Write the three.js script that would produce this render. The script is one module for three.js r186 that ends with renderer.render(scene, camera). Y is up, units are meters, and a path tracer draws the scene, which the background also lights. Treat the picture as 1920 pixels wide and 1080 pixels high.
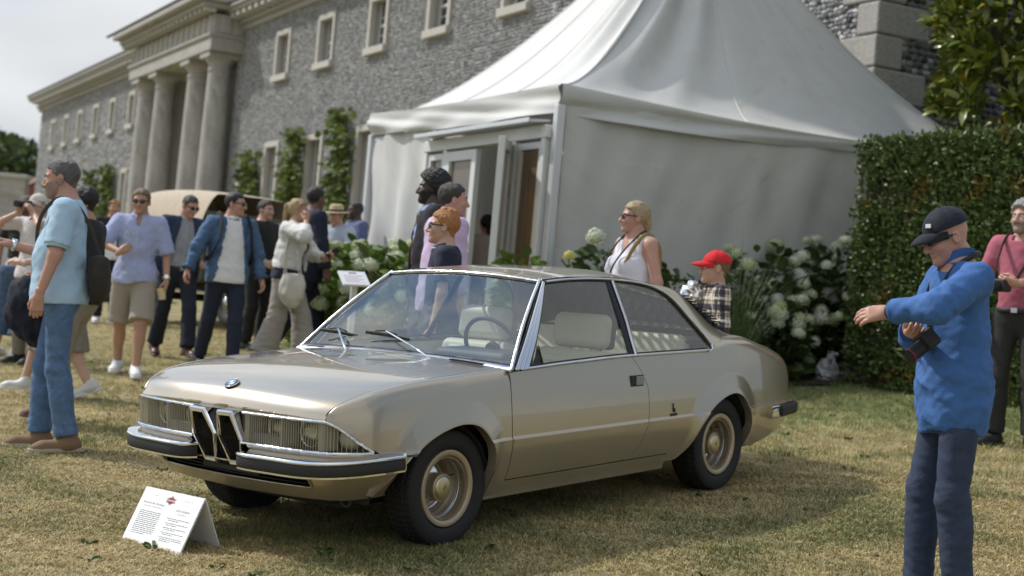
import * as THREE from 'three';
import { mergeGeometries, mergeVertices, toCreasedNormals } from 'three/addons/utils/BufferGeometryUtils.js';
import { RoundedBoxGeometry } from 'three/addons/geometries/RoundedBoxGeometry.js';
import { ImprovedNoise } from 'three/addons/math/ImprovedNoise.js';

// ---------- camera, sky, sun, exposure ----------
const V = (x, y, z) => new THREE.Vector3(x, y, z), D2R = Math.PI / 180;
const scene = new THREE.Scene();
const FPX = 2881;                                        // focal length in photo pixels (photo is 1920 wide)
const camera = new THREE.PerspectiveCamera(2 * Math.atan(540 / FPX) / D2R, 16 / 9, 0.1, 900);
const QG = new THREE.Quaternion().setFromEuler(new THREE.Euler(0.86 * D2R, 0, 0)).multiply(new THREE.Quaternion().setFromEuler(new THREE.Euler(0, 0, 5.0 * D2R)));
const QP = new THREE.Quaternion().setFromEuler(new THREE.Euler(-2.013 * D2R, 0, 0)).multiply(new THREE.Quaternion().setFromEuler(new THREE.Euler(0, 0, 2.019 * D2R)));
const Q = QG.clone().multiply(QP.clone().invert());      // the slope of the lawn
const CAM = V(0, 1.513, 0);
camera.position.copy(CAM); camera.quaternion.copy(QG);
camera.focus = 7.3; camera.userData.fStop = 2.6;
camera.updateMatrixWorld(true);
const renderer = new THREE.WebGLRenderer({ antialias: true });
renderer.toneMapping = THREE.LinearToneMapping; renderer.toneMappingExposure = 0.93;
renderer.shadowMap.enabled = true;
const lawnDir = (x, y, z) => V(x, y, z).applyQuaternion(Q);
const lawnPoint = (x, y, z) => V(x, y - CAM.y, z).applyQuaternion(Q).add(CAM);
const SUN_AZ = 28 * D2R, SUN_EL = 48 * D2R;
const sunDir = lawnDir(-Math.cos(SUN_AZ) * Math.cos(SUN_EL), Math.sin(SUN_EL), -Math.sin(SUN_AZ) * Math.cos(SUN_EL));

const noise = new ImprovedNoise();
function rng(seed) { let a = seed >>> 0; return () => { a |= 0; a = a + 0x6D2B79F5 | 0; let t = Math.imul(a ^ a >>> 15, 1 | a); t = t + Math.imul(t ^ t >>> 7, 61 | t) ^ t; return ((t ^ t >>> 14) >>> 0) / 4294967296; }; }
const clamp = (x, a = 0, b = 1) => Math.min(b, Math.max(a, x)), lerp = (a, b, t) => a + (b - a) * t;
const sstep = (a, b, x) => { const t = clamp((x - a) / (b - a)); return t * t * (3 - 2 * t); };
const fbm = (x, y, z, o = 4) => { let s = 0, a = 0.5; for (let i = 0; i < o; i++) { s += a * noise.noise(x, y, z); x *= 2.03; y *= 2.03; z *= 2.03; a *= 0.5; } return s; };

{ // sky: bright broken cloud with paler blue gaps, the same all round
  const W = 1024, H = 512, d = new Float32Array(W * H * 4);
  for (let j = 0; j < H; j++) for (let i = 0; i < W; i++) {
    const el = (j + 0.5) / H * Math.PI - Math.PI / 2, az = (i + 0.5) / W * 2 * Math.PI - Math.PI;
    const x = Math.cos(el) * Math.cos(az), z = Math.cos(el) * Math.sin(az), y = Math.sin(el), k = 1 / (Math.max(y, 0) + 0.22);
    const n = fbm(x * k * 0.9 + 3.1, z * k * 0.9 + 7.7, 1.3, 5) + 0.35 * fbm(x * k * 2.6, z * k * 2.6, 4.2, 4);
    const c = sstep(-0.22, 0.16, n), t = clamp(y / 0.7);
    const blue = [lerp(0.52, 0.28, t), lerp(0.66, 0.44, t), lerp(0.84, 0.70, t)], sh = 0.95 + 0.3 * fbm(x * k * 2 + 9, z * k * 2, 8.8, 4);
    const w = [0.93 * sh, 0.955 * sh, 0.975 * sh], o = (j * W + i) * 4;
    const au = 0.78 + 1.1 * Math.exp(-Math.pow(Math.acos(clamp(x * sunDir.x + y * sunDir.y + z * sunDir.z, -1, 1)) / 0.75, 2));   // bright haze round the sun
    for (let q = 0; q < 3; q++) d[o + q] = y < -0.02 ? [0.13, 0.12, 0.07][q] : lerp(blue[q], w[q], c) * au;
    d[o + 3] = 1;
  }
  const tx = new THREE.DataTexture(d, W, H, THREE.RGBAFormat, THREE.FloatType);
  tx.mapping = THREE.EquirectangularReflectionMapping; tx.magFilter = THREE.LinearFilter; tx.needsUpdate = true;
  scene.background = tx; scene.environment = tx;
}
const sun = new THREE.DirectionalLight(new THREE.Color().setRGB(1, 0.95, 0.865), 3.7);
sun.position.copy(sunDir).multiplyScalar(60); sun.castShadow = true; sun.shadow.radius = 3.5;
Object.assign(sun.shadow.camera, { left: -40, right: 40, top: 40, bottom: -40, near: 1, far: 200 });
scene.add(sun, sun.target);

// ---------- helpers ----------
const used = {};
function numbered(n) { if (!(n in used)) { used[n] = 0; return n; } return n + '_' + String(++used[n]).padStart(3, '0'); }
function tag(o, label, category, group, kind) {
  if (label) o.userData.label = label; if (category) o.userData.category = category;
  if (group) o.userData.group = group; if (kind) o.userData.kind = kind; return o;
}
function base(name, pos, label, category, group) { const o = new THREE.Group(); o.name = numbered(name); o.position.copy(pos); scene.add(o); return tag(o, label, category, group); }
function mesh(name, geo, mat, parent) {
  const g = Array.isArray(geo) ? merge(geo) : geo; const m = new THREE.Mesh(g, mat); m.castShadow = m.receiveShadow = true;
  m.name = parent ? name : numbered(name); (parent || scene).add(m); return m;
}
function merge(list) {
  list = list.map((g) => { g = g.index ? g.toNonIndexed() : g; for (const k of Object.keys(g.attributes)) if (!['position', 'normal', 'uv'].includes(k)) g.deleteAttribute(k); if (!g.attributes.normal) g.computeVertexNormals(); if (!g.attributes.uv) g.setAttribute('uv', new THREE.BufferAttribute(new Float32Array(g.attributes.position.count * 2), 2)); return g; });
  return list.length > 1 ? mergeGeometries(list) : list[0];
}
const rgb = (r, g, b) => new THREE.Color().setRGB(r, g, b);
const mat = (r, g, b, rough = 0.7, o = {}) => new THREE.MeshStandardMaterial({ color: rgb(r, g, b), roughness: rough, ...o });
const phys = (r, g, b, rough, o = {}) => new THREE.MeshPhysicalMaterial({ color: rgb(r, g, b), roughness: rough, ...o });
// surface grid over P(u, v) -> Vector3
function surf(P, us, vs, flip = false) {
  const nu = typeof us === 'number' ? us : us.length - 1, nv = typeof vs === 'number' ? vs : vs.length - 1;
  const pos = [], uv = [], idx = [];
  for (let j = 0; j <= nv; j++) for (let i = 0; i <= nu; i++) {
    const u = typeof us === 'number' ? i / nu : us[i], v = typeof vs === 'number' ? j / nv : vs[j], p = P(u, v);
    pos.push(p.x, p.y, p.z); uv.push(u, v);
  }
  for (let j = 0; j < nv; j++) for (let i = 0; i < nu; i++) {
    const a = j * (nu + 1) + i, b = a + 1, c = a + nu + 1, d = c + 1;
    if (flip) idx.push(a, c, b, b, c, d); else idx.push(a, b, c, b, d, c);
  }
  const g = new THREE.BufferGeometry();
  g.setAttribute('position', new THREE.Float32BufferAttribute(pos, 3)); g.setAttribute('uv', new THREE.Float32BufferAttribute(uv, 2));
  g.setIndex(idx); g.computeVertexNormals(); return g;
}
function mirrorZ(g) {
  g = g.clone(); const p = g.attributes.position, n = g.attributes.normal;
  for (let i = 0; i < p.count; i++) { p.setZ(i, -p.getZ(i)); n.setZ(i, -n.getZ(i)); }
  if (g.index) { const a = g.index.array; for (let i = 0; i < a.length; i += 3) { const t = a[i + 1]; a[i + 1] = a[i + 2]; a[i + 2] = t; } }
  else for (const k of Object.keys(g.attributes)) { const at = g.attributes[k], s = at.itemSize, A = at.array; for (let i = 0; i < at.count; i += 3) for (let c = 0; c < s; c++) { const t = A[(i + 1) * s + c]; A[(i + 1) * s + c] = A[(i + 2) * s + c]; A[(i + 2) * s + c] = t; } }
  return g;
}
// monotone table
function tab(pts) {
  const n = pts.length, m = pts.map((_, i) => {
    if (i === 0 || i === n - 1) { const a = pts[Math.max(0, i - 1)], b = pts[Math.min(n - 1, i + 1)]; return (b[1] - a[1]) / (b[0] - a[0]); }
    const s0 = (pts[i][1] - pts[i - 1][1]) / (pts[i][0] - pts[i - 1][0]), s1 = (pts[i + 1][1] - pts[i][1]) / (pts[i + 1][0] - pts[i][0]);
    return s0 * s1 <= 0 ? 0 : 2 * s0 * s1 / (s0 + s1);
  });
  return (x) => {
    if (x <= pts[0][0]) return pts[0][1]; if (x >= pts[n - 1][0]) return pts[n - 1][1];
    let i = 0; while (x > pts[i + 1][0]) i++;
    const h = pts[i + 1][0] - pts[i][0], t = (x - pts[i][0]) / h, t2 = t * t, t3 = t2 * t;
    return (2 * t3 - 3 * t2 + 1) * pts[i][1] + (t3 - 2 * t2 + t) * h * m[i] + (-2 * t3 + 3 * t2) * pts[i + 1][1] + (t3 - t2) * h * m[i + 1];
  };
}
const range = (a, b, n) => Array.from({ length: n + 1 }, (_, i) => a + (b - a) * i / n);
// sweep a w x h rounded section along points; up gives the direction of h
function sweep(pts, w, h, up = V(0, 1, 0), closed = false) {
  const n = pts.length, sec = [], c = 0.3 * Math.min(w, h);
  for (const [sx, sy] of [[1, -1], [1, 1], [-1, 1], [-1, -1]]) { const A = [sx * w / 2, sy * (h / 2 - c)], B = [sx * (w / 2 - c), sy * h / 2]; if (sx * sy < 0) sec.push(B, A); else sec.push(A, B); }
  const P = (i, k) => {
    const a = pts[closed ? (i - 1 + n) % n : Math.max(0, i - 1)], b = pts[closed ? (i + 1) % n : Math.min(n - 1, i + 1)];
    const t = b.clone().sub(a).normalize(), u = typeof up === 'function' ? up(i) : up, s = u.clone().cross(t).normalize(), uu = t.clone().cross(s);
    return pts[i % n].clone().addScaledVector(s, sec[k % 8][0]).addScaledVector(uu, sec[k % 8][1]);
  };
  const m = closed ? n : n - 1, pos = [], idx = [];
  for (let i = 0; i <= m; i++) for (let k = 0; k < 8; k++) { const p = P(closed ? i % n : i, k); pos.push(p.x, p.y, p.z); }
  for (let i = 0; i < m; i++) for (let k = 0; k < 8; k++) { const a = i * 8 + k, b = i * 8 + (k + 1) % 8; idx.push(a, a + 8, b, b, a + 8, b + 8); }
  if (!closed) { for (let k = 1; k < 7; k++) { idx.push(0, k + 1, k); idx.push(m * 8, m * 8 + k, m * 8 + k + 1); } }
  const g = new THREE.BufferGeometry(); g.setAttribute('position', new THREE.Float32BufferAttribute(pos, 3)); g.setIndex(idx);
  return toCreasedNormals(g, 0.9);
}
const spline = (pts, n, closed = false) => { const c = new THREE.CatmullRomCurve3(pts, closed, 'centripetal'); const r = c.getPoints(n); if (closed) r.pop(); return r; };
const tube = (pts, r, seg = 8, n = 0, closed = false) => new THREE.TubeGeometry(new THREE.CatmullRomCurve3(pts, closed, 'centripetal'), n || pts.length * 6, r, seg, closed);
const rbox = (w, h, d, r = 0.01, s = 2) => new RoundedBoxGeometry(w, h, d, s, Math.min(r, w / 2.01, h / 2.01, d / 2.01));
const at = (g, x, y, z, rx = 0, ry = 0, rz = 0) => g.applyMatrix4(new THREE.Matrix4().compose(V(x, y, z), new THREE.Quaternion().setFromEuler(new THREE.Euler(rx, ry, rz)), V(1, 1, 1)));
function canvasTex(w, h, draw, srgb = true) {
  const c = document.createElement('canvas'); c.width = w; c.height = h; draw(c.getContext('2d'), w, h);
  const t = new THREE.CanvasTexture(c); if (srgb) t.colorSpace = THREE.SRGBColorSpace; t.wrapS = t.wrapT = THREE.RepeatWrapping; return t;
}
function noiseTex(w, h, fn, srgb = false) { // fn(x, y) -> [r, g, b] 0..1, seamless if fn is
  const d = new Uint8Array(w * h * 4);
  for (let j = 0; j < h; j++) for (let i = 0; i < w; i++) { const c = fn(i / w, j / h), o = (j * w + i) * 4; d[o] = clamp(c[0]) * 255; d[o + 1] = clamp(c[1]) * 255; d[o + 2] = clamp(c[2]) * 255; d[o + 3] = 255; }
  const t = new THREE.DataTexture(d, w, h); if (srgb) t.colorSpace = THREE.SRGBColorSpace; t.magFilter = THREE.LinearFilter; t.minFilter = THREE.LinearMipmapLinearFilter; t.generateMipmaps = true; t.wrapS = t.wrapT = THREE.RepeatWrapping; t.needsUpdate = true; return t;
}
// seamless noise on a torus
const torus = (u, v, f, o, s = 0) => { const a = u * 2 * Math.PI, b = v * 2 * Math.PI; return fbm(Math.cos(a) * f + s, Math.sin(a) * f + Math.cos(b) * f * 1.01, Math.sin(b) * f - s, o); };

// the lawn: a slope near the camera that levels out far off
function groundY(x, z) {
  const n = V(0, 1, 0).applyQuaternion(Q), o = lawnPoint(0, 0, 0);
  const r = Math.hypot(x, z), k = r < 24 ? 1 : (24 + 10 * (1 - Math.exp(-(r - 24) / 10))) / r;
  return o.y - (n.x * (x * k - o.x) + n.z * (z * k - o.z)) / n.y;
}
const onGround = (x, z, dy = 0) => V(x, groundY(x, z) + dy, z);
// ---------- shared materials ----------
const weave = noiseTex(128, 128, (u, v) => { const a = 0.5 + 0.25 * Math.sin(u * 128 * Math.PI) * Math.sin(v * 128 * Math.PI) + 0.5 * torus(u, v, 3, 4); return [a, a, a]; });
weave.repeat.set(7, 7);
const M = {};
M.paint = phys(0.46, 0.395, 0.30, 0.28, { metalness: 0.62, clearcoat: 1, clearcoatRoughness: 0.03 });
M.chrome = phys(0.80, 0.80, 0.80, 0.09, { metalness: 1 });
M.brushed = phys(0.70, 0.71, 0.74, 0.28, { metalness: 1 });
M.black = mat(0.012, 0.012, 0.013, 0.55);
M.dark = mat(0.022, 0.022, 0.022, 0.9);
M.rubber = mat(0.018, 0.018, 0.019, 0.62);
M.tyre = mat(0.016, 0.015, 0.015, 0.75);
M.glass = phys(0.88, 0.93, 0.90, 0.0, { transmission: 1, thickness: 0, ior: 1.85 });
M.screen = phys(0.80, 0.86, 0.86, 0.0, { transmission: 1, thickness: 0, ior: 1.95 });
M.leather = mat(0.62, 0.59, 0.47, 0.55);
M.leatherDark = mat(0.05, 0.055, 0.06, 0.6);
M.rim = phys(0.46, 0.37, 0.26, 0.4, { metalness: 0.5, clearcoat: 0.6 });
M.gold = phys(0.62, 0.55, 0.36, 0.3, { metalness: 0.9 });
// a point seen at photo pixel (px, py), at a distance along the view axis; and where a person h tall stands whose crown is there
function pixelRay(px, py) { return V((px - 960) / FPX, (540 - py) / FPX, -1).applyQuaternion(QG); }
function atDepth(px, py, d) { return CAM.clone().addScaledVector(pixelRay(px, py), d); }
function groundAt(px, py) { const r = pixelRay(px, py); let lo = 2, hi = 60; for (let i = 0; i < 50; i++) { const m = (lo + hi) / 2, p = CAM.clone().addScaledVector(r, m); if (p.y > groundY(p.x, p.z)) lo = m; else hi = m; } return CAM.clone().addScaledVector(r, lo); }
function standing(px, py, h) { const r = pixelRay(px, py); let best = null, bd = 1e9; for (let d = 4; d < 60; d += 0.02) { const p = CAM.clone().addScaledVector(r, d), e = Math.abs(p.y - groundY(p.x, p.z) - h); if (e < bd) { bd = e; best = p; } } return V(best.x, groundY(best.x, best.z), best.z); }
function depthOf(p) { return -p.clone().sub(CAM).applyQuaternion(QG.clone().invert()).z; }
function toPixel(p) { const q = p.clone().sub(CAM).applyQuaternion(QG.clone().invert()); return [960 - FPX * q.x / q.z, 540 + FPX * q.y / q.z]; }
// ---------- lawn ----------
// watered, greener grass along the hedge and the right bed
const lush = (x, z) => sstep(-11.6, -13.6, z + 0.5 * noise.noise(x * 1.1, 3, z * 1.1)) * sstep(0.6, 1.6, x + 0.4 * noise.noise(x, 7, z * 1.4)) * 0.9;
const kind = (o, k) => { o.userData.kind = k; return o; };
{
  const tx = noiseTex(1024, 1024, (u, v) => {
    const a = torus(u, v, 1.6, 5, 1), b = torus(u, v, 9, 4, 5), c = torus(u, v, 40, 3, 8), d = torus(u, v, 110, 2, 3);
    const g = sstep(-0.30, 0.40, a * 1.1 + b * 0.8 + c * 0.35 - 0.12), k = 1 + 0.75 * c + 0.75 * d + 0.35 * b;
    return [lerp(0.35, 0.145, g), lerp(0.285, 0.155, g), lerp(0.14, 0.052, g)].map((x) => Math.pow(clamp(x * k), 1 / 2.2));
  }, true);
  tx.repeat.set(1 / 3.7, 1 / 3.7);
  const bm = noiseTex(512, 512, (u, v) => { const k = 0.5 + 0.6 * torus(u, v, 50, 3, 2) + 0.4 * torus(u, v, 12, 3, 4); return [k, k, k]; }); bm.repeat.set(1 / 1.3, 1 / 1.3);
  const rows = [...range(12, -30, 84), ...range(-31, -60, 15), ...range(-66, -200, 12), -400, -800], cols = [-800, -400, -200, ...range(-120, -32, 11), ...range(-30, 30, 90), ...range(34, 120, 10), 200, 400, 800];
  const g = surf((u, v) => { const x = cols[u], z = rows[v]; const k = Math.hypot(x, z); return V(x, groundY(x, z) + (k < 40 ? 0.018 * noise.noise(x * 0.9, 0.3, z * 0.9) + 0.006 * noise.noise(x * 4, 1.3, z * 4) : 0) - 0.004, z); }, range(0, cols.length - 1, cols.length - 1), range(0, rows.length - 1, rows.length - 1));
  const p = g.attributes.position, uv = g.attributes.uv, col = new Float32Array(p.count * 3); for (let i = 0; i < p.count; i++) { const x = p.getX(i), z = p.getZ(i); uv.setXY(i, x, z); const w = lush(x, z); col[3 * i] = lerp(1, 0.50, w); col[3 * i + 1] = lerp(1, 0.80, w); col[3 * i + 2] = lerp(1, 0.55, w); }
  g.setAttribute('color', new THREE.BufferAttribute(col, 3));
  kind(mesh('lawn', g, new THREE.MeshStandardMaterial({ map: tx, vertexColors: true, bumpMap: bm, bumpScale: 0.02, roughness: 0.95 })), 'structure');
  // blades of grass, tufts of seven, thinning out with distance
  const R = rng(11), tuft = (hgt) => { const pos = []; for (let k = 0; k < 7; k++) { const a = R() * 6.283, r = R() * 0.028, x = Math.cos(a) * r, z = Math.sin(a) * r, b = R() * 6.283, w = 0.0016 + R() * 0.0012, h = hgt * (0.45 + R() * 0.75), l = h * (0.25 + R() * 1.1), dx = Math.cos(b), dz = Math.sin(b), sx = -dz * w, sz = dx * w; const m = [x + dx * l * 0.35, h * 0.62, z + dz * l * 0.35], t = [x + dx * l, h * (0.95 - 0.3 * R()), z + dz * l]; pos.push(x - sx, -0.004, z - sz, x + sx, -0.004, z + sz, m[0] + sx * 0.8, m[1], m[2] + sz * 0.8, x - sx, -0.004, z - sz, m[0] + sx * 0.8, m[1], m[2] + sz * 0.8, m[0] - sx * 0.8, m[1], m[2] - sz * 0.8, m[0] - sx * 0.8, m[1], m[2] - sz * 0.8, m[0] + sx * 0.8, m[1], m[2] + sz * 0.8, t[0], t[1], t[2]); } const q = new THREE.BufferGeometry(); q.setAttribute('position', new THREE.Float32BufferAttribute(pos, 3)); q.computeVertexNormals(); return q; };
  const gm = new THREE.MeshPhysicalMaterial({ color: 0xffffff, roughness: 0.75, transmission: 0.3, thickness: 0 });
  for (let s = 0; s < 3; s++) {
    const N = [60000, 60000, 46000][s], im = new THREE.InstancedMesh(tuft(s === 2 ? 0.036 : 0.030), gm, N), m4 = new THREE.Matrix4(), q = new THREE.Quaternion(), c = new THREE.Color(); let n = 0, tries = 0;
    while (n < N && tries++ < N * 4) {
      const dep = s === 2 ? 8.5 + Math.pow(R(), 1.4) * 15 : 4.9 + Math.pow(R(), 1.15) * 5.2, x = (R() * 2 - 1) * dep * 0.36 + dep * 0.0, z = -dep;
      const y = groundY(x, z) + 0.018 * noise.noise(x * 0.9, 0.3, z * 0.9) + 0.006 * noise.noise(x * 4, 1.3, z * 4) - 0.004;
      const gr = noise.noise(x * 0.55 + 4, 2.2, z * 0.55) + 0.7 * noise.noise(x * 2.2, 5.1, z * 2.2) + (R() - 0.5) * 1.1 + 1.3 * lush(x, z) + (x < -0.3 && z > -7.6 ? 0.08 : 0), w = sstep(-0.15, 1.15, gr), k = 0.7 + R() * 0.75;
      q.setFromAxisAngle(V(0, 1, 0), R() * 6.283); const sc = 0.7 + R() * 0.7;
      m4.compose(V(x, y, z), q, V(sc, sc * (0.8 + 0.5 * w), sc)); im.setMatrixAt(n, m4);
      c.setRGB(lerp(0.52, 0.16, w) * k, lerp(0.42, 0.185, w) * k, lerp(0.20, 0.045, w) * k); im.setColorAt(n, c); n++;
    }
    im.count = n; im.name = numbered('grass'); scene.add(im); tag(im, ['short dry grass growing on the lawn round the car', 'short green and straw grass on the near lawn', 'grass on the lawn beyond the car'][s], 'grass', null, 'stuff'); im.castShadow = im.receiveShadow = true;
  }
}
function leafGeo(l, w, bend = 0.25, fold = 0.25) { const pos = [], P = (t, s) => { const ww = w * Math.sin(Math.PI * Math.pow(clamp(t, 0.02, 0.98), 0.8)) * 0.5 + 0.001; return [s * ww, l * bend * (t - t * t) + Math.abs(s) * ww * fold, l * t]; }; const T = [0, 0.3, 0.65, 1]; for (let i = 0; i < 3; i++) for (const s of [-1, 1]) { const a = P(T[i], 0), b = P(T[i], s), c = P(T[i + 1], 0), d = P(T[i + 1], s); if (s > 0) pos.push(...a, ...b, ...c, ...b, ...d, ...c); else pos.push(...a, ...c, ...b, ...b, ...c, ...d); } const g = new THREE.BufferGeometry(); g.setAttribute('position', new THREE.Float32BufferAttribute(pos, 3)); const m = mergeVertices(g, 1e-5); m.computeVertexNormals(); return m; }
const leafMat = (rough = 0.45, tr = 0.3) => new THREE.MeshPhysicalMaterial({ color: 0xffffff, roughness: rough, transmission: tr, thickness: 0 });
function leaves(name, parent, geo, m, N, place, seed) { // place(R) -> [pos, dir, size, color] or null
  const R = rng(seed), im = new THREE.InstancedMesh(geo, m, N), m4 = new THREE.Matrix4(); let n = 0, t = 0;
  while (n < N && t++ < N * 5) { const L = place(R); if (!L) continue; const [p, d, s, c] = L; const q = new THREE.Quaternion().setFromUnitVectors(V(0, 0, 1), d.normalize()).multiply(new THREE.Quaternion().setFromAxisAngle(V(0, 0, 1), (R() - 0.5) * 2.6)); m4.compose(p, q, V(s, s, s)); im.setMatrixAt(n, m4); im.setColorAt(n, c); n++; }
  im.count = n; im.name = name; im.castShadow = im.receiveShadow = true; im.userData.kind = 'stuff'; parent.add(im); return im;
}
const rdir = (R) => V(R() - 0.5, R() - 0.5, R() - 0.5).normalize();
const green = (R, a, b, k = 0.35) => { const t = R(), j = 1 - k / 2 + R() * k; return rgb(lerp(a[0], b[0], t) * j, lerp(a[1], b[1], t) * j, lerp(a[2], b[2], t) * j); };

// weeds and fallen leaves on the lawn
{ const R = rng(31), spots = []; for (let k = 0; k < 130; k++) { const d = 5.0 + Math.pow(R(), 1.3) * 9, x = (R() - 0.5) * 0.68 * d; spots.push([x, -d, 0.6 + R() * 0.8]); }
  const o = new THREE.Group(); o.name = 'weeds'; tag(o, 'small broad-leaved weeds scattered through the dry lawn', 'weeds', null, 'stuff'); scene.add(o);
  leaves('weed_leaves', o, leafGeo(0.032, 0.016, 0.4, 0.2), leafMat(0.6, 0.3), 1100, (q) => { const s = spots[Math.floor(q() * spots.length)], a = q() * 6.283, x = s[0] + Math.cos(a) * 0.015, z = s[1] + Math.sin(a) * 0.015; return [V(x, groundY(x, z) + 0.008, z), V(Math.cos(a), 0.35 + q() * 0.7, Math.sin(a)), s[2], q() < 0.1 ? rgb(0.25, 0.15, 0.06) : green(q, [0.05, 0.10, 0.02], [0.13, 0.20, 0.04], 0.5)]; }, 32); }
// ---------- the flint house ----------
const HA = V(4.4485, 0, -19.948), HD = V(-Math.sin(27.4 * D2R), 0, -Math.cos(27.4 * D2R)), HN = V(HD.z, 0, -HD.x), HE = HN.clone().negate();
const HYAW = Math.atan2(HN.x, HN.z);       // local z of the house frame points out of the facade; local x runs along it
const house = base('flint_house', HA, 'long grey flint country house with stone windows, columned portico and moulded cornice', 'house'); house.rotation.y = HYAW;
// house frame: x = -s (s grows away from the corner), y up, z out of the facade
const FL = 0.9;
M.stone = new THREE.MeshStandardMaterial({ map: noiseTex(256, 256, (u, v) => { const a = torus(u, v, 2, 5, 2), b = torus(u, v, 14, 3, 7), st = sstep(0.18, 0.42, torus(u, v, 3, 4, 15)); return [0.41, 0.395, 0.37].map((c, i) => Math.pow(clamp(c * (1 + 0.45 * a + 0.4 * b) * (1 - [0.1, 0.3, 0.55][i] * st)), 1 / 2.2)); }, true), roughness: 0.9, bumpMap: weave, bumpScale: 0.004 });
M.stonePale = mat(0.50, 0.475, 0.43, 0.85, { bumpMap: weave, bumpScale: 0.003 });
M.mortar = mat(0.42, 0.41, 0.395, 0.95, { bumpMap: weave, bumpScale: 0.01 });
M.pane = phys(0.03, 0.035, 0.04, 0.06, { metalness: 0.0, clearcoat: 1 });
M.white = mat(0.62, 0.62, 0.60, 0.6);
{
  const first = [3.9, 7.2, 10.45, 14.0, 17.4, 20.85, 24.15], leftW = [41.1, 44.2, 47.15, 50.2, 53.05, 55.95, 58.6].slice(0, 6), LEN = 59.5;
  // wall built as strips round the window openings
  const wins = []; for (const s of first) wins.push([s, 7.17, 8.56, 1.2]), wins.push([s + (s > 23 ? 0.2 : 0.15), 2.7, 5.52, 1.2]); for (const s of leftW) wins.push([s, 6.98, 8.36, 0.98]), wins.push([s + 0.3, 2.7, 5.5, 0.98]);
  const ys = [0.0, 2.7, 5.51, 7.0, 7.17, 8.36, 8.56, 9.05];
  const sh = new THREE.Shape(); sh.moveTo(0, -1); sh.lineTo(-LEN, -1); sh.lineTo(-LEN, 9.2); sh.lineTo(0, 9.2); sh.lineTo(0, -1);
  for (const [s, y0, y1, w] of wins) { const h = new THREE.Path(); const a = w / 2 - 0.12; h.moveTo(-s - a, y0 + 0.12); h.lineTo(-s + a, y0 + 0.12); h.lineTo(-s + a, y1 - 0.12); h.lineTo(-s - a, y1 - 0.12); h.lineTo(-s - a, y0 + 0.12); sh.holes.push(h); }
  { const h = new THREE.Path(); h.moveTo(-34.85, -0.5); h.lineTo(-32.45, -0.5); h.lineTo(-32.45, 8.1); h.lineTo(-34.85, 8.1); h.lineTo(-34.85, -0.5); sh.holes.push(h); }
  mesh('wall', [new THREE.ExtrudeGeometry(sh, { depth: 0.5, bevelEnabled: false }).translate(0, 0, -0.5), at(new THREE.BoxGeometry(0.5, 10.2, 12), -0.25, 4.1, -6.5), at(new THREE.BoxGeometry(0.5, 10.2, 12), -LEN + 0.25, 4.1, -6.5)], M.mortar, house);
  mesh('roof', [surf((u, v) => V(lerp(0.3, -LEN - 0.3, u), 9.62 + v * 0.7, 0.45 - v * 3.2), 1, 1)], mat(0.10, 0.105, 0.11, 0.8), house);
  // knapped flint, laid in rough courses
  const flint = new THREE.IcosahedronGeometry(0.5, 1); { const p = flint.attributes.position; for (let i = 0; i < p.count; i++) { const k = 1 + 0.22 * noise.noise(p.getX(i) * 3, p.getY(i) * 3, p.getZ(i) * 3 + 2); p.setXYZ(i, p.getX(i) * k, p.getY(i) * k, p.getZ(i) * k); } flint.computeVertexNormals(); }
  const fm = new THREE.MeshStandardMaterial({ color: 0xffffff, roughness: 0.55 }), R = rng(21), list = [];
  const free = (s, y, w) => !wins.some(([ws, a, b, ww]) => Math.abs(s - ws) < ww / 2 + w && y > a - w && y < b + w);
  for (let y = 3.3; y < 9.0; y += 0.07) { const far = (s) => s > 30 ? 1.5 : 1; for (let s = 0.4; s < LEN - 0.2;) { const k = far(s), w = (0.06 + R() * 0.06) * k; const vis = s < 1.6 ? y > 3.9 : s < 6 ? y > 5.0 : s < 14 ? y > 5.6 : true; const port = s > 28.4 && s < 37.4; if (vis && !port && free(s, y, 0.05) && !(k > 1 && R() < 0.33)) list.push([s + w / 2, y + (R() - 0.5) * 0.03, w, 0.062 + R() * 0.026, R(), k]); s += w * 1.0; } }
  const im = new THREE.InstancedMesh(flint, fm, list.length), m4 = new THREE.Matrix4(), c = new THREE.Color();
  list.forEach(([s, y, w, h, r, k], i) => { m4.compose(V(-s, y, 0.004), new THREE.Quaternion().setFromEuler(new THREE.Euler(R() * 6, R() * 0.4, (R() - 0.5) * 0.5)), V(w * 1.02, h * (k > 1 ? 1.35 : 1), 0.062)); im.setMatrixAt(i, m4); const q = s > 30 ? 0.24 + R() * 0.12 : s < 9 ? (r < 0.30 ? 0.05 + R() * 0.1 : r < 0.62 ? 0.2 + R() * 0.14 : 0.38 + R() * 0.32) : (r < 0.25 ? 0.17 + R() * 0.07 : r < 0.7 ? 0.24 + R() * 0.08 : 0.32 + R() * 0.09); c.setRGB(q * 1.0, q * 1.0, q * (0.97 + R() * 0.08)); im.setColorAt(i, c); });
  im.name = 'flint_stones'; im.userData.kind = 'stuff'; im.castShadow = im.receiveShadow = true; house.add(im);
  const list2 = []; for (let y = 3.6; y < 9; y += 0.085) for (let x = 0.4; x < 4;) { const w = 0.08 + R() * 0.08; list2.push([x + w / 2, y, w, R()]); x += w; }
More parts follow.
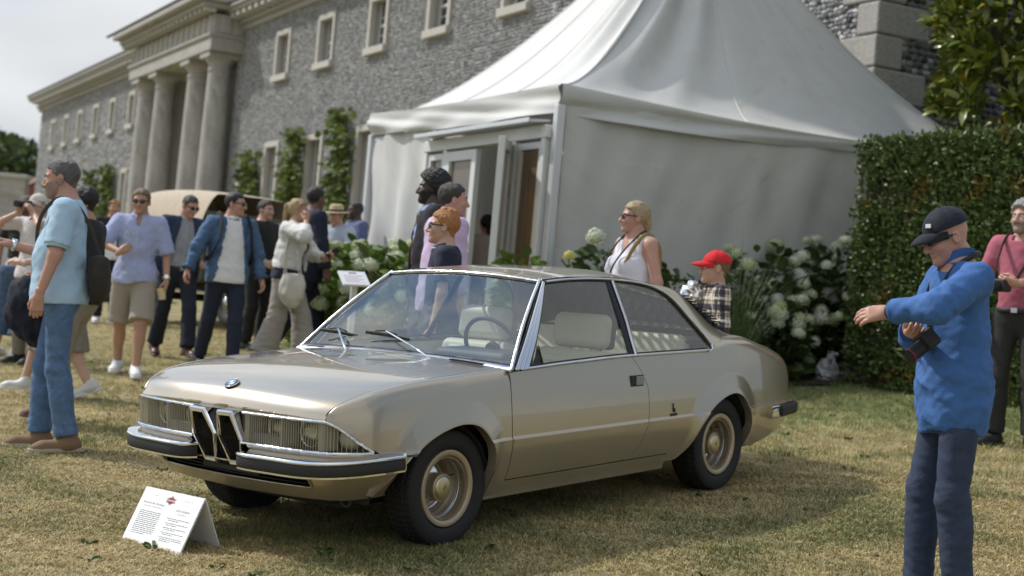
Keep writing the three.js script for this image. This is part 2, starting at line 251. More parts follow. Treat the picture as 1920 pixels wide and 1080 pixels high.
  const im2 = new THREE.InstancedMesh(flint, fm, list2.length); list2.forEach(([x, y, w, r], i) => { m4.compose(V(0.004, y, -x), new THREE.Quaternion().setFromEuler(new THREE.Euler(0, Math.PI / 2, (R() - 0.5) * 0.5)), V(w, 0.08, 0.06)); im2.setMatrixAt(i, m4); const q = r < 0.5 ? 0.03 + R() * 0.07 : r < 0.8 ? 0.12 : 0.25 + R() * 0.2; c.setRGB(q, q, q); im2.setColorAt(i, c); }); im2.name = 'flint_stones'; im2.userData.kind = 'stuff'; house.add(im2);
  // windows
  const rnd = rng(91);
  for (const [s, y0, y1, w] of wins) {
    const h = y1 - y0, cx = -s, t = 0.15, dp = 0.14, fz = 0.012;
    const W = mesh('window', [at(rbox(t, h, dp, 0.012), cx - w / 2 + t / 2, (y0 + y1) / 2, fz), at(rbox(t, h, dp, 0.012), cx + w / 2 - t / 2, (y0 + y1) / 2, fz), at(rbox(w - 2 * t - 0.004, t, dp, 0.012), cx, y1 - t / 2, fz)], M.stonePale, house);
    mesh('sill', at(rbox(w + 0.06, 0.17, 0.24, 0.015), cx, y0 + 0.06, 0.03), M.stonePale, W);
    const iw = w - 2 * t, rows = Math.max(2, Math.round((h - t) / 0.42)); for (let a = 0; a < 2; a++) for (let b = 0; b < rows; b++) mesh('pane', at(new THREE.BoxGeometry(iw / 2 - 0.01, (h - t) / rows - 0.01, 0.02), cx + (a - 0.5) * iw / 2, y0 + t * 0.4 + (b + 0.5) * (h - t) / rows, -0.20, (rnd() - 0.5) * 0.03, (rnd() - 0.5) * 0.03, 0), M.pane, W);
    const bars = [at(rbox(0.05, h - t, 0.05, 0.006), cx - iw / 2 + 0.02, (y0 + y1) / 2, -0.175), at(rbox(0.05, h - t, 0.05, 0.006), cx + iw / 2 - 0.02, (y0 + y1) / 2, -0.175), at(rbox(iw, 0.06, 0.05, 0.006), cx, (y0 + y1) / 2, -0.17), at(rbox(0.025, h - t, 0.035, 0.004), cx, (y0 + y1) / 2, -0.18)];
    for (let b = 1; b < rows; b++) bars.push(at(rbox(iw, 0.022, 0.03, 0.004), cx, y0 + t * 0.4 + b * (h - t) / rows, -0.182));
    mesh('sash_bars', bars, M.white, W);
  }
  // cornice: two runs with modillions
  const prof = (s0, s1, z0 = 0, y0 = 0) => [at(rbox(s1 - s0, 0.16, 0.10, 0.02), -(s0 + s1) / 2, 9.06 + y0, 0.05 + z0), at(rbox(s1 - s0, 0.10, 0.22, 0.02), -(s0 + s1) / 2, 9.19 + y0, 0.11 + z0), at(rbox(s1 - s0, 0.12, 0.58, 0.02), -(s0 + s1) / 2, 9.46 + y0, 0.29 + z0), at(rbox(s1 - s0, 0.12, 0.66, 0.04), -(s0 + s1) / 2, 9.56 + y0, 0.33 + z0)];
  mesh('cornice', prof(-0.3, 29.2), M.stone, house); mesh('cornice', prof(38.6, LEN + 0.4), M.stone, house);
  for (const [a, b] of [[17, 29], [38.9, LEN]]) for (let s = a; s < b; s += 0.56) mesh('modillion', at(rbox(0.28, 0.15, 0.36, 0.02, 1), -s, 9.322, 0.36), M.stonePale, house);
  for (const [a, b, z, y] of [[-0.3, 28.2, 0.64, 9.655], [39.2, LEN + 0.4, 0.64, 9.655], [28.3, 39.1, 1.58, 9.87]]) mesh('gutter', at(rbox(b - a, 0.07, 0.10, 0.02), -(a + b) / 2, y, z), mat(0.09, 0.095, 0.10, 0.7), house);
  // portico
  const P0 = 27.9, P1 = 37.8, pz = 0.75;
  mesh('entablature', [at(rbox(P1 - P0, 0.42, pz + 0.25, 0.02), -(P0 + P1) / 2, 8.5, (pz + 0.25) / 2), at(rbox(P1 - P0 + 0.1, 0.10, pz + 0.32, 0.02), -(P0 + P1) / 2, 8.74, (pz + 0.32) / 2), at(rbox(P1 - P0, 0.56, pz + 0.2, 0.02), -(P0 + P1) / 2, 9.07, (pz + 0.2) / 2), at(rbox(P1 - P0 + 0.5, 0.14, pz + 0.62, 0.03), -(P0 + P1) / 2, 9.55, (pz + 0.62) / 2), at(rbox(P1 - P0 + 0.8, 0.2, pz + 0.85, 0.05), -(P0 + P1) / 2, 9.73, (pz + 0.85) / 2), at(rbox(P1 - P0 - 1.5, 1.1, 1.2, 0.05), -(P0 + P1) / 2, 10.2, -0.6)], M.stone, house);
  for (let s = P0 + 0.3; s < P1; s += 0.62) { const g = mesh('triglyph', [-0.09, 0, 0.09].map((d) => at(rbox(0.065, 0.52, 0.05, 0.008, 1), -s + d, 9.07, pz + 0.215)), M.stonePale, house); }
  for (let z = 0.2; z < pz; z += 0.4) mesh('triglyph', [-0.09, 0, 0.09].map((d) => at(rbox(0.05, 0.52, 0.065, 0.008, 1), -P0 + 0.015, 9.07, z + d)), M.stonePale, house);
  for (let s = P0 - 0.05; s < P1 + 0.2; s += 0.5) mesh('modillion', at(rbox(0.24, 0.125, 0.34, 0.02, 1), -s, 9.415, pz + 0.38), M.stonePale, house);
  for (const s of [28.6, 30.8, 34.7, 37.0]) {
    const r = 0.40, C = mesh('column', new THREE.LatheGeometry([[r * 1.02, 0.6], [r, 1.2], [r * 0.99, 3], [r * 0.95, 5], [r * 0.86, 7], [r * 0.80, 7.85]].map(([a, b]) => new THREE.Vector2(a, b)), 40).translate(-s, 0, pz - 0.28), M.stone, house);
    mesh('capital', [new THREE.LatheGeometry([[0.33, 7.75], [0.36, 7.78], [0.33, 7.82], [0.33, 7.95], [0.44, 8.08], [0.46, 8.12]].map(([a, b]) => new THREE.Vector2(a, b)), 40).translate(-s, 0, pz - 0.28), at(rbox(0.98, 0.17, 0.98, 0.02), -s, 8.205, pz - 0.28)], M.stone, C);
    mesh('column_base', [new THREE.LatheGeometry([[0.5, 0.2], [0.55, 0.3], [0.5, 0.42], [0.42, 0.55], [0.41, 0.65]].map(([a, b]) => new THREE.Vector2(a, b + 0.5)), 40).translate(-s, 0, pz - 0.28), at(rbox(1.15, 0.7, 1.15, 0.02), -s, 0.42, pz - 0.28)], M.stone, C);
  }
  mesh('porch_recess', [at(new THREE.BoxGeometry(2.5, 8.4, 0.1), -33.65, 4.0, -2.2), at(new THREE.BoxGeometry(0.1, 8.4, 1.75), -32.4, 4.0, -1.36), at(new THREE.BoxGeometry(0.1, 8.4, 1.75), -34.9, 4.0, -1.36), at(new THREE.BoxGeometry(2.6, 0.1, 1.75), -33.65, 8.15, -1.36)], M.stone, house); mesh('porch_door', [at(rbox(0.78, 3.4, 0.08, 0.02), -33.24, 2.4, -2.08), at(rbox(0.78, 3.4, 0.08, 0.02), -34.06, 2.4, -2.08)], mat(0.10, 0.065, 0.04, 0.5), house);
  for (const s of [28.95, 32.3, 35.0, 38.4]) mesh('pilaster', at(rbox(0.5, 8.0, 0.16, 0.02), -s, 4.3, 0.075), M.stone, house);
  // quoins at the near corner
  for (let k = 0; k < 22; k++) { const y = 4.66 + (k - 9) * 0.435, long = (k % 2) === 0; const a = long ? 0.72 : 0.38, b = long ? 0.42 : 0.85; mesh('quoin', at(rbox(a + 0.045, 0.415, b + 0.045, 0.03, 3), -a / 2 + 0.045 / 2, y + 0.2175, -b / 2 + 0.045 / 2), M.stone, house); }
}
// climbers on the facade
const hp = (s, y, z) => V(-s, y, z).applyAxisAngle(V(0, 1, 0), HYAW).add(HA);
const ivyLeaf = leafGeo(0.16, 0.13, 0.2, 0.2), climbM = leafMat(0.55, 0.35);
[[25.5, 1.0, 5.3, 0.8, 'climbing plant with sparse leaves beside the portico'], [22.05, 1.6, 5.65, 0.8, 'climbing plant between the first two ground-floor windows right of the portico'], [18.65, 1.5, 5.9, 0.75, 'tall climbing plant beside the tent on the flint wall'], [43.1, 1.2, 5.7, 0.8, 'right-hand climbing plant on the far wing of the house'], [45.9, 1.2, 5.6, 0.9, 'left-hand climbing plant on the far wing of the house'], [49.5, 1.2, 5.2, 0.9, 'small climbing plant near the end of the far wing']].forEach(([s, y0, y1, w, lab], k) => {
  const c = base('climbing_plant', hp(s, 1, 0.05), lab, 'climber', null); c.rotation.y = HYAW;
  mesh('stem', [tube([V(0.1, -0.2, 0.05), V(0, 1.5, 0.08), V(0.2, 3, 0.06), V(-0.1, 4.3, 0.05)], 0.035), tube([V(0.1, 0.5, 0.05), V(-0.4, 2, 0.08), V(-0.3, 3.5, 0.05)], 0.02)], mat(0.09, 0.065, 0.045, 0.95), c);
  leaves('foliage', c, ivyLeaf, climbM, 1150, (R) => { const x = (R() + R() - 1) * w, y = lerp(y0, y1, R()) - 1; if (noise.noise(x * 1.6 + k * 5, y * 1.3, k) < -0.18 - 0.0 * y) return null; return [V(x, y, 0.05 + R() * R() * 0.45), V(R() - 0.5, -0.5 + R() * 0.6, 0.4 + R()), 0.7 + R() * 0.7, green(R, [0.08, 0.13, 0.03], [0.26, 0.32, 0.08], 0.6)]; }, 300 + k);
});

// ---------- marquee ----------
const TC = atDepth(1048, 213, 16.4), TL = 5.35, TW = 6.6, TG = groundY(TC.x, TC.z) - 0.1;
M.canvas = new THREE.MeshPhysicalMaterial({ map: noiseTex(256, 256, (u, v) => { const a = torus(u, v, 2, 4, 3), b = sstep(0.22, 0.5, torus(u, v, 4, 4, 12)); return [0.61, 0.61, 0.59].map((c, i) => Math.pow(clamp(c * (1 + 0.10 * a) * (1 - [0.10, 0.13, 0.2][i] * b)), 1 / 2.2)); }, true), roughness: 0.65, transmission: 0.10, thickness: 0, bumpMap: weave, bumpScale: 0.001 });
const tent = base('marquee', TC.clone().setY(TG), 'white canvas marquee with a steep peaked roof and glazed double doors', 'tent'); tent.rotation.y = HYAW;
// tent frame: x = -s along the door face, z out of the door face, corner at the origin; the other long face looks along +x
{
  const VB = TC.y - TG, VT = VB + 0.31, H = 3.5, ax = -TL / 2, az = -TW / 2;
  // roof: four slopes sagging between hips
  const corners = [V(0, VT, 0), V(-TL, VT, 0), V(-TL, VT, -TW), V(0, VT, -TW)], apex = V(ax, VT + H, az);
  const sagEdge = [0.03, 0.05, 0.05, 0.10];
  for (let k = 0; k < 4; k++) { const a = corners[k], b = corners[(k + 1) % 4], ed = k === 3 ? 1 : 0;
    const g = surf((u, v) => { const t = v, base_ = a.clone().lerp(b, u), e = Math.pow(t, 1.5); const p = base_.clone().lerp(V(ax, VT, az), t); p.y = VT + H * e - sagEdge[k] * Math.sin(Math.PI * u) * Math.pow(1 - t, 2); const nrm = V(b.z - a.z, 0, a.x - b.x).normalize(); const puff = -0.10 * Math.sin(Math.PI * u) * Math.sin(Math.PI * Math.min(1, t * 1.2)) * (1 - t); const fold = 0.02 * (1 - t * 0.6) * Math.pow(Math.abs(2 * (ed ? u : 1 - u) - 1), 0.5) * noise.noise(u * 16 + k * 9, t * 1.6, 3.3) + 0.045 * sstep(0.0, 0.5, t) * Math.exp(-Math.pow((u - (ed ? 0.82 : 0.15)) * 6, 2)) * Math.sin((u * 34 + t * 5)); p.addScaledVector(nrm, (puff + fold) * (k === 3 || k === 0 ? 1 : 1)); p.y += fold * 1.2; return p; }, 90, 50);
    mesh('roof_slope', g, M.canvas, tent); }
  { const seam = (k, u) => { const a = corners[k], b = corners[(k + 1) % 4], nr = V(b.z - a.z, 0, a.x - b.x).normalize(); return tube(range(0.02, 0.9, 24).map((t) => { const p = a.clone().lerp(b, u).lerp(V(ax, VT, az), t); p.y = VT + H * Math.pow(t, 1.5) - sagEdge[k] * Math.sin(Math.PI * u) * Math.pow(1 - t, 2); const puff = -0.10 * Math.sin(Math.PI * u) * Math.sin(Math.PI * Math.min(1, t * 1.2)) * (1 - t), ed = k === 3, fold = 0.02 * (1 - t * 0.6) * Math.pow(Math.abs(2 * (ed ? u : 1 - u) - 1), 0.5) * noise.noise(u * 16 + k * 9, t * 1.6, 3.3) + 0.045 * sstep(0.0, 0.5, t) * Math.exp(-Math.pow((u - (ed ? 0.82 : 0.15)) * 6, 2)) * Math.sin((u * 34 + t * 5)); p.addScaledVector(nr, puff + fold); p.y += fold * 1.2; return p; }), 0.010, 5, 60); }; for (const [k, u] of [[0, 0.36], [0, 0.7], [3, 0.3], [3, 0.62]]) mesh('roof_seam', seam(k, u), M.canvas, tent); }
  // hip piping
  mesh('hip_seam', [0, 1, 3].map((k) => tube(range(0, 0.9, 20).map((t) => { const p = corners[k].clone().lerp(V(ax, VT, az), t); p.y = VT + H * Math.pow(t, 1.5) + 0.004; return p; }), 0.012, 6, 60)), M.canvas, tent);
  // valances
  const val = (x0, z0, x1, z1, nx, nz, drop, sag, sd) => surf((u, v) => { const s = sag(u), y = VT - s - v * drop(u); const wv = 0.09 * v * noise.noise(u * 5 + sd, v * 1.5, 1) + 0.08 * Math.sin(Math.PI * v) * noise.noise(u * 3.2 + v * 2.2 + sd, 0.5, 4) + 0.02 * Math.sin(u * 12 + v * 5 + sd) * v; return V(lerp(x0, x1, u) + nx * (0.03 + wv), y, lerp(z0, z1, u) + nz * (0.03 + wv)); }, 110, 10);
  mesh('valance', val(0, 0, -TL, 0, 0, 1, (u) => lerp(0.31, 0.29, u), (u) => 0.03 * Math.sin(Math.PI * u) - 0.07 * u - 0.01, 2), M.canvas, tent);
  mesh('valance', val(0, 0, 0, -TW, 1, 0, (u) => lerp(0.31, 0.10, sstep(0, 0.8, u)), (u) => 0.10 * Math.sin(Math.PI * u) - 0.015, 7), M.canvas, tent);
  // walls hung in folds
  const wall = (x0, z0, x1, z1, nx, nz, yt, sd, amp, n) => surf((u, v) => { const L = Math.hypot(x1 - x0, z1 - z0) * u; const f = amp * (0.35 + 0.65 * v) * (Math.sin(L * 8.5 + sd + 0.6 * Math.sin(L * 2.3)) * 0.55 + 0.9 * noise.noise(L * 1.6 + sd, v * 0.8, 2)) + amp * 0.8 * noise.noise(L * 2.6 + v * 2.4, v * 3, sd); return V(lerp(x0, x1, u) + nx * f, lerp(yt(u), -0.15, v), lerp(z0, z1, u) + nz * f); }, n, 40);
  mesh('wall', wall(-3.30, -0.02, -TL, -0.02, 0, 1, () => VT - 0.24, 1.3, 0.085, 120), M.canvas, tent);
  mesh('wall', wall(-0.02, -0.10, -0.02, -TW * 0.68, 1, 0, () => VT - 0.12, 5.1, 0.036, 140), M.canvas, tent);
  mesh('wall', wall(0.012, -TW * 0.68, 0.012, -TW, 1, 0, () => VT - 0.12, 8.1, 0.03, 60), M.canvas, tent);
  mesh('wall', wall(-TL, -0.02, -TL, -TW, 1, 0, () => VT - 0.1, 2.1, 0.03, 60), M.canvas, tent);
  mesh('wall', wall(0, -TW, -TL, -TW, 0, 1, () => VT - 0.1, 3.1, 0.03, 60), M.canvas, tent);
  M.alu = phys(0.62, 0.63, 0.64, 0.38, { metalness: 0.35 }); M.frameW = mat(0.66, 0.67, 0.66, 0.45);
  for (const [x, z] of [[-0.02, -0.02], [-TL + 0.03, -0.03], [-0.03, -TW + 0.03], [-TL + 0.03, -TW + 0.03]]) mesh('tent_pole', at(rbox(0.10, VB + 0.2, 0.10, 0.012), x, (VB + 0.2) / 2 - 0.1, z), M.alu, tent);
  // door set
  const top = VB - 0.13, fr = (x0, x1, y0, y1, z, t, d) => [at(rbox(t, y1 - y0, d, 0.006), x0 + t / 2, (y0 + y1) / 2, z), at(rbox(t, y1 - y0, d, 0.006), x1 - t / 2, (y0 + y1) / 2, z), at(rbox(x1 - x0 - 2 * t - 0.002, t, d, 0.006), (x0 + x1) / 2, y1 - t / 2, z), at(rbox(x1 - x0 - 2 * t - 0.002, t * 1.6, d, 0.006), (x0 + x1) / 2, y0 + t * 0.8, z)];
  const brown = phys(0.50, 0.40, 0.28, 0.03, { transmission: 0.75, thickness: 0 });
  const glazed = (name, x0, x1, t, z = 0.02) => { const D = mesh(name, fr(x0, x1, 0.02, top - 0.16, z, t, 0.07), M.frameW, tent); mesh('pane', at(new THREE.BoxGeometry(x1 - x0 - 2 * t, top - 0.3, 0.012), (x0 + x1) / 2, (top - 0.1) / 2 + 0.02, z - 0.01), brown, D); return D; };
  mesh('door_frame', [at(rbox(3.2, 0.14, 0.14, 0.01), -1.68, top - 0.06, 0.02), ...[-0.16, -0.84, -2.665, -3.24].map((x) => at(rbox(0.09, top - 0.13, 0.12, 0.008), x, (top - 0.13) / 2, 0.02))], M.frameW, tent);
  mesh('door_canopy', [at(rbox(3.05, 0.03, 0.26, 0.008), -1.66, top + 0.045, 0.14, 0.12), at(rbox(3.05, 0.05, 0.02, 0.006), -1.66, top + 0.04, 0.275)], M.alu, tent);
  glazed('side_light', -0.79, -0.21, 0.075); glazed('side_light', -3.20, -2.71, 0.08);
  const leaf1 = glazed('door', -2.62, -1.77, 0.12, 0.05); mesh('handle', [at(rbox(0.02, 0.3, 0.02, 0.006), -1.83, 1.05, 0.13), at(rbox(0.02, 0.02, 0.06, 0.004), -1.83, 1.18, 0.10), at(rbox(0.02, 0.02, 0.06, 0.004), -1.83, 0.92, 0.10)], M.chrome, leaf1);
  const D2 = new THREE.Group(); D2.name = 'door'; D2.position.set(-0.90, 0, 0.10); D2.rotation.y = 147 * D2R; tent.add(D2);
  const d2 = mesh('leaf_frame', fr(-0.78, 0, 0.02, top - 0.16, 0, 0.11, 0.07), M.frameW, D2); mesh('leaf_pane', at(new THREE.BoxGeometry(0.56, top - 0.45, 0.012), -0.39, (top - 0.1) / 2 + 0.03, 0), brown, D2); mesh('leaf_handle', [at(rbox(0.02, 0.14, 0.16, 0.006), -0.73, 1.08, 0.0), at(rbox(0.12, 0.02, 0.02, 0.006), -0.68, 1.1, 0.09)], BLACKM(), D2);
  function BLACKM() { return mat(0.03, 0.03, 0.032, 0.4); }
  mesh('hinge', [0.4, 1.25, 2.1].map((y) => at(rbox(0.05, 0.16, 0.05, 0.01), -0.88, y, 0.09)), BLACKM(), tent);
  // inside: floor, timber-coloured lining
  mesh('floor', at(rbox(TL - 0.2, 0.05, TW - 0.2, 0.01), -TL / 2, 0.0, -TW / 2), mat(0.10, 0.085, 0.07, 0.8), tent);
  mesh('lining', [at(rbox(3.2, 2.6, 0.05, 0.01), -1.9, 1.3, -1.9)], mat(0.42, 0.22, 0.055, 0.7), tent); mesh('counter', at(rbox(0.9, 1.1, 0.5, 0.03), -1.25, 0.55, -1.1), mat(0.02, 0.02, 0.022, 0.6), tent);
}

// ---------- hedge ----------
{
  const a = atDepth(1580, 700, 16.7), b = atDepth(1925, 700, 14.8), dir = b.clone().sub(a).setY(0), len0 = dir.length(); dir.normalize(); const len = len0 + 3, yaw = Math.atan2(-dir.z, dir.x);
  const h = base('clipped_hedge', V(a.x, groundY(a.x, a.z), a.z), 'tall clipped dark green hedge standing right of the marquee', 'hedge'); h.rotation.y = yaw;
  const hy = (x) => 2.66 + x * 0.02; const wob = (x, y) => 0.04 * noise.noise(x * 1.3, y * 1.3, 4) + 0.025 * noise.noise(x * 4, y * 4, 8);
  mesh('branches', surf((u, v) => { const t = v * 3; const x = u * len; if (t < 1) return V(x, t * (hy(x) - 0.12), -0.14 + wob(x, t * 2.6)); if (t < 2) return V(x, hy(x) - 0.12, -0.14 - (t - 1) * 1.2); return V(x, (3 - t) * (hy(x) - 0.12), -1.34); }, 60, 45), mat(0.055, 0.05, 0.03, 1), h);
  mesh('hedge_end', surf((u, v) => V(0.06 + wob(u * 3, v * 3), v * 2.55, -0.14 - u * 1.2), 10, 12), mat(0.055, 0.05, 0.03, 1), h);
  mesh('trunk', range(0.3, len - 0.3, 9).map((x) => at(new THREE.CylinderGeometry(0.03, 0.045, 1.2, 7), x, 0.4, -0.3, 0, 0, 0.1 * Math.sin(x * 9))), mat(0.07, 0.05, 0.035, 0.95), h);
  const lg = leafGeo(0.052, 0.030, 0.3, 0.3), lm = leafMat(0.42, 0.32);
  leaves('foliage', h, lg, lm, 62000, (R) => { const f = R(); const x = R() * len * 1.0 - 0.05; let p, d; if (f < 0.76) { const y = Math.pow(R(), 0.85) * hy(x); const q = noise.noise(x * 2.2, y * 2.2, 1); if (q < -0.34 && R() < 0.6) return null; if (x < 0.5 && noise.noise(x * 5, y * 3, 6) < -0.05 && R() < 0.7) return null; p = V(x, y, wob(x, y) - 0.14 + R() * 0.17); d = V((R() - 0.5) * 1.8, R() * 1.3 - 0.2, 0.15 + R() * 0.6); } else if (f < 0.92) { p = V(x, hy(x) - 0.13 + R() * 0.17, -R() * 1.3); d = V((R() - 0.5) * 1.4, 0.4 + R(), (R() - 0.5) * 1.2); } else { p = V(-0.03 + R() * 0.16, R() * hy(0), -R() * 1.2); d = V(-0.5 - R(), R() - 0.3, R() - 0.5); } const yl = noise.noise(x * 3 + 9, p.y * 3, 2) > 0.36; return [p, d, 0.7 + R() * 0.6, yl ? green(R, [0.15, 0.14, 0.028], [0.26, 0.22, 0.05], 0.5) : green(R, [0.065, 0.115, 0.028], [0.19, 0.25, 0.07], 0.6)]; }, 61);
}
// ---------- broad-leaved evergreen behind the hedge ----------
{
  const c = atDepth(1945, 120, 17.6), y0 = groundY(c.x, c.z); const t = base('evergreen_tree', V(c.x, y0, c.z), 'large glossy broad-leaved evergreen tree rising behind the hedge beside the house corner', 'tree');
  mesh('trunk', [tube([V(0.2, 0, 0), V(0.1, 2, 0.1), V(0, 4, 0), V(-0.1, 6.5, -0.1)], 0.13, 8), tube([V(0.1, 2.2, 0.1), V(-0.5, 3.4, 0.4), V(-0.8, 4.4, 0.5)], 0.05, 7), tube([V(0, 3.0, 0), V(0.6, 4.4, 0.4), V(1, 5.5, 0.5)], 0.05, 7), tube([V(0.1, 1.8, 0), V(0.4, 3.2, 0.5), V(0.3, 4.6, 0.9)], 0.04, 7)], mat(0.05, 0.04, 0.03, 0.95), t);
  const lg = leafGeo(0.21, 0.072, 0.35, 0.22), lm = leafMat(0.24, 0.22);
  // leaf whorls at the ends of shoots
  const R = rng(77), shoots = []; while (shoots.length < 560) { const y = 2.3 + R() * 5.2, a = R() * 6.283, rr = (1.02 + 0.28 * noise.noise(y * 0.9, Math.cos(a) * 1.2, Math.sin(a) * 1.2 + 3)) * (y > 6.5 ? 0.75 : 1) * (0.75 + 0.35 * R()); shoots.push(V(Math.cos(a) * rr * 1.0, y, Math.sin(a) * rr * 0.95 + 0.1)); }
  const near = shoots.map((s, i) => [s, i]).filter(([s]) => s.z > 0.15 && s.y < 6.2 && s.y > 2.4), indiv = []; 
  const leafAt = (s, R) => { const out = V(s.x, 0.5, s.z).normalize(), d = out.clone().multiplyScalar(0.5 + R() * 0.4).add(rdir(R).multiplyScalar(0.95)).normalize(); return [s.clone().add(rdir(R).multiplyScalar(0.07)), d, 0.75 + R() * 0.5, R() < 0.06 ? rgb(0.45, 0.34, 0.03) : green(R, [0.08, 0.125, 0.02], [0.27, 0.30, 0.05], 0.5)]; };
  leaves('foliage', t, lg, lm, 9000, (R) => leafAt(shoots[Math.floor(R() * shoots.length)], R), 71);
  const R2 = rng(99), mats = range(0, 7, 7).map(() => { const m = leafMat(0.22, 0.2); m.color.copy(green(R2, [0.09, 0.14, 0.02], [0.30, 0.32, 0.05], 0.4)); return m; });
  for (let k = 0; k < 280 && near.length; k++) { const s = near[Math.floor(R2() * near.length)][0], [p, d, sc] = leafAt(s, R2); const L = mesh('leaf', lg, mats[k % 8], t); L.position.copy(p).add(V(0, 0, 0.06)); L.quaternion.setFromUnitVectors(V(0, 0, 1), d).multiply(new THREE.Quaternion().setFromAxisAngle(V(0, 0, 1), (R2() - 0.5) * 2)); L.scale.setScalar(sc); }
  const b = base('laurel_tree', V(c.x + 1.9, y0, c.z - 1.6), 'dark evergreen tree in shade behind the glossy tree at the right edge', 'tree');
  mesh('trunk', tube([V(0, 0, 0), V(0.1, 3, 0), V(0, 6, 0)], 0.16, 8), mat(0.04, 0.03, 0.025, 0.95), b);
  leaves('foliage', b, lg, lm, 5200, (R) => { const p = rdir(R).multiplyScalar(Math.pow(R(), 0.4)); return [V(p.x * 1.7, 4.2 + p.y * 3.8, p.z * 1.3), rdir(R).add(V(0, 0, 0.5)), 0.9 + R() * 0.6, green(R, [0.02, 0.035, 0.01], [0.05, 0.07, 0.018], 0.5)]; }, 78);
}
// ---------- hydrangeas, grasses ----------
const florets = (seed, flat) => { const R = rng(seed), L = []; for (let k = 0; k < 64; k++) { const y = 1 - 2 * (k + 0.5) / 64, a = k * 2.39996, r = Math.sqrt(1 - y * y); const n = V(Math.cos(a) * r, y, Math.sin(a) * r); if (y < -0.55) continue; const q = new THREE.Quaternion().setFromUnitVectors(V(0, 0, 1), n).multiply(new THREE.Quaternion().setFromAxisAngle(V(0, 0, 1), R() * 6)); const rr = 0.085 + R() * 0.022; for (const s of [0, Math.PI / 2]) { const g = new THREE.PlaneGeometry(0.016, 0.042, 1, 2); const p = g.attributes.position; for (let i = 0; i < p.count; i++) p.setZ(i, Math.abs(p.getY(i)) * 0.35); g.rotateZ(s); g.applyQuaternion(q); g.translate(n.x * rr, n.y * rr * flat, n.z * rr); g.computeVertexNormals(); L.push(g); } } L.push(new THREE.IcosahedronGeometry(0.074, 1).scale(1, flat, 1)); return merge(L); };
const headG = [florets(1, 0.85), florets(2, 0.95), florets(3, 0.75)], headM = [[0.68, 0.72, 0.56], [0.60, 0.66, 0.40], [0.72, 0.74, 0.66], [0.50, 0.58, 0.28]].map((c) => { const m = leafMat(0.8, 0.3); m.color.setRGB(...c); return m; });
const hydLeaf = leafGeo(0.14, 0.10, 0.25, 0.2), hydM = [0, 1, 2, 3, 4, 5].map((k) => { const m = leafMat(0.5, 0.35); const R = rng(k + 3); m.color.copy(green(R, [0.045, 0.085, 0.018], [0.14, 0.20, 0.04], 0.5)); return m; });
const hydI = leafMat(0.5, 0.35);
function hydrangea(p, w, h, heads, lab, seed, bright = 1) {
  const R = rng(seed), o = base('hydrangea', V(p.x, groundY(p.x, p.z), p.z), lab, 'shrub', null);
  mesh('stem', range(0, 8, 8).map((k) => tube([V(0, 0, 0), V((R() - 0.5) * w * 0.7, h * 0.5, (R() - 0.5) * w * 0.7), V((R() - 0.5) * w * 1.2, h * 0.85, (R() - 0.5) * w * 1.2)], 0.009, 5, 8)), mat(0.08, 0.09, 0.03, 0.9), o);
  const spot = (k) => { const a = R() * 6.283, e = Math.pow(R(), 0.6); const y = h * (0.25 + 0.75 * Math.pow(R(), 0.6)); const rr = w * 0.5 * Math.sqrt(Math.max(0.05, 1 - Math.pow((y / h - 0.35) / 0.75, 2))) * k; return V(Math.cos(a) * rr, y, Math.sin(a) * rr); };
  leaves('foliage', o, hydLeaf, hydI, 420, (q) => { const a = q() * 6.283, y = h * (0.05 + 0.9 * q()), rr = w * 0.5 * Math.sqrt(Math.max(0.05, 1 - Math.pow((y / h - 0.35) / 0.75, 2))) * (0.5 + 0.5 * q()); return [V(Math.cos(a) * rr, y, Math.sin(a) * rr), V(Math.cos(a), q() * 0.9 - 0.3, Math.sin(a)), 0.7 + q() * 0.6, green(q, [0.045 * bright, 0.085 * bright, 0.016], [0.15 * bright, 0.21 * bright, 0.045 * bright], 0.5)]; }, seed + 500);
  for (let k = 0; k < 46; k++) { const s = spot(1); if (s.z < -0.1) continue; const L = mesh('leaf', hydLeaf, hydM[k % 6], o); L.position.copy(s); L.quaternion.setFromUnitVectors(V(0, 0, 1), V(s.x, (R() - 0.4) * h * 0.4, s.z).normalize()); L.scale.setScalar(0.8 + R() * 0.5); }
  for (let k = 0; k < heads; k++) { const s = spot(1.12); s.y = Math.max(s.y, h * 0.42); if (s.z < 0) s.z *= 0.4; const H = mesh('flower_head', headG[k % 3], headM[Math.floor(R() * R() * 4)], o); H.position.copy(s).add(V(0, 0.06, 0.03)); H.rotation.set((R() - 0.5) * 0.7, R() * 6, (R() - 0.5) * 0.7); H.scale.setScalar((0.62 + R() * 0.42) * (bright > 1 ? 0.95 : 0.92)); }
  return o;
}
const bed = (px, py, d) => atDepth(px, py, d);
[[612, 545, 19.2, 1.2, 1.05, 12, 'white hydrangea at the left end of the bed by the marquee'], [655, 520, 18.8, 1.2, 1.32, 22, 'white hydrangea behind the slanted information board'], [695, 505, 18.2, 1.1, 1.36, 22, 'white hydrangea under the left wall of the marquee'], [740, 500, 17.5, 1.0, 1.36, 20, 'white hydrangea below the folded marquee wall by the door'], [780, 500, 16.9, 0.8, 1.25, 9, 'white hydrangea beside the lilac shirt man'], [625, 590, 18.2, 1.1, 0.8, 5, 'yellow-green hydrangea low in front of the left bed'], [985, 485, 15.6, 0.6, 1.30, 6, 'white hydrangea at the marquee door seen over the car roof']].forEach((a, i) => hydrangea(bed(a[0], a[1], a[2]), a[3], a[4], a[5], a[6], 200 + i * 7, 1.9));
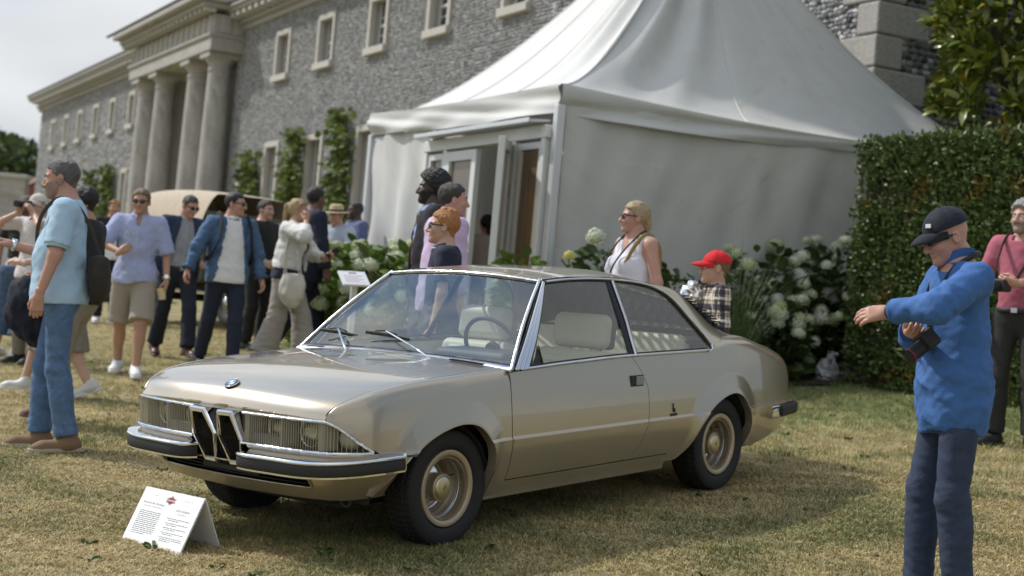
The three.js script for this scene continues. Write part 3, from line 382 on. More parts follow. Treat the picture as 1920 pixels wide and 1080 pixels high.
[[1150, 470, 15.6, 0.9, 1.45, 6, 'leafy hydrangea to the left of the woman in white'], [1290, 520, 15.6, 1.0, 1.2, 3, 'dark leafy shrub between the woman in white and the boy'], [1420, 500, 17.0, 1.1, 1.40, 20, 'white hydrangea under the marquee wall right of the boy'], [1500, 500, 17.6, 1.1, 1.45, 20, 'tall white hydrangea in the middle of the right bed'], [1562, 510, 17.4, 1.0, 1.55, 19, 'tall white hydrangea against the end of the hedge'], [1435, 640, 16.8, 0.95, 0.85, 12, 'low white hydrangea nearest the boot of the car'], [1500, 640, 17.5, 0.95, 0.95, 14, 'low white hydrangea in front of the right bed'], [1560, 630, 17.6, 0.85, 1.05, 16, 'low white hydrangea above the white bags']].forEach((a, i) => hydrangea(bed(a[0], a[1], a[2]), a[3], a[4], a[5], a[6], 300 + i * 7, 0.8));
{ const p = bed(1385, 560, 15.0), o = base('ornamental_grass', onGround(p.x, p.z), 'tall clump of arching ornamental grass behind the boy in the red cap', 'grass clump'); const R = rng(5), L = []; for (let k = 0; k < 260; k++) { const a = R() * 6.283, l = 1.0 + R() * 0.75, sp = 0.15 + R() * 0.75; const dx = Math.cos(a), dz = Math.sin(a); L.push(surf((u, v) => { const r = sp * l * v * v * 0.7, y = l * v * (1 - 0.38 * sp * v * v); return V(dx * (0.06 + r) - dz * (u - 0.5) * 0.010 * (1 - v * 0.9), y, dz * (0.06 + r) + dx * (u - 0.5) * 0.010 * (1 - v * 0.9)); }, 1, 6)); } kind(mesh('blades', L, (() => { const m = leafMat(0.5, 0.3); m.color.setRGB(0.06, 0.10, 0.03); return m; })(), o), 'stuff'); }
{ const p = bed(1067, 480, 13.2), o = base('yellow_flower', V(p.x, groundY(p.x, p.z), p.z), 'single pale yellow hydrangea bloom on a stem above the car roof', 'flower'); const hy = p.y - o.position.y; mesh('stem', tube([V(0, 0, 0), V(0.02, hy * 0.6, 0), V(0, hy, 0)], 0.008, 6, 12), mat(0.10, 0.14, 0.03, 0.8), o); const H = mesh('flower_head', headG[1], (() => { const m = leafMat(0.8, 0.3); m.color.setRGB(0.62, 0.60, 0.16); return m; })(), o); H.position.set(0, hy, 0); H.scale.setScalar(0.5); for (let k = 0; k < 4; k++) { const l = mesh('leaf', hydLeaf, hydM[k], o); l.position.set(0, hy - 0.1 - k * 0.08, 0); l.rotation.set(-0.3, k * 1.9, 0); l.scale.setScalar(0.6); } }
// soil bed
for (const [lab, pts] of [['dark soil of the right flower bed', [[1120, 15.6], [1350, 15.8], [1580, 16.5], [1600, 18.4], [1120, 16.6]]], ['dark soil of the left flower bed', [[575, 19.6], [640, 17.2], [800, 16.4], [880, 17.2], [620, 20.4]]]]) { const sh = new THREE.Shape(pts.map(([px, d]) => { const p = atDepth(px, 600, d); return new THREE.Vector2(p.x, p.z); })); const g = new THREE.ShapeGeometry(sh, 4); const p = g.attributes.position; for (let i = 0; i < p.count; i++) { const x = p.getX(i), z = p.getY(i); p.setXYZ(i, x, groundY(x, z) + 0.03, z); } g.computeVertexNormals(); kind(mesh('flower_bed_soil', g, mat(0.035, 0.026, 0.018, 1)), 'structure'); }
// ---------- the coupe ----------  car axes: x to the rear from the front axle, y up, z to the car's left
const car = base('vintage_coupe', lawnPoint(-0.852, 0, -7.771), 'champagne gold vintage two-door coupe with twin hexagonal grilles parked on the lawn', 'car');
car.quaternion.copy(Q).multiply(new THREE.Quaternion().setFromAxisAngle(V(0, 1, 0), 51.434 * D2R));
{
  const W = tab([[-0.738, 0.639], [-0.72, 0.678], [-0.70, 0.703], [-0.67, 0.728], [-0.64, 0.748], [-0.60, 0.768], [-0.56, 0.782], [-0.4, 0.797], [-0.2, 0.803], [0, 0.806], [0.42, 0.80], [1, 0.80], [1.65, 0.80], [2.2, 0.802], [2.6, 0.80], [2.9, 0.788], [3.1, 0.775], [3.25, 0.758], [3.36, 0.735], [3.42, 0.71], [3.455, 0.675]]);
  const xNose = tab([[0, -0.80], [0.3, -0.79], [0.5, -0.768], [0.639, -0.738], [0.678, -0.72], [0.703, -0.70], [0.748, -0.64], [0.782, -0.56], [0.81, -0.2]]);
  const Yh = tab([[0, 0.655], [0.02, 0.688], [0.05, 0.719], [0.1, 0.745], [0.2, 0.778], [0.45, 0.812], [0.8, 0.832], [1.15, 0.848], [1.4, 0.86]]);
  const g = (x, z) => Yh(Math.max(0, x - xNose(Math.abs(z)))) + 0.022 * (1 - (z / 0.65) ** 2);
  const zGap = tab([[-0.738, 0.635], [-0.64, 0.668], [-0.56, 0.684], [-0.45, 0.697], [-0.2, 0.704], [0.25, 0.697], [0.45, 0.69]]);
  const archF = [[-0.53, 0.27], [-0.489, 0.324], [-0.412, 0.401], [-0.308, 0.489], [-0.219, 0.541], [-0.09, 0.585], [0.026, 0.60], [0.137, 0.58], [0.22, 0.514], [0.262, 0.44], [0.28, 0.36], [0.288, 0.21]];
  const archR = [[1.90, 0.205], [1.99, 0.235], [2.085, 0.304], [2.164, 0.423], [2.276, 0.516], [2.423, 0.58], [2.56, 0.60], [2.65, 0.572], [2.72, 0.50], [2.766, 0.42], [2.785, 0.36], [2.79, 0.245]];
  const fineArc = (A) => { const c = new THREE.CatmullRomCurve3(A.map(([x, y]) => V(x, y, 0)), false, 'centripetal'); return c.getPoints(60).map((p) => [p.x, p.y]); };
  const arcF = fineArc(archF), arcR = fineArc(archR);
  const dArc = (x, y, A) => { let m = 9; for (let i = 0; i < A.length - 1; i++) { const [ax, ay] = A[i], [bx, by] = A[i + 1], t = clamp(((x - ax) * (bx - ax) + (y - ay) * (by - ay)) / ((bx - ax) ** 2 + (by - ay) ** 2)); m = Math.min(m, Math.hypot(x - ax - t * (bx - ax), y - ay - t * (by - ay))); } return m; };
  const flare = (x, y) => { let b = 0; if (x < 0.5 && x > -0.5) b = 0.022 * clamp(1.12 - dArc(x, y, arcF) / (0.045 + 0.06 * sstep(0.34, 0.58, y)), 0, 1) * sstep(-0.5, -0.3, x); else if (x > 1.8 && x < 2.95) b = 0.023 * clamp(1.12 - dArc(x, y, arcR) / (0.045 + 0.06 * sstep(0.34, 0.58, y)), 0, 1) * sstep(1.85, 2.1, x); return b * sstep(0.2, 0.4, y); };
  const sideZ = (x, y) => {
    const w = W(x); let z;
    if (y >= 0.5) z = w - 0.036 * Math.pow(Math.max(0, (y - 0.5) / 0.36), 1.7) - 0.008 * sstep(0.494, 0.506, y);
    else z = w - 0.085 * Math.pow((0.5 - y) / 0.3, 1.8) - 0.008 * sstep(0.494, 0.506, y);
    return z + flare(x, y);
  };
  const hermArc = (A) => { const f = tab(A); return f; };
  const mono = (A) => A.filter((p, i) => i === 0 || p[0] > A[i - 1][0] + 1e-4); const yArchF = hermArc(mono(arcF.filter(([x]) => x > -0.32))), yArchR = hermArc(mono(arcR));
  // --- a side panel: columns xs, low and high edges, optional shoulder rolling in to (zIn, yIn)
  const rowsOf = (lo, hi) => { const a = Math.min(hi, Math.max(0.494, lo)), b = Math.min(hi, Math.max(0.506, lo)), r = []; for (let i = 0; i <= 12; i++) r.push(i === 11 ? Math.max(Math.min(lo, a), a - 0.003) : lerp(Math.min(lo, a), a, i / 12)); for (let i = 0; i <= 26; i++) r.push(i === 1 ? Math.min(hi, b + 0.003) : lerp(b, hi, i / 26)); return r; };
  const bez = (p0, p1, p2, t) => [0, 1].map((k) => (1 - t) * (1 - t) * p0[k] + 2 * t * (1 - t) * p1[k] + t * t * p2[k]);
  function panel(cols, lowF, highF, xAt, shoulder) {
    const NS = shoulder ? 12 : 0, nr = 40;
    return surf((u, v) => {
      const c = cols[u], r = v; const lo = lowF(c), hi = highF(c);
      if (r < nr) { const y = rowsOf(lo, hi)[r]; const x = xAt ? xAt(c, y) : c; return V(x, y, sideZ(x, y)); }
      const t = (r - nr + 1) / NS, z0 = sideZ(c, hi), [zi, yi] = shoulder(c), q = bez([z0, hi], [Math.min(z0 - 0.012, lerp(z0, zi, 0.12)), yi + 0.006], [zi, yi], t);
      return V(c, q[1], q[0]);
    }, range(0, cols.length - 1, cols.length - 1), range(0, nr - 1 + NS, nr - 1 + NS));
  }
  const hem = (P, n, dir, wdt = 0.018) => surf((u, v) => { const p = P(u); return v > 0 ? p.clone().addScaledVector(typeof dir === 'function' ? dir(u) : dir, wdt) : p; }, n, 1);
  M.lens = phys(0.95, 0.94, 0.90, 0.02, { transmission: 1, thickness: 0, ior: 1.42 });
  const both = (name, geos, m, parent) => [1, -1].map((s) => mesh(name, merge(geos.map((q) => (s > 0 ? q.clone() : mirrorZ(q)))), m, parent));

  // fender
  const xsF = [...range(-0.738, -0.70, 6), ...range(-0.69, -0.56, 12), ...range(-0.545, -0.315, 12), ...range(-0.305, 0.1, 26), ...range(0.12, 0.27, 20), ...range(0.273, 0.288, 6), ...range(0.2885, 0.414, 6)];
  const lampTop = tab([[-0.738, 0.66], [-0.71, 0.64], [-0.65, 0.587], [-0.60, 0.55], [-0.56, 0.521]]);
  const lowF = (x) => x < -0.56 ? lampTop(x) : x < -0.30 ? lerp(0.521, 0.488, sstep(-0.56, -0.48, x)) : x < 0.2882 ? Math.max(0.21, yArchF(x)) : 0.2;
  const gEdge = (x) => g(x, zGap(x));
  const highF = (x) => Math.max(lowF(x), Math.min(gEdge(x) - 0.115, lerp(lowF(x), gEdge(x) - 0.115, sstep(-0.738, -0.5, x))));
  const GAP = 0.004;
  const fenderG = panel(xsF, lowF, highF, null, (x) => [zGap(x) + GAP, gEdge(x)]);
  const lipF = surf((u, v) => { const x = lerp(-0.30, 0.2882, u), y = lowF(x); return V(x + v * 0.004 * Math.sign(-x), y + v * 0.004, sideZ(x, y) + 0.002 - v * 0.05); }, 60, 2);
  const fHem = [hem((u) => V(0.414, lerp(0.2, highF(0.414), u), sideZ(0.414, lerp(0.2, highF(0.414), u))), 20, V(0, 0, -1)), hem((u) => { const x = lerp(-0.738, 0.41, u); return V(x, gEdge(x), zGap(x) + GAP); }, 40, V(0, -1, 0)), lipF];
  both('front_fender', [fenderG, ...fHem], M.paint, car);
  // hood
  const xCowl = (b) => 0.36 + 0.05 * b * b;
  const hoodP = (a, b) => { const bb = Math.abs(b); let z = bb * zGap(-0.738); const x0 = xNose(bb * 0.635); const x = lerp(x0, xCowl(bb), a); z = bb * (zGap(Math.max(-0.738, x)) - 0); z = lerp(bb * 0.635, z, sstep(0, 0.05, a)); return V(x, g(x, z), Math.sign(b) * z); };
  const as = [0, 0.005, 0.012, 0.02, 0.03, 0.042, 0.056, 0.075, 0.1, ...range(0.13, 1, 26)];
  mesh('hood', [surf(hoodP, as, range(-1, 1, 48)), hem((u) => hoodP(0, u * 2 - 1), 40, V(0.5, -1, 0), 0.02), hem((u) => hoodP(1, u * 2 - 1), 30, V(0, -1, 0)), hem((u) => hoodP(u, 1), 40, V(0, -1, 0)), hem((u) => hoodP(u, -1), 40, V(0, -1, 0))], M.paint, car);
  // cowl strip between hood and windscreen
  const wsBase = (z) => V(0.445 - 0.045 * (1 - (z / 0.775) ** 2), lerp(0.862, 0.838, (Math.abs(z) / 0.775) ** 2), z);
  mesh('cowl', surf((u, v) => { const b = lerp(-1, 1, u), p = hoodP(1, b); p.x += 0.004; const q = wsBase(b * 0.77); q.y = g(q.x, q.z * 0.9) - 0.002; return p.lerp(q, v); }, 40, 4), M.paint, car);
  // door
  const doorR = tab([[0.28, 1.475], [0.323, 1.542], [0.436, 1.614], [0.553, 1.649], [0.673, 1.641], [0.765, 1.591], [0.86, 1.50]]);
  const beltY = tab([[0.42, 0.828], [0.5, 0.832], [0.98, 0.85], [1.52, 0.862], [2.35, 0.862]]);
  const colsD = range(0, 1, 30);
  const xD = (c, y) => lerp(0.42, doorR(y) - GAP, c);
  const doorG = panel(colsD, () => 0.288, (c) => beltY(xD(c, 0.85)) - 0.006, xD, null);
  const edgeStrip = (f, n = 30) => surf((u, v) => { const p = f(u); p.z -= v * 0.03; return p; }, n, 1);
  const doors = both('door', [doorG, edgeStrip((u) => { const y = lerp(0.288, 0.845, u); const x = xD(1, y); return V(x, y, sideZ(x, y)); }), edgeStrip((u) => { const y = lerp(0.288, 0.825, u); return V(0.42, y, sideZ(0.42, y)); }), edgeStrip((u) => { const x = xD(u, 0.288); return V(x, 0.288, sideZ(x, 0.288)); })], M.paint, car);
  // sill
  both('sill', [surf((u, v) => { const x = lerp(0.288, 1.905, u), y = lerp(0.283, 0.195, v); const k = v > 0.85 ? 0.006 : 0; return V(x, y, sideZ(x, y) + k); }, 20, [0, 0.4, 0.8, 0.88, 1]), surf((u, v) => V(lerp(0.288, 1.905, u), 0.195, sideZ(1, 0.195) + 0.006 - v * 0.3), 6, 1)], M.paint, car);
  // quarter panel, from the door gap to the tail
  const shY = tab([[1.5, 0.862], [2.3, 0.862], [2.42, 0.868], [2.6, 0.875], [2.8, 0.855], [3.1, 0.782], [3.3, 0.71], [3.41, 0.645], [3.455, 0.58]]);   // where the shoulder begins to roll
  const shIn = (x) => [tab([[2.3, 0.74], [2.5, 0.66], [2.75, 0.63], [3.1, 0.635], [3.35, 0.625], [3.455, 0.60]])(x), tab([[2.3, 0.868], [2.42, 0.905], [2.6, 0.935], [2.75, 0.935], [3.0, 0.885], [3.2, 0.836], [3.34, 0.79], [3.41, 0.745], [3.455, 0.66]])(x)];
  const xsQ = [...range(0, 0.3, 10), ...range(0.305, 0.36, 4)].map((t) => ({ t }));
  const qLow = (x) => x < 1.9 ? 0.288 : x < 2.79 ? Math.max(0.24, yArchR(x)) : tab([[2.79, 0.245], [2.87, 0.245], [3.137, 0.291], [3.34, 0.375], [3.455, 0.46]])(x);
  const qc = [...range(1.50, 1.89, 14), ...range(1.905, 2.1, 12), ...range(2.12, 2.6, 30), ...range(2.61, 2.785, 22), ...range(2.7905, 3.2, 18), ...range(3.22, 3.40, 10), ...range(3.41, 3.455, 8)];
  const qx = (c, y) => c + (doorR(y) - 1.50) * sstep(1.9, 1.5, c) * (c < 1.9 ? (1.9 - c) / 0.4 / Math.max(1e-6, sstep(1.9, 1.5, c)) : 0);
  const quarterG = panel(qc, qLow, (c) => c < 2.3 ? beltY(c) - 0.006 : shY(c), qx, (x) => x < 2.3 ? [sideZ(x, 0.86) - 0.02 * sstep(1.5, 2.3, x) - 0.005, 0.862] : shIn(x));
  const lipR = surf((u, v) => { const x = lerp(1.9, 2.79, u), y = qLow(x); return V(x, y + v * 0.004, sideZ(x, y) + 0.002 - v * 0.05); }, 70, 2);
  const sillR = surf((u, v) => { const x = lerp(1.905, 2.09, u); const y1 = qLow(x); return V(x, lerp(y1, Math.min(y1, 0.205), v), sideZ(x, y1)); }, 8, 1);
  const quarters = both('quarter_panel', [quarterG, lipR, edgeStrip((u) => { const y = lerp(0.288, 0.855, u), x = doorR(y); return V(x, y, sideZ(x, y)); })], M.paint, car);
  // tail
  mesh('tail_panel', [surf((u, v) => {
    const b = lerp(-1, 1, u); const y = lerp(0.44, 0.66, v), z = b * lerp(0.655, 0.61, v * v); return V(3.455 + 0.03 * (1 - b * b), y, z);
  }, 20, 6), surf((u, v) => { const b = lerp(-1, 1, u); return V(lerp(2.85, 3.455, v), lerp(0.24, 0.45, v * v), b * lerp(0.72, 0.655, v)); }, 10, 8)], M.paint, car);
  const deckP = (u, v) => { const x = lerp(2.70, 3.455, v), [zi, yi] = shIn(x), b = lerp(-1, 1, u); return V(x + 0.03 * (1 - b * b) * sstep(0.6, 1, v), yi + 0.02 * (1 - b * b) * (1 - v), b * zi); };
  mesh('boot_lid', surf(deckP, 24, range(0, 1, 20)), M.paint, car);
  // rear bumper
  const rbPts = [V(3.0, 0.452, 0.80), V(3.15, 0.452, 0.79), V(3.3, 0.452, 0.76), V(3.44, 0.452, 0.715), V(3.505, 0.452, 0.60), V(3.53, 0.452, 0.3), V(3.535, 0.452, 0)];
  const rbHalf = spline(rbPts, 30), rbAll = [...rbHalf, ...rbHalf.slice(0, -1).reverse().map((p) => V(p.x, p.y, -p.z))];
  const rb = mesh('rear_bumper', [sweep(rbAll, 0.045, 0.085)], M.chrome, car);
  mesh('bumper_rubber', sweep(rbAll.slice(4, -4).map((p) => p.clone().add(V(0.014 * (p.x > 3.3 ? 1 : 0), 0.0, Math.sign(p.z) * 0.016))), 0.04, 0.072), M.rubber, rb);

  // greenhouse
  const ghZ = (y) => 0.763 - 0.225 * Math.pow((y - 0.855) / 0.425, 1.08);
  const gz = (y) => (y < 0.86 ? 0.763 : ghZ(y));
  const dlo = (pts) => pts.map(([x, y]) => V(x, y, gz(y)));
  const topPts = [[0.955, 1.262], [1.1, 1.271], [1.3, 1.277], [1.5, 1.275], [1.7, 1.266], [1.85, 1.252], [1.97, 1.230], [2.07, 1.192], [2.14, 1.14], [2.22, 1.045], [2.30, 0.955], [2.35, 0.893], [2.315, 0.866]];
  const aPill = [V(0.448, 0.838, 0.768), V(0.60, 0.976, 0.705), V(0.77, 1.125, 0.625), V(0.935, 1.268, 0.545)];
  const aSide = [V(0.565, 0.838, 0.764), V(0.68, 0.97, 0.714), V(0.815, 1.115, 0.637), V(0.948, 1.262, gz(1.262))];
  // roof
  const ridge = tab([[0.93, 1.302], [1.2, 1.328], [1.5, 1.334], [1.8, 1.325], [2.05, 1.297], [2.2, 1.262]]);
  const edgeY = tab([[0.93, 1.276], [1.2, 1.291], [1.5, 1.29], [1.8, 1.274], [1.97, 1.25], [2.1, 1.222], [2.2, 1.19]]), edgeZ = tab([[0.93, 0.538], [1.3, 0.53], [1.7, 0.527], [1.97, 0.53], [2.2, 0.54]]);
  const roofP = (u, v) => { const b = lerp(-1, 1, u), x = lerp(0.93, 2.14, v) - 0.0 * b + 0.035 * (b * b) * (1 - v) - 0.02 * (1 - v); const k = Math.pow(Math.abs(b), 2.4); return V(x, lerp(ridge(x), edgeY(x), k), b * edgeZ(x)); };
  mesh('roof', [surf(roofP, 48, 30), surf((u, v) => { const p = roofP(u, 0); p.y -= v * 0.012; p.x -= 0.0; return p; }, 40, 1)], M.paint, car);
  // C pillar outer skin between the side window and the rear window louvres
  const cFront = spline([V(1.86, 1.262, 0.531), V(1.99, 1.240, 0.545), V(2.09, 1.196, 0.575), V(2.16, 1.14, 0.61), V(2.24, 1.045, 0.666), V(2.325, 0.95, 0.715), V(2.40, 0.878, 0.752)], 40);
  const cRear = spline([V(2.07, 1.242, 0.527), V(2.2, 1.222, 0.53), V(2.31, 1.19, 0.545), V(2.42, 1.125, 0.555), V(2.52, 1.06, 0.565), V(2.63, 0.99, 0.585), V(2.72, 0.945, 0.625)], 40);
  both('rear_pillar', [surf((u, v) => { const a = cFront[Math.round(v * 40)], b = cRear[Math.round(v * 40)]; const p = a.clone().lerp(b, u); const bulge = 0.016 * Math.sin(Math.PI * u) * sstep(0, 0.35, v); p.z += bulge * 0.6; p.y += bulge; return p; }, 12, 40), surf((u, v) => { const i = Math.round(v * 40), a = cFront[i]; const p = V(a.x, a.y, a.z); p.z -= u * 0.03; return p; }, 1, 40),
    surf((u, v) => { const x = lerp(2.38, 2.76, v), s = shIn(x), c = cFront[40].clone().lerp(cRear[40], v); return V(x, s[1], s[0]).lerp(c, u); }, 4, 14)], M.paint, car);
  // A pillars: three bright strips with dark joints
  const pill = both('windscreen_pillar', [surf((u, v) => { const n = 30, i = Math.round(v * n), a = spline(aPill, n)[i], b = spline(aSide, n)[i]; const p = a.clone().lerp(b, u); const ribs = Math.abs(Math.sin(u * Math.PI * 3)); p.z += 0.006 + 0.006 * Math.pow(ribs, 0.4); p.x -= 0.004; return p; }, 24, 30)], M.brushed, car);
  both('pillar_seal', [sweep(spline(aPill, 20).map((p) => p.clone().add(V(0.012, -0.004, -0.012))), 0.012, 0.018), sweep(spline(aSide, 20).map((p) => p.clone().add(V(0.006, 0, -0.004))), 0.012, 0.02)], M.black, car);
  // bright trim round the side glass
  const topLine = spline(topPts.slice(0, 12).map(([x, y]) => V(x - 0, y + 0.004, gz(y) + 0.004)), 60);
  const cornerLine = spline([V(2.35, 0.897, gz(0.893) + 0.004), V(2.345, 0.88, gz(0.88) + 0.006), V(2.32, 0.866, 0.768), V(2.28, 0.862, 0.77)], 10);
  const beltLine = range(0.50, 2.30, 40).map((x) => V(x, beltY(x) + 0.004, sideZ(x, beltY(x)) + 0.004));
  both('window_trim', [sweep(topLine, 0.012, 0.02, V(0, 0.3, 1)), sweep(cornerLine, 0.012, 0.02, V(0, 0.3, 1)), sweep(beltLine, 0.016, 0.016)], M.brushed, car);
  const bP = [V(1.585, 1.268, gz(1.268) + 0.004), V(1.56, 1.06, gz(1.06) + 0.006), V(1.525, 0.862, 0.77)];
  both('door_pillar', [sweep(bP, 0.022, 0.012, V(0, 0.4, 1))], M.brushed, car);
  both('window_seal', [sweep(bP.map((p) => p.clone().add(V(-0.03, 0, -0.012))), 0.05, 0.012, V(0, 0.4, 1)), sweep(topLine.map((p) => p.clone().add(V(0, -0.014, -0.008))), 0.01, 0.016, V(0, 0.3, 1)), sweep(beltLine.map((p) => p.clone().add(V(0, 0.010, -0.008))), 0.008, 0.01), sweep([V(0.695, 0.838, 0.763), V(0.695, 0.945, 0.722)], 0.008, 0.006, V(0, 0.3, 1)), surf((u, v) => V(lerp(0.60, 0.694, u), lerp(0.838, 0.838 + 0.112 * u, v), gz(lerp(0.838, 0.838 + 0.112 * u, v)) - 0.006), 2, 2)], M.black, car);
  // side glass
  const poly = (pts) => { const s = new THREE.Shape(pts.map(([x, y]) => new THREE.Vector2(x, y))); const q = new THREE.ShapeGeometry(s); const p = q.attributes.position; for (let i = 0; i < p.count; i++) p.setZ(i, gz(p.getY(i)) - 0.006); q.computeVertexNormals(); return q; };
  both('side_window', [poly([[0.605, 0.838], [0.955, 1.26], [1.1, 1.269], [1.3, 1.275], [1.58, 1.27], [1.525, 0.86]])], M.glass, car);
  both('rear_side_window', [poly([[1.527, 0.86], [1.587, 1.27], [1.7, 1.264], [1.85, 1.25], [1.97, 1.228], [2.07, 1.19], [2.14, 1.138], [2.22, 1.043], [2.30, 0.953], [2.345, 0.893], [2.31, 0.862]])], M.glass, car);
  // windscreen
  const wsTop = (z) => V(0.935 - 0.03 * (1 - (z / 0.54) ** 2), lerp(1.296, 1.268, (z / 0.54) ** 2), z);
  const wsP = (u, v) => { const b = lerp(-1, 1, u); const p = wsBase(b * 0.765).lerp(wsTop(b * 0.54), v); const bow = 0.018 * Math.sin(Math.PI * v); p.y += bow * 0.7; p.x -= bow * 0.7; return p; };
  const ws = mesh('windscreen', surf(wsP, 40, 16), M.screen, car);
  const frameLine = (v, du = 0) => range(0, 1, 40).map((u) => wsP(u, v));
  mesh('windscreen_trim', [sweep(frameLine(0.985).map((p) => p.clone().add(V(-0.004, 0.004, 0))), 0.02, 0.012), sweep(frameLine(0.0).map((p) => p.clone().add(V(-0.012, 0.002, 0))), 0.045, 0.014, V(-0.5, 1, 0)), ...[0.006, 0.994].map((u) => sweep(range(0, 1, 20).map((v) => wsP(u, v).add(V(-0.004, 0.006, 0))), 0.018, 0.016))], M.brushed, car);
  mesh('windscreen_seal', [sweep(frameLine(0.965), 0.012, 0.012), sweep(frameLine(0.03).map((p) => p.clone().add(V(0, 0.004, 0))), 0.012, 0.012)], M.black, car);
  // wipers: arm from the cowl, blade lying up the glass
  for (const [bz, tipU, tipV, l] of [[0.30, 0.36, 0.15, 0.30], [-0.30, 0.10, 0.15, 0.26]]) {
    const pivot = V(0.335, 0.852, bz); const tip = wsP(tipU + 0.06, tipV).add(V(-0.02, 0.03, 0));
    const w = mesh('wiper_arm', [sweep([pivot.clone().add(V(0, 0.012, 0)), pivot.clone().lerp(tip, 0.3).add(V(-0.01, 0.022, 0)), tip.clone().add(V(0, 0.01, 0))], 0.013, 0.006), at(new THREE.CylinderGeometry(0.012, 0.016, 0.035, 12), pivot.x, pivot.y, pivot.z)], M.chrome, car);
    const mid = tip.clone(), dir = wsP(0.6, tipV).sub(wsP(0.4, tipV)).normalize().applyAxisAngle(V(0.7, 0.7, 0), bz > 0 ? 0.10 : 0.1);
    mesh('wiper_blade', [sweep([mid.clone().addScaledVector(dir, -l / 2).add(V(0.008, -0.016, 0)), mid.clone().add(V(0.008, -0.012, 0)), mid.clone().addScaledVector(dir, l / 2).add(V(0.008, -0.016, 0))], 0.006, 0.02), sweep([mid.clone().addScaledVector(dir, -l / 4), mid.clone().add(V(-0.002, 0.012, 0)), mid.clone().addScaledVector(dir, l / 4)], 0.006, 0.008)], M.black, w);
  }
  // air slots at the base of the windscreen
  for (const [z0, z1] of [[0.42, 0.63], [-0.63, -0.5]]) {
    const gr = mesh('cowl_vent', surf((u, v) => { const z = lerp(z0, z1, u), x = wsBase(z).x - 0.075 + v * 0.035; return V(x, g(x, z * 0.93) + 0.0035, z); }, 10, 1), M.dark, car);
    mesh('vent_fin', merge(range(z0 + 0.01, z1 - 0.01, 12).map((z) => at(rbox(0.036, 0.006, 0.006, 0.002), wsBase(z).x - 0.058, g(wsBase(z).x - 0.058, z * 0.93) + 0.006, z))), M.black, gr);
  }
  // rear window with honeycomb louvre and black side slats
  const rwT = (z) => V(2.13 + 0.02 * (1 - (z / 0.53) ** 2), lerp(1.28, 1.232, (z / 0.53) ** 2), z), rwB = (z) => V(2.76 + 0.02 * (1 - (z / 0.6) ** 2), lerp(0.975, 0.95, (z / 0.6) ** 2), z);
  const rwP = (u, v) => { const b = lerp(-1, 1, u); return rwT(b * 0.528).lerp(rwB(b * 0.60), v).add(V(0.02 * Math.sin(Math.PI * v), 0.03 * Math.sin(Math.PI * v), 0)); };
  mesh('rear_window', surf((u, v) => rwP(u, v).add(V(-0.03, -0.035, 0)), 20, 12), M.glass, car);
  const hex = [], NC = 14, NR = 13;
  for (let r = 0; r < NR; r++) for (let c = 0; c < NC; c++) {
    const cu = (c + 0.5 + (r % 2 ? 0.25 : -0.25)) / NC, cv = (r + 0.5) / NR; const ring = [];
    for (let k = 0; k < 6; k++) { const a = k * Math.PI / 3 + Math.PI / 6; ring.push(rwP(clamp(cu + Math.cos(a) * 0.55 / NC, 0.005, 0.995), clamp(cv + Math.sin(a) * 0.62 / NR, 0.005, 0.995))); }
    const pos = []; for (let k = 0; k < 6; k++) { const a = ring[k], b = ring[(k + 1) % 6], d = V(-0.0, -0.034, 0), cen = rwP(clamp(cu, 0, 1), clamp(cv, 0, 1)); const ai = a.clone().lerp(cen, 0.1), bi = b.clone().lerp(cen, 0.1); for (const t of [a, b, bi, a, bi, ai, ai, bi, bi.clone().add(d), ai, bi.clone().add(d), ai.clone().add(d)]) pos.push(t.x, t.y, t.z); }
    const q = new THREE.BufferGeometry(); q.setAttribute('position', new THREE.Float32BufferAttribute(pos, 3)); q.computeVertexNormals(); hex.push(q);
  }
  { const hl = new THREE.Group(); hl.name = 'honeycomb_louvre'; car.add(hl); for (const q of hex) mesh('honeycomb_cell', q, M.black, hl); }
  for (const s of [1, -1]) for (let k = 0; k < 10; k++) { const t = (k + 0.7) / 10.4, xl = lerp(2.315, 2.625, t), xr = lerp(2.33, 2.775, t), y = lerp(1.190, 1.004, t); mesh('rear_slat', at(rbox(xr - xl + 0.012, 0.009, 0.13, 0.002), (xl + xr) / 2, y, s * 0.505, 0, 0, -0.08), M.black, car); }
  for (const s of [1, -1]) mesh('slat_backing', surf((u, v) => V(lerp(lerp(2.30, 2.60, v), lerp(2.32, 2.74, v), u), lerp(1.18, 0.985, v) - 0.004, s * lerp(0.548, 0.43, u)), 1, 8), M.dark, car);

  // front: lamp band. plan curve from the centre to the lamp tip
  const planZ = [...range(0.0, 0.60, 18), 0.62, 0.64, 0.66, 0.68, 0.70, 0.72, 0.738, 0.752, 0.764, 0.774, 0.782];
  const hTop = (z) => z < 0.639 ? 0.655 : lampTop(xNose(z)) - 0.004, LOW = 0.512;
  const front = (z, y, off = 0) => V(xNose(z) + off, y, z);
  const lampStart = 0.17;
  const lz = [lampStart, ...planZ.filter((z) => z > lampStart + 0.01)];
  const fr = (f) => lz.map(f);
  const trims = [sweep(fr((z) => front(z, hTop(z) - 0.005, -0.006)), 0.012, 0.012), sweep(fr((z) => front(z, Math.min(LOW, hTop(z)) - 0.001, -0.008)), 0.014, 0.012)];
  both('lamp_trim', trims, M.chrome, car);
  both('lamp_cover', [surf((u, v) => { const z = lz[u]; return front(z, lerp(LOW, hTop(z) - 0.008, v), -0.002); }, range(0, lz.length - 1, lz.length - 1), 4)], M.lens, car);
  M.flute = phys(0.56, 0.52, 0.44, 0.25, { transmission: 0.3, thickness: 0 });
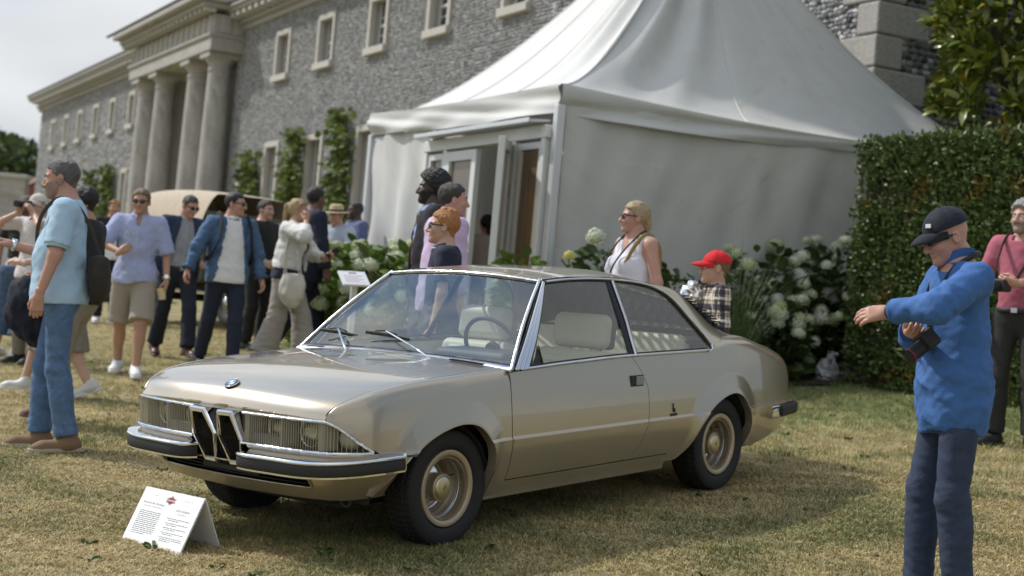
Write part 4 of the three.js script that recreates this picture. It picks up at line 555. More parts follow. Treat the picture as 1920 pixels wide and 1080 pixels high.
  const fl = []; for (let z = lampStart + 0.012; z < 0.778; z += 0.0135) { const xx = xNose(z), yt = hTop(z) - 0.012; if (yt > LOW + 0.01) fl.push(at(new THREE.CylinderGeometry(0.0017, 0.0017, yt - LOW - 0.004, 6), xx + 0.002, (yt + LOW) / 2, z)); }
  both('lens_flute', fl, M.flute, car).forEach((m) => { m.userData.kind = 'stuff'; });
  // recess behind the covers
  both('lamp_recess', [surf((u, v) => V(-0.62 + (u > 0.8 ? (u - 0.8) * 0.4 : 0), lerp(LOW - 0.01, 0.662, v), lerp(0.12, 0.72, u)), 10, 2), surf((u, v) => { const z = lerp(0.12, 0.778, u); return V(lerp(xNose(z) + 0.004, -0.56, v), LOW - 0.006, z); }, 20, 2), surf((u, v) => V(lerp(-0.79, -0.60, v), lerp(LOW - 0.01, 0.66, u), 0.165), 1, 1)], mat(0.07, 0.064, 0.055, 0.5), car);
  const lamps = [];
  for (const zc of [0.29, 0.50]) {
    for (const s of [1, -1]) {
      const L = mesh('headlamp', at(new THREE.LatheGeometry([[0.002, 0.02], [0.03, 0.016], [0.055, 0.002], [0.066, -0.02], [0.068, -0.026]].map(([r, y]) => new THREE.Vector2(r, y)), 28), -0.655, 0.585, s * zc, 0, 0, -Math.PI / 2), phys(0.62, 0.58, 0.45, 0.22, { metalness: 0.9 }), car);
      mesh('lamp_rim', at(new THREE.TorusGeometry(0.067, 0.005, 8, 28), -0.682, 0.585, s * zc, 0, Math.PI / 2, 0), M.chrome, L);
      mesh('lamp_glass', at(new THREE.SphereGeometry(0.066, 20, 8, 0, Math.PI * 2, 0, 0.9), -0.648, 0.585, s * zc, 0, 0, Math.PI / 2), M.glass, L);
    }
  }
  for (const s of [1, -1]) {
    for (const [z, w] of [[0.40, 0.014], [0.615, 0.035], [0.185, 0.03]]) mesh('lamp_divider', at(rbox(0.10, 0.138, w, 0.004), xNose(z) + 0.06, 0.583, s * z), mat(0.42, 0.40, 0.35, 0.4), car);
    const ind = mesh('indicator', at(new THREE.SphereGeometry(0.055, 18, 12), -0.60, 0.57, s * 0.675), mat(0.55, 0.53, 0.48, 0.3), car); 
    mesh('lamp_tray', at(rbox(0.05, 0.05, 0.23, 0.004), -0.745, 0.535, s * 0.275), mat(0.17, 0.165, 0.17, 0.4), car);
  }
  // body below the lamps
  const apZ = [...range(0, 0.15, 4), 0.16, 0.175, 0.19, 0.205, 0.22, ...range(0.25, 0.5, 7), 0.516, 0.527, 0.55, 0.6, 0.64, 0.68, 0.71, 0.738, 0.76, 0.776, 0.788, 0.797, 0.803];
  const apX = (z) => z < 0.78 ? xNose(z) : tab([[0.78, -0.565], [0.788, -0.50], [0.797, -0.40], [0.803, -0.3]])(z);
  both('nose_panel', [surf((u, v) => { const z = Math.max(0.20, apZ[u]); return V(apX(z) + [0, -0.004, 0.012, 0.03][v], [0.506, 0.502, 0.485, 0.47][v], z - [0, 0, 0.004, 0.02][v] * (z > 0.7 ? 1 : 0)); }, range(0, apZ.length - 1, apZ.length - 1), range(0, 3, 3))], M.paint, car);
  both('nose_lip', [surf((u, v) => { const z = lerp(0, 0.64, u); return V(xNose(z) + 0.001, lerp(0.652, 0.66, v), z); }, 16, 1)], M.paint, car);
  const apron = (z, t) => { // t 0 top .. 1 bottom
    const x0 = apX(z) + 0.02, y = lerp(0.475, tab([[0, 0.262], [0.4, 0.268], [0.65, 0.275], [0.76, 0.285], [0.803, 0.30]])(z), t); const tuck = 0.13 * Math.pow(t, 1.7);
    const zz = z * (1 - 0.10 * Math.pow(t, 1.8) * sstep(0.3, 0.8, z)); let x = x0 + tuck; if (z > 0.78) { const xa = y > 0.489 ? -0.30 : tab([[0.27, -0.53], [0.324, -0.489], [0.401, -0.412], [0.489, -0.308]])(y); x = lerp(Math.max(-0.56 + 0.02 + tuck, x), xa, (z - 0.78) / 0.023); } return V(x, y, zz);
  };
  both('apron', [surf((u, v) => apron(apZ[u], lerp(lerp(0.68, 0, sstep(0.517, 0.526, apZ[u])), 1, v)), range(0, apZ.length - 1, apZ.length - 1), 14), surf((u, v) => apron(lerp(0.21, 0.521, u), lerp(0, 0.30, v)), 12, 4), surf((u, v) => { const p = apron(apZ[u], 1); return p.add(V(v * 0.15, -v * 0.01, 0)); }, range(0, apZ.length - 6, apZ.length - 6), 1),
    surf((u, v) => { const p = apron(0.803, u); return p.add(V(0.003, 0, -v * 0.05)); }, 12, 1)], M.paint, car);
  // air intake
  const inP = (z, t) => { const p = apron(Math.abs(z), t); p.z = z; return p; };
  const intake = mesh('air_intake', [surf((u, v) => inP(lerp(-0.52, 0.52, u), 0.30).add(V(v * 0.22, 0, 0)), 20, 2), surf((u, v) => inP(lerp(-0.52, 0.52, u), 0.68).add(V(v * 0.22, 0, 0)), 20, 2), ...[-0.52, 0.52].map((z) => surf((u, v) => inP(z, lerp(0.30, 0.68, u)).add(V(v * 0.22, 0, 0)), 4, 2))], M.rubber, car);
  mesh('radiator', [at(rbox(0.04, 0.30, 1.0, 0.005), -0.52, 0.40, 0)], mat(0.06, 0.06, 0.06, 0.6, { metalness: 0.5 }), intake);
  mesh('intake_slat', range(0.36, 0.62, 3).map((t) => sweep(range(-0.50, 0.50, 14).map((z) => inP(z, t).add(V(0.03, 0, 0))), 0.02, 0.006)), M.black, intake);
  const inRim = []; { const e = []; for (const u of range(-0.50, 0.50, 24)) e.push([u, 0.69]); for (const t of range(0.66, 0.34, 6)) e.push([0.52, t]); for (const u of range(0.5, -0.5, 24)) e.push([u, 0.30]); for (const t of range(0.34, 0.66, 6)) e.push([-0.52, t]); inRim.push(sweep(e.map(([z, t]) => { const p = apron(Math.abs(z), t); return V(p.x - 0.004, p.y, z); }), 0.008, 0.008, V(-1, 0.2, 0), true)); }
  mesh('intake_rim', merge(inRim), M.paint, intake);
  // front bumper in two halves
  const bumpH = spline([V(-0.775, 0.452, 0.185), V(-0.815, 0.452, 0.205), V(-0.828, 0.452, 0.25), V(-0.822, 0.452, 0.40), V(-0.80, 0.452, 0.575), V(-0.75, 0.455, 0.68), V(-0.66, 0.46, 0.745), V(-0.54, 0.467, 0.788), V(-0.41, 0.472, 0.808)], 40);
  const bsec = (off, y0, y1, o2) => surf((u, v) => { const p = bumpH[u]; const a = bumpH[Math.max(0, u - 1)], b = bumpH[Math.min(40, u + 1)], t = b.clone().sub(a).normalize(), n = V(-t.z, 0, t.x).normalize(); if (n.x > 0 && n.z < 0) n.negate(); const oo = off(v), q = p.clone(); q.y += lerp(y0, y1, v); return q.addScaledVector(n.x > 0.2 ? n.negate() : n, oo); }, range(0, 40, 40), 10);
  const prof = [[-0.075, 0.0], [-0.06, 0.030], [0.0, 0.034], [0.04, 0.034], [0.0405, 0.03]];
  const fb = both('front_bumper', [bsec((v) => lerp(0.033, -0.06, v), 0.024, 0.036), bsec((v) => 0.033 + 0.006 * Math.sin(v * Math.PI), 0.006, 0.024), bsec((v) => 0.034, -0.052, -0.044), bsec((v) => lerp(0.034, -0.05, v), -0.052, -0.056)], M.chrome, car);
  fb.forEach((b, k) => { const r = merge([bsec((v) => 0.026 + 0.010 * Math.pow(Math.sin(Math.PI * clamp(v, 0.02, 0.98)), 0.3), -0.045, 0.008)]); mesh('bumper_rubber', k ? mirrorZ(r) : r, M.rubber, b); const e = bumpH[40]; const cap = at(rbox(0.02, 0.085, 0.07, 0.01), e.x + 0.006, e.y - 0.01, e.z - 0.004, 0, -0.15, 0); const e0 = at(rbox(0.05, 0.07, 0.02, 0.008), -0.80, 0.44, 0.192); [cap, e0].forEach((q) => mesh('bumper_end', k ? mirrorZ(q.index ? q.toNonIndexed() : q) : q, M.chrome, b)); });
  // twin hexagonal grilles
  const kid = [[-0.848, 0.652, 0.042], [-0.848, 0.654, 0.142], [-0.803, 0.518, 0.168], [-0.760, 0.392, 0.122], [-0.760, 0.390, 0.048], [-0.808, 0.535, 0.004]];
  const kidC = V(-0.79, 0.51, 0.085);
  const kidney = (s) => {
    const ring = kid.map(([x, y, z]) => V(x - 0.004, y, s * (z + 0.004)));
    const grow = (k, dx) => ring.map((p) => { const c = V(kidC.x, kidC.y, s * (kidC.z + 0.008)); const q = c.clone().lerp(p, k); q.x = p.x + dx; return q; });
    const band = (A, B) => { const pos = []; for (let i = 0; i < 6; i++) { const a = A[i], b = A[(i + 1) % 6], c = B[i], d = B[(i + 1) % 6]; for (const t of [a, b, c, b, d, c]) pos.push(t.x, t.y, t.z); } const q = new THREE.BufferGeometry(); q.setAttribute('position', new THREE.Float32BufferAttribute(pos, 3)); q.computeVertexNormals(); return q; };
    const o0 = grow(1.02, 0.10), o1 = grow(1.02, 0.012), o2 = grow(0.97, 0), o3 = grow(0.86, 0.0), o4 = grow(0.81, 0.012), o5 = grow(0.79, 0.07);
    const K = mesh('kidney_grille', [band(o0, o1), band(o1, o2), band(o2, o3), band(o3, o4)], M.chrome, car);
    mesh('grille_mesh', [band(o4, o5), (() => { const pos = []; const c = V(-0.735, 0.515, s * 0.088); for (let i = 0; i < 6; i++) for (const t of [c, o5[i], o5[(i + 1) % 6]]) pos.push(t.x, t.y, t.z); const q = new THREE.BufferGeometry(); q.setAttribute('position', new THREE.Float32BufferAttribute(pos, 3)); q.computeVertexNormals(); return q; })()], M.dark, K);
    mesh('grille_bar', merge(range(0.045, 0.13, 6).map((z) => at(rbox(0.012, 0.17, 0.003, 0.001), -0.782, 0.515, s * z, 0, 0, 0.35))), M.black, K);
  };
  kidney(1); kidney(-1);
  mesh('grille_surround', [at(rbox(0.06, 0.14, 0.32, 0.01), -0.755, 0.582, 0), at(rbox(0.05, 0.30, 0.40, 0.01), -0.69, 0.50, 0)], M.black, car);
  // roundel on the hood
  { const R = new THREE.Group(); R.name = 'hood_badge'; const y = g(-0.715, 0); R.position.set(-0.718, y + 0.002, 0); R.rotation.set(0, 0, Math.atan2(g(-0.69, 0) - g(-0.745, 0), 0.055)); car.add(R);
    mesh('badge_ring', at(new THREE.CylinderGeometry(0.041, 0.043, 0.008, 36), 0, 0.003, 0), M.black, R); mesh('badge_rim', at(new THREE.TorusGeometry(0.041, 0.0025, 8, 36), 0, 0.006, 0, Math.PI / 2, 0, 0), M.chrome, R);
    for (let k = 0; k < 4; k++) mesh('badge_quarter', at(new THREE.CylinderGeometry(0.025, 0.025, 0.010, 12, 1, false, k * Math.PI / 2, Math.PI / 2), 0, 0.0045, 0), k % 2 ? mat(0.75, 0.76, 0.78, 0.2) : mat(0.12, 0.30, 0.58, 0.2), R); R.scale.setScalar(0.88);
  }
  // door handle, script badge
  doors.forEach((d, k) => { const s = k ? -1 : 1, z = s * (sideZ(1.53, 0.725)); const h = mesh('door_handle', at(rbox(0.125, 0.062, 0.008, 0.004), 1.53, 0.726, z + s * 0.002), M.black, d); mesh('handle_flap', at(rbox(0.075, 0.05, 0.014, 0.004), 1.552, 0.726, z + s * 0.005), mat(0.30, 0.30, 0.31, 0.35, { metalness: 0.5 }), d); });
  quarters.forEach((d, k) => { const s = k ? -1 : 1; const z = s * (sideZ(1.9, 0.535) + 0.003); mesh('maker_badge', merge([at(rbox(0.006, 0.05, 0.004, 0.001), 1.888, 0.555, z, 0, 0, 0.05), at(rbox(0.018, 0.006, 0.004, 0.001), 1.896, 0.548, z), at(rbox(0.005, 0.022, 0.004, 0.001), 1.905, 0.536, z), at(rbox(0.07, 0.014, 0.004, 0.002), 1.895, 0.515, z)]), M.black, d); });
  // wheels
  const R = 0.288;
  const tread = (() => { // zigzag grooves as real relief
    const nA = 432, nW = 26; return surf((u, v) => {
      const a = u * 2 * Math.PI, w = lerp(-0.082, 0.082, v), zig = (Math.abs(((w / 0.164 + 0.5) * 6) % 1 - 0.5) * 2); const ph = (u * 54 + zig * 0.55) % 1, gr = sstep(0.0, 0.10, ph) * sstep(0.42, 0.30, ph) ; const rib = Math.abs(((w / 0.164 + 0.5) * 6) % 1 - 0.0) < 0.12 ? 1 : 0;
      const crown = -0.012 * Math.pow(Math.abs(w) / 0.082, 3); const r = R + crown - 0.006 * Math.max(gr, rib); return V(Math.cos(a) * r, Math.sin(a) * r, w);
    }, nA, nW);
  })();
  const wall = (s) => new THREE.LatheGeometry([[R - 0.012, 0.082], [R - 0.022, 0.091], [R - 0.045, 0.096], [R - 0.075, 0.094], [0.196, 0.084], [0.186, 0.072], [0.183, 0.06]].map(([r, y]) => new THREE.Vector2(r, y)), 72).applyMatrix4(new THREE.Matrix4().makeRotationX(s * Math.PI / 2));
  const wheels = [];
  for (const [wx, s] of [[0, 1], [0, -1], [2.5, 1], [2.5, -1]]) {
    const w = new THREE.Group(); w.name = 'wheel'; w.position.set(wx, 0.287, s * 0.655); if (s < 0) w.rotation.y = Math.PI; w.rotation.z = wx ? 0.6 : 0.2; car.add(w);
    mesh('tyre', [tread.clone(), wall(1), wall(-1)], M.tyre, w);
    const lathe = (pts, n = 64) => new THREE.LatheGeometry(pts.map(([r, y]) => new THREE.Vector2(r, y)), n).applyMatrix4(new THREE.Matrix4().makeRotationX(Math.PI / 2));
    mesh('rim', lathe([[0.186, 0.068], [0.186, 0.082], [0.182, 0.087], [0.160, 0.084], [0.156, 0.078], [0.154, 0.055], [0.150, 0.0], [0.146, -0.03]]), M.rim, w);
    const fins = []; for (let k = 0; k < 96; k++) { const a = k / 96 * 2 * Math.PI, f = rbox(0.010, 0.004, 0.085, 0.0012, 1); fins.push(at(f, Math.cos(a) * 0.148, Math.sin(a) * 0.148, 0.028, 0, 0, a)); }
    mesh('rim_fins', fins, M.rim, w).userData.kind = 'stuff';
    mesh('rim_step', lathe([[0.150, 0.030], [0.144, 0.034], [0.141, 0.03], [0.141, 0.02]]), M.brushed, w);
    mesh('wheel_dish', lathe([[0.147, -0.03], [0.13, -0.02], [0.09, -0.012], [0.06, -0.008], [0.03, -0.008]]), M.chrome, w);
    mesh('hub', [lathe([[0.066, -0.012], [0.066, 0.04], [0.062, 0.05], [0.055, 0.052]], 48), ...range(0, 59, 59).map((k) => at(rbox(0.006, 0.0035, 0.03, 0.001, 1), Math.cos(k / 60 * 6.2832) * 0.066, Math.sin(k / 60 * 6.2832) * 0.066, 0.035, 0, 0, k / 60 * 6.2832))], M.rim, w);
    const cap = mesh('hub_cap', lathe([[0.055, 0.050], [0.054, 0.058], [0.045, 0.062], [0.02, 0.064], [0.001, 0.0645]], 48), M.gold, w);
    mesh('hub_emblem', [at(rbox(0.018, 0.004, 0.003, 0.001), 0.004, 0.004, 0.065, 0, 0, 0.5), at(rbox(0.010, 0.004, 0.003, 0.001), -0.006, -0.004, 0.0652, 0, 0, -0.4)], M.black, w);
    mesh('valve', at(new THREE.CylinderGeometry(0.003, 0.003, 0.03, 6), 0.125, 0.02, 0.005, 1.2, 0, 0), M.black, w);
  }
  // dark underside and wheel wells
  const wells = [];
  for (const cx of [0, 2.5]) for (const s of [1, -1]) wells.push(surf((u, v) => { const a = lerp(-0.05, Math.PI + 0.05, u); return V(cx - (cx ? 0.12 : 0.1) + Math.cos(a) * (cx ? 0.455 : 0.385), 0.27 + Math.sin(a) * 0.35, s * lerp(0.42, Math.min(0.772, sideZ(cx - (cx ? 0.12 : 0.1) + Math.cos(a) * (cx ? 0.455 : 0.385), 0.27 + Math.sin(a) * 0.35) - 0.05), v)); }, 48, 1), surf((u, v) => V(cx - (cx ? 0.12 : 0.1) + lerp(-1, 1, u) * (cx ? 0.455 : 0.385), lerp(0.22, 0.62, v), s * 0.43), 1, 1));
  mesh('underbody', [...wells, at(rbox(3.2, 0.04, 0.85, 0.01), 1.2, 0.21, 0), at(rbox(1.6, 0.05, 1.36, 0.01), 1.12, 0.225, 0), at(rbox(0.6, 0.05, 1.2, 0.01), 3.0, 0.36, 0), at(rbox(0.3, 0.04, 0.8, 0.01), -0.3, 0.25, 0), at(rbox(0.02, 0.35, 1.3, 0.005), -0.5, 0.45, 0), at(new THREE.CylinderGeometry(0.035, 0.035, 1.3, 10), 0, 0.25, 0, Math.PI / 2, 0, 0), at(new THREE.CylinderGeometry(0.05, 0.05, 1.3, 10), 2.5, 0.27, 0, Math.PI / 2, 0, 0)], M.dark, car);
  for (const z of [-0.13, 0.575]) mesh('tow_hook', [at(new THREE.TorusGeometry(0.024, 0.006, 8, 20), -0.52, 0.262, z, 0, Math.PI / 2 + 0.3, 0), at(new THREE.CylinderGeometry(0.007, 0.007, 0.08, 8), -0.47, 0.28, z, 0, 0, 1.1)], mat(0.05, 0.05, 0.05, 0.6, { metalness: 0.4 }), car);
  // cabin
  mesh('cabin_floor', [at(rbox(1.75, 0.03, 1.36, 0.01), 1.3, 0.34, 0), at(rbox(0.03, 0.5, 1.36, 0.01), 0.48, 0.58, 0)], mat(0.05, 0.045, 0.04, 0.95), car);
  const doorTrim = [1, -1].map((s) => surf((u, v) => V(lerp(0.5, 2.3, u), lerp(0.35, 0.845, v), s * 0.715), 1, 1));
  mesh('door_lining', doorTrim, M.leather, car);
  mesh('headlining', surf((u, v) => roofP(lerp(0.03, 0.97, u), lerp(0.02, 0.98, v)).add(V(0, -0.025, 0)), 20, 12), mat(0.42, 0.42, 0.38, 0.9), car);
  mesh('dashboard', [at(rbox(0.28, 0.14, 1.3, 0.05, 4), 0.66, 0.79, 0), at(rbox(0.26, 0.10, 0.5, 0.04, 4), 0.72, 0.85, 0.34), at(rbox(0.32, 0.03, 1.36, 0.012), 0.56, 0.825, 0)], M.leatherDark, car);
  const swl = new THREE.Group(); swl.name = 'steering_wheel'; swl.position.set(0.77, 0.90, 0.36); swl.rotation.set(0, Math.PI / 2, 0); car.add(swl); const tilt = new THREE.Matrix4().makeRotationX(-0.42);
  mesh('wheel_ring', new THREE.TorusGeometry(0.18, 0.012, 12, 48).applyMatrix4(tilt), M.black, swl);
  mesh('wheel_spoke', [at(rbox(0.31, 0.028, 0.01, 0.004), 0, -0.02, 0.0), at(rbox(0.02, 0.14, 0.01, 0.004), -0.04, -0.08, 0, 0, 0, -0.5), at(rbox(0.02, 0.14, 0.01, 0.004), 0.04, -0.08, 0, 0, 0, 0.5), at(new THREE.CylinderGeometry(0.04, 0.04, 0.03, 20), 0, 0, 0, Math.PI / 2, 0, 0), at(new THREE.CylinderGeometry(0.022, 0.025, 0.28, 12), 0, 0, -0.15, Math.PI / 2, 0, 0)].map((q) => q.applyMatrix4(tilt)), M.black, swl);
  for (const z of [0.36, -0.36]) {
    const st = new THREE.Group(); st.name = 'front_seat'; st.position.set(1.23, 0.30, z); car.add(st);
    const pleat = (w, h, n) => { const a = []; for (let k = 0; k < n; k++) a.push(at(rbox(0.05, h / n + 0.006, w, 0.016, 3), 0, (k + 0.5) * h / n - h / 2, 0)); return merge(a); };
    mesh('seat_cushion', [at(rbox(0.54, 0.16, 0.54, 0.06, 4), -0.05, 0.18, 0), at(pleat(0.36, 0.46, 9), -0.05, 0.265, 0, 0, 0, Math.PI / 2)], M.leather, st);
    mesh('seat_back', [at(rbox(0.13, 0.46, 0.54, 0.05, 4), 0.255, 0.345, 0, 0, 0, -0.25), at(pleat(0.34, 0.36, 8), 0.18, 0.36, 0, 0, 0, -0.25)], M.leather, st);
    mesh('seat_shell', at(rbox(0.06, 0.44, 0.53, 0.04, 4), 0.33, 0.335, 0, 0, 0, -0.25), M.leather, st);
    mesh('headrest', at(rbox(0.10, 0.20, 0.38, 0.07, 5), 0.345, 0.675, 0, 0, 0, -0.12), M.leather, st);
    mesh('headrest_back', at(rbox(0.06, 0.205, 0.385, 0.05, 4), 0.395, 0.675, 0, 0, 0, -0.12), M.leatherDark, st);
    mesh('headrest_post', [0.07, -0.07].map((d) => at(new THREE.CylinderGeometry(0.006, 0.006, 0.12, 8), 0.335, 0.56, d, 0, 0, 0.1)), M.chrome, st);
  }
  mesh('rear_seat', [at(rbox(0.5, 0.16, 1.2, 0.06, 4), 2.0, 0.50, 0), at(rbox(0.14, 0.46, 0.58, 0.06, 4), 2.26, 0.72, 0.31, 0, 0, -0.35), at(rbox(0.14, 0.46, 0.58, 0.06, 4), 2.26, 0.72, -0.31, 0, 0, -0.35)], M.leather, car);
  mesh('parcel_shelf', [at(rbox(0.5, 0.02, 1.2, 0.008), 2.55, 0.90, 0), at(rbox(0.02, 0.55, 1.3, 0.005), 2.42, 0.62, 0)], M.leatherDark, car);
}
// ---------- figures: signed distance fields meshed as one skin ----------
function isoMesh(f, lo, hi, cell) {
  const nx = Math.max(4, Math.ceil((hi.x - lo.x) / cell / 4) * 4), ny = Math.max(4, Math.ceil((hi.y - lo.y) / cell / 4) * 4), nz = Math.max(4, Math.ceil((hi.z - lo.z) / cell / 4) * 4);
  const X = nx + 1, Y = ny + 1, F = new Float32Array(X * Y * (nz + 1)).fill(1), B = 4, thr = B * cell * 0.9 + cell;
  const id = (i, j, k) => i + X * (j + Y * k);
  for (let k = 0; k < nz; k += B) for (let j = 0; j < ny; j += B) for (let i = 0; i < nx; i += B) {
    const c = f(lo.x + (i + B / 2) * cell, lo.y + (j + B / 2) * cell, lo.z + (k + B / 2) * cell);
    const far = Math.abs(c) > thr;
    for (let kk = k; kk <= k + B; kk++) for (let jj = j; jj <= j + B; jj++) for (let ii = i; ii <= i + B; ii++) {
      const q = id(ii, jj, kk);
      if (far) { if (F[q] === 1) F[q] = c > 0 ? 0.9 : -0.9; } else if (F[q] === 1 || Math.abs(F[q]) > 0.89) F[q] = f(lo.x + ii * cell, lo.y + jj * cell, lo.z + kk * cell);
    }
  }
  const pos = [], idx = [], vid = new Int32Array(X * Y * (nz + 1)).fill(-1);
  const cor = [0, 1, X, X + 1, X * Y, X * Y + 1, X * Y + X, X * Y + X + 1], E = [[0, 1], [2, 3], [4, 5], [6, 7], [0, 2], [1, 3], [4, 6], [5, 7], [0, 4], [1, 5], [2, 6], [3, 7]];
  for (let k = 0; k < nz; k++) for (let j = 0; j < ny; j++) for (let i = 0; i < nx; i++) {
    const b = id(i, j, k); let m = 0; for (let c = 0; c < 8; c++) if (F[b + cor[c]] < 0) m |= 1 << c;
    if (m === 0 || m === 255) continue;
    let x = 0, y = 0, z = 0, n = 0;
    for (const [a, c] of E) { const A = F[b + cor[a]], C = F[b + cor[c]]; if ((A < 0) === (C < 0)) continue; const t = A / (A - C); x += (a & 1) + t * ((c & 1) - (a & 1)); y += ((a >> 1) & 1) + t * (((c >> 1) & 1) - ((a >> 1) & 1)); z += (a >> 2) + t * ((c >> 2) - (a >> 2)); n++; }
    vid[b] = pos.length / 3; pos.push(lo.x + (i + x / n) * cell, lo.y + (j + y / n) * cell, lo.z + (k + z / n) * cell);
  }
  const quad = (a, b, c, d, fl) => { if (a < 0 || b < 0 || c < 0 || d < 0) return; if (fl) idx.push(a, c, b, b, c, d); else idx.push(a, b, c, b, d, c); };
  for (let k = 1; k < nz; k++) for (let j = 1; j < ny; j++) for (let i = 1; i < nx; i++) {
    const b = id(i, j, k), s = F[b] < 0;
    if (s !== (F[b + 1] < 0)) quad(vid[b - X - X * Y], vid[b - X * Y], vid[b - X], vid[b], !s);
    if (s !== (F[b + X] < 0)) quad(vid[b - 1 - X * Y], vid[b - X * Y], vid[b - 1], vid[b], s);
    if (s !== (F[b + X * Y] < 0)) quad(vid[b - 1 - X], vid[b - X], vid[b - 1], vid[b], !s);
  }
  const g = new THREE.BufferGeometry(); g.setAttribute('position', new THREE.Float32BufferAttribute(pos, 3)); g.setIndex(idx); g.computeVertexNormals();
  const N = g.attributes.normal, uv = new Float32Array(pos.length / 3 * 2);
  for (let i = 0; i < uv.length / 2; i++) { const side = Math.abs(N.getX(i)) > Math.abs(N.getZ(i)); uv[2 * i] = side ? pos[3 * i + 2] : pos[3 * i]; uv[2 * i + 1] = pos[3 * i + 1]; }
  g.setAttribute('uv', new THREE.BufferAttribute(uv, 2));
  return g;
}
const smin = (a, b, k) => { const h = Math.max(k - Math.abs(a - b), 0) / k; return Math.min(a, b) - h * h * k * 0.25; };
const smax = (a, b, k) => -smin(-a, -b, k);
function cone(x, y, z, a, b, ra, rb) { const bx = b.x - a.x, by = b.y - a.y, bz = b.z - a.z, px = x - a.x, py = y - a.y, pz = z - a.z; const t = Math.min(1, Math.max(0, (px * bx + py * by + pz * bz) / (bx * bx + by * by + bz * bz))); const dx = px - t * bx, dy = py - t * by, dz = pz - t * bz; return Math.sqrt(dx * dx + dy * dy + dz * dz) - (ra + (rb - ra) * t); }
function along(x, y, z, a, b) { const bx = b.x - a.x, by = b.y - a.y, bz = b.z - a.z; return ((x - a.x) * bx + (y - a.y) * by + (z - a.z) * bz) / (bx * bx + by * by + bz * bz); }
const ell = (x, y, z, cx, cy, cz, rx, ry, rz) => { const a = (x - cx) / rx, b = (y - cy) / ry, c = (z - cz) / rz, l = Math.sqrt(a * a + b * b + c * c), m = Math.sqrt(a * a / (rx * rx) + b * b / (ry * ry) + c * c / (rz * rz)); return m < 1e-6 ? -Math.min(rx, ry, rz) : l * (l - 1) / m; };
function ik(a, target, l1, l2, pole) {
  const d = target.clone().sub(a); let L = d.length(); const mx = (l1 + l2) * 0.995; if (L > mx) { d.multiplyScalar(mx / L); L = mx; }
  const e = a.clone().add(d), c = clamp((l1 * l1 + L * L - l2 * l2) / (2 * l1 * L), -1, 1), n = d.clone().normalize(), p = pole.clone().addScaledVector(n, -pole.dot(n)).normalize();
  return [a.clone().addScaledVector(n, l1 * c).addScaledVector(p, l1 * Math.sqrt(1 - c * c)), e];
}
const clothCache = {};
function cloth(r, g, b, o = {}) {
  const k = [r, g, b, JSON.stringify(o)].join(); if (clothCache[k]) return clothCache[k];
  let map = null;
  if (o.denim || o.mottle) { const am = o.denim ? 0.55 : o.mottle; map = noiseTex(128, 128, (u, v) => { const q = 1 + am * (torus(u, v, 1.6, 4, 2) + 0.5 * torus(u, v, 7, 2, 5)); return [r, g, b].map((c) => clamp(Math.pow(c * q, 1 / 2.2))); }, true); map.repeat.set(2.2, 2.2); }
  if (o.speckle) { const R = rng(5), d = Array.from({ length: 64 * 64 }, () => R()); map = noiseTex(64, 64, (u, v) => { const q = d[Math.floor(v * 64) * 64 + Math.floor(u * 64)] > 0.6 ? 0.35 : 1.15; return [r, g, b].map((c) => Math.pow(clamp(c * q), 1 / 2.2)); }, true); map.repeat.set(5, 5); }
  if (o.tartan) map = canvasTex(256, 256, (c) => { c.fillStyle = '#c3b39d'; c.fillRect(0, 0, 256, 256); for (const [p, w, s] of [[0, 70, 'rgba(14,18,34,0.72)'], [96, 14, 'rgba(16,20,36,0.55)'], [120, 14, 'rgba(16,20,36,0.55)'], [170, 30, 'rgba(240,232,220,0.6)'], [214, 8, 'rgba(20,24,40,0.6)']]) { c.fillStyle = s; c.fillRect(p, 0, w, 256); c.fillRect(0, p, 256, w); } });
  if (map && o.tartan) map.repeat.set(5.2, 5.2);
  return (clothCache[k] = new THREE.MeshPhysicalMaterial({ color: map ? 0xffffff : rgb(r, g, b), map, roughness: o.rough ?? 0.85, bumpMap: weave, bumpScale: o.bump ?? 0.0012, sheen: o.sheen ?? 0.2, sheenRoughness: 0.6, sheenColor: rgb(r, g, b) }));
}
const SK = { fair: [0.52, 0.31, 0.225], tan: [0.44, 0.25, 0.165], red: [0.50, 0.27, 0.20], dark: [0.055, 0.03, 0.02], brown: [0.16, 0.085, 0.055], pale: [0.58, 0.38, 0.29] };
const skinCache = {};
const skinMat = (k) => skinCache[k] || (skinCache[k] = (() => { const c = SK[k], map = noiseTex(128, 128, (u, v) => { const q = 1 + 0.18 * torus(u, v, 4, 4, 1), w = 1 + 0.10 * torus(u, v, 8, 3, 9); return [c[0] * q, c[1] * q * w, c[2] * q * w].map((x) => Math.pow(clamp(x), 1 / 2.2)); }, true); map.repeat.set(5, 5); return new THREE.MeshPhysicalMaterial({ color: 0xffffff, map, roughness: 0.5, sheen: 0.15, sheenColor: rgb(0.6, 0.4, 0.3) }); })());
const hairCache = {};
const strands = noiseTex(256, 64, (u, v) => { const a = 0.5 + 0.5 * torus(u, v * 0.2, 14, 3, 3) + 0.3 * torus(u, v, 4, 3, 6); return [a, a, a]; }); strands.repeat.set(9, 3);
const hairMat = (r, g, b) => hairCache[[r, g, b]] || (hairCache[[r, g, b]] = (() => { const map = noiseTex(128, 128, (u, v) => { const q = 1 + 0.9 * torus(u, v, 9, 3, 2) + 0.5 * torus(u, v, 2.5, 2, 7); return [r, g, b].map((x) => Math.pow(clamp(x * q), 1 / 2.2)); }, true); map.repeat.set(7, 3); return new THREE.MeshStandardMaterial({ color: 0xffffff, map, roughness: 0.55, bumpMap: strands, bumpScale: 0.006 }); })());
const LENS = phys(0.012, 0.011, 0.012, 0.08, { clearcoat: 1 });
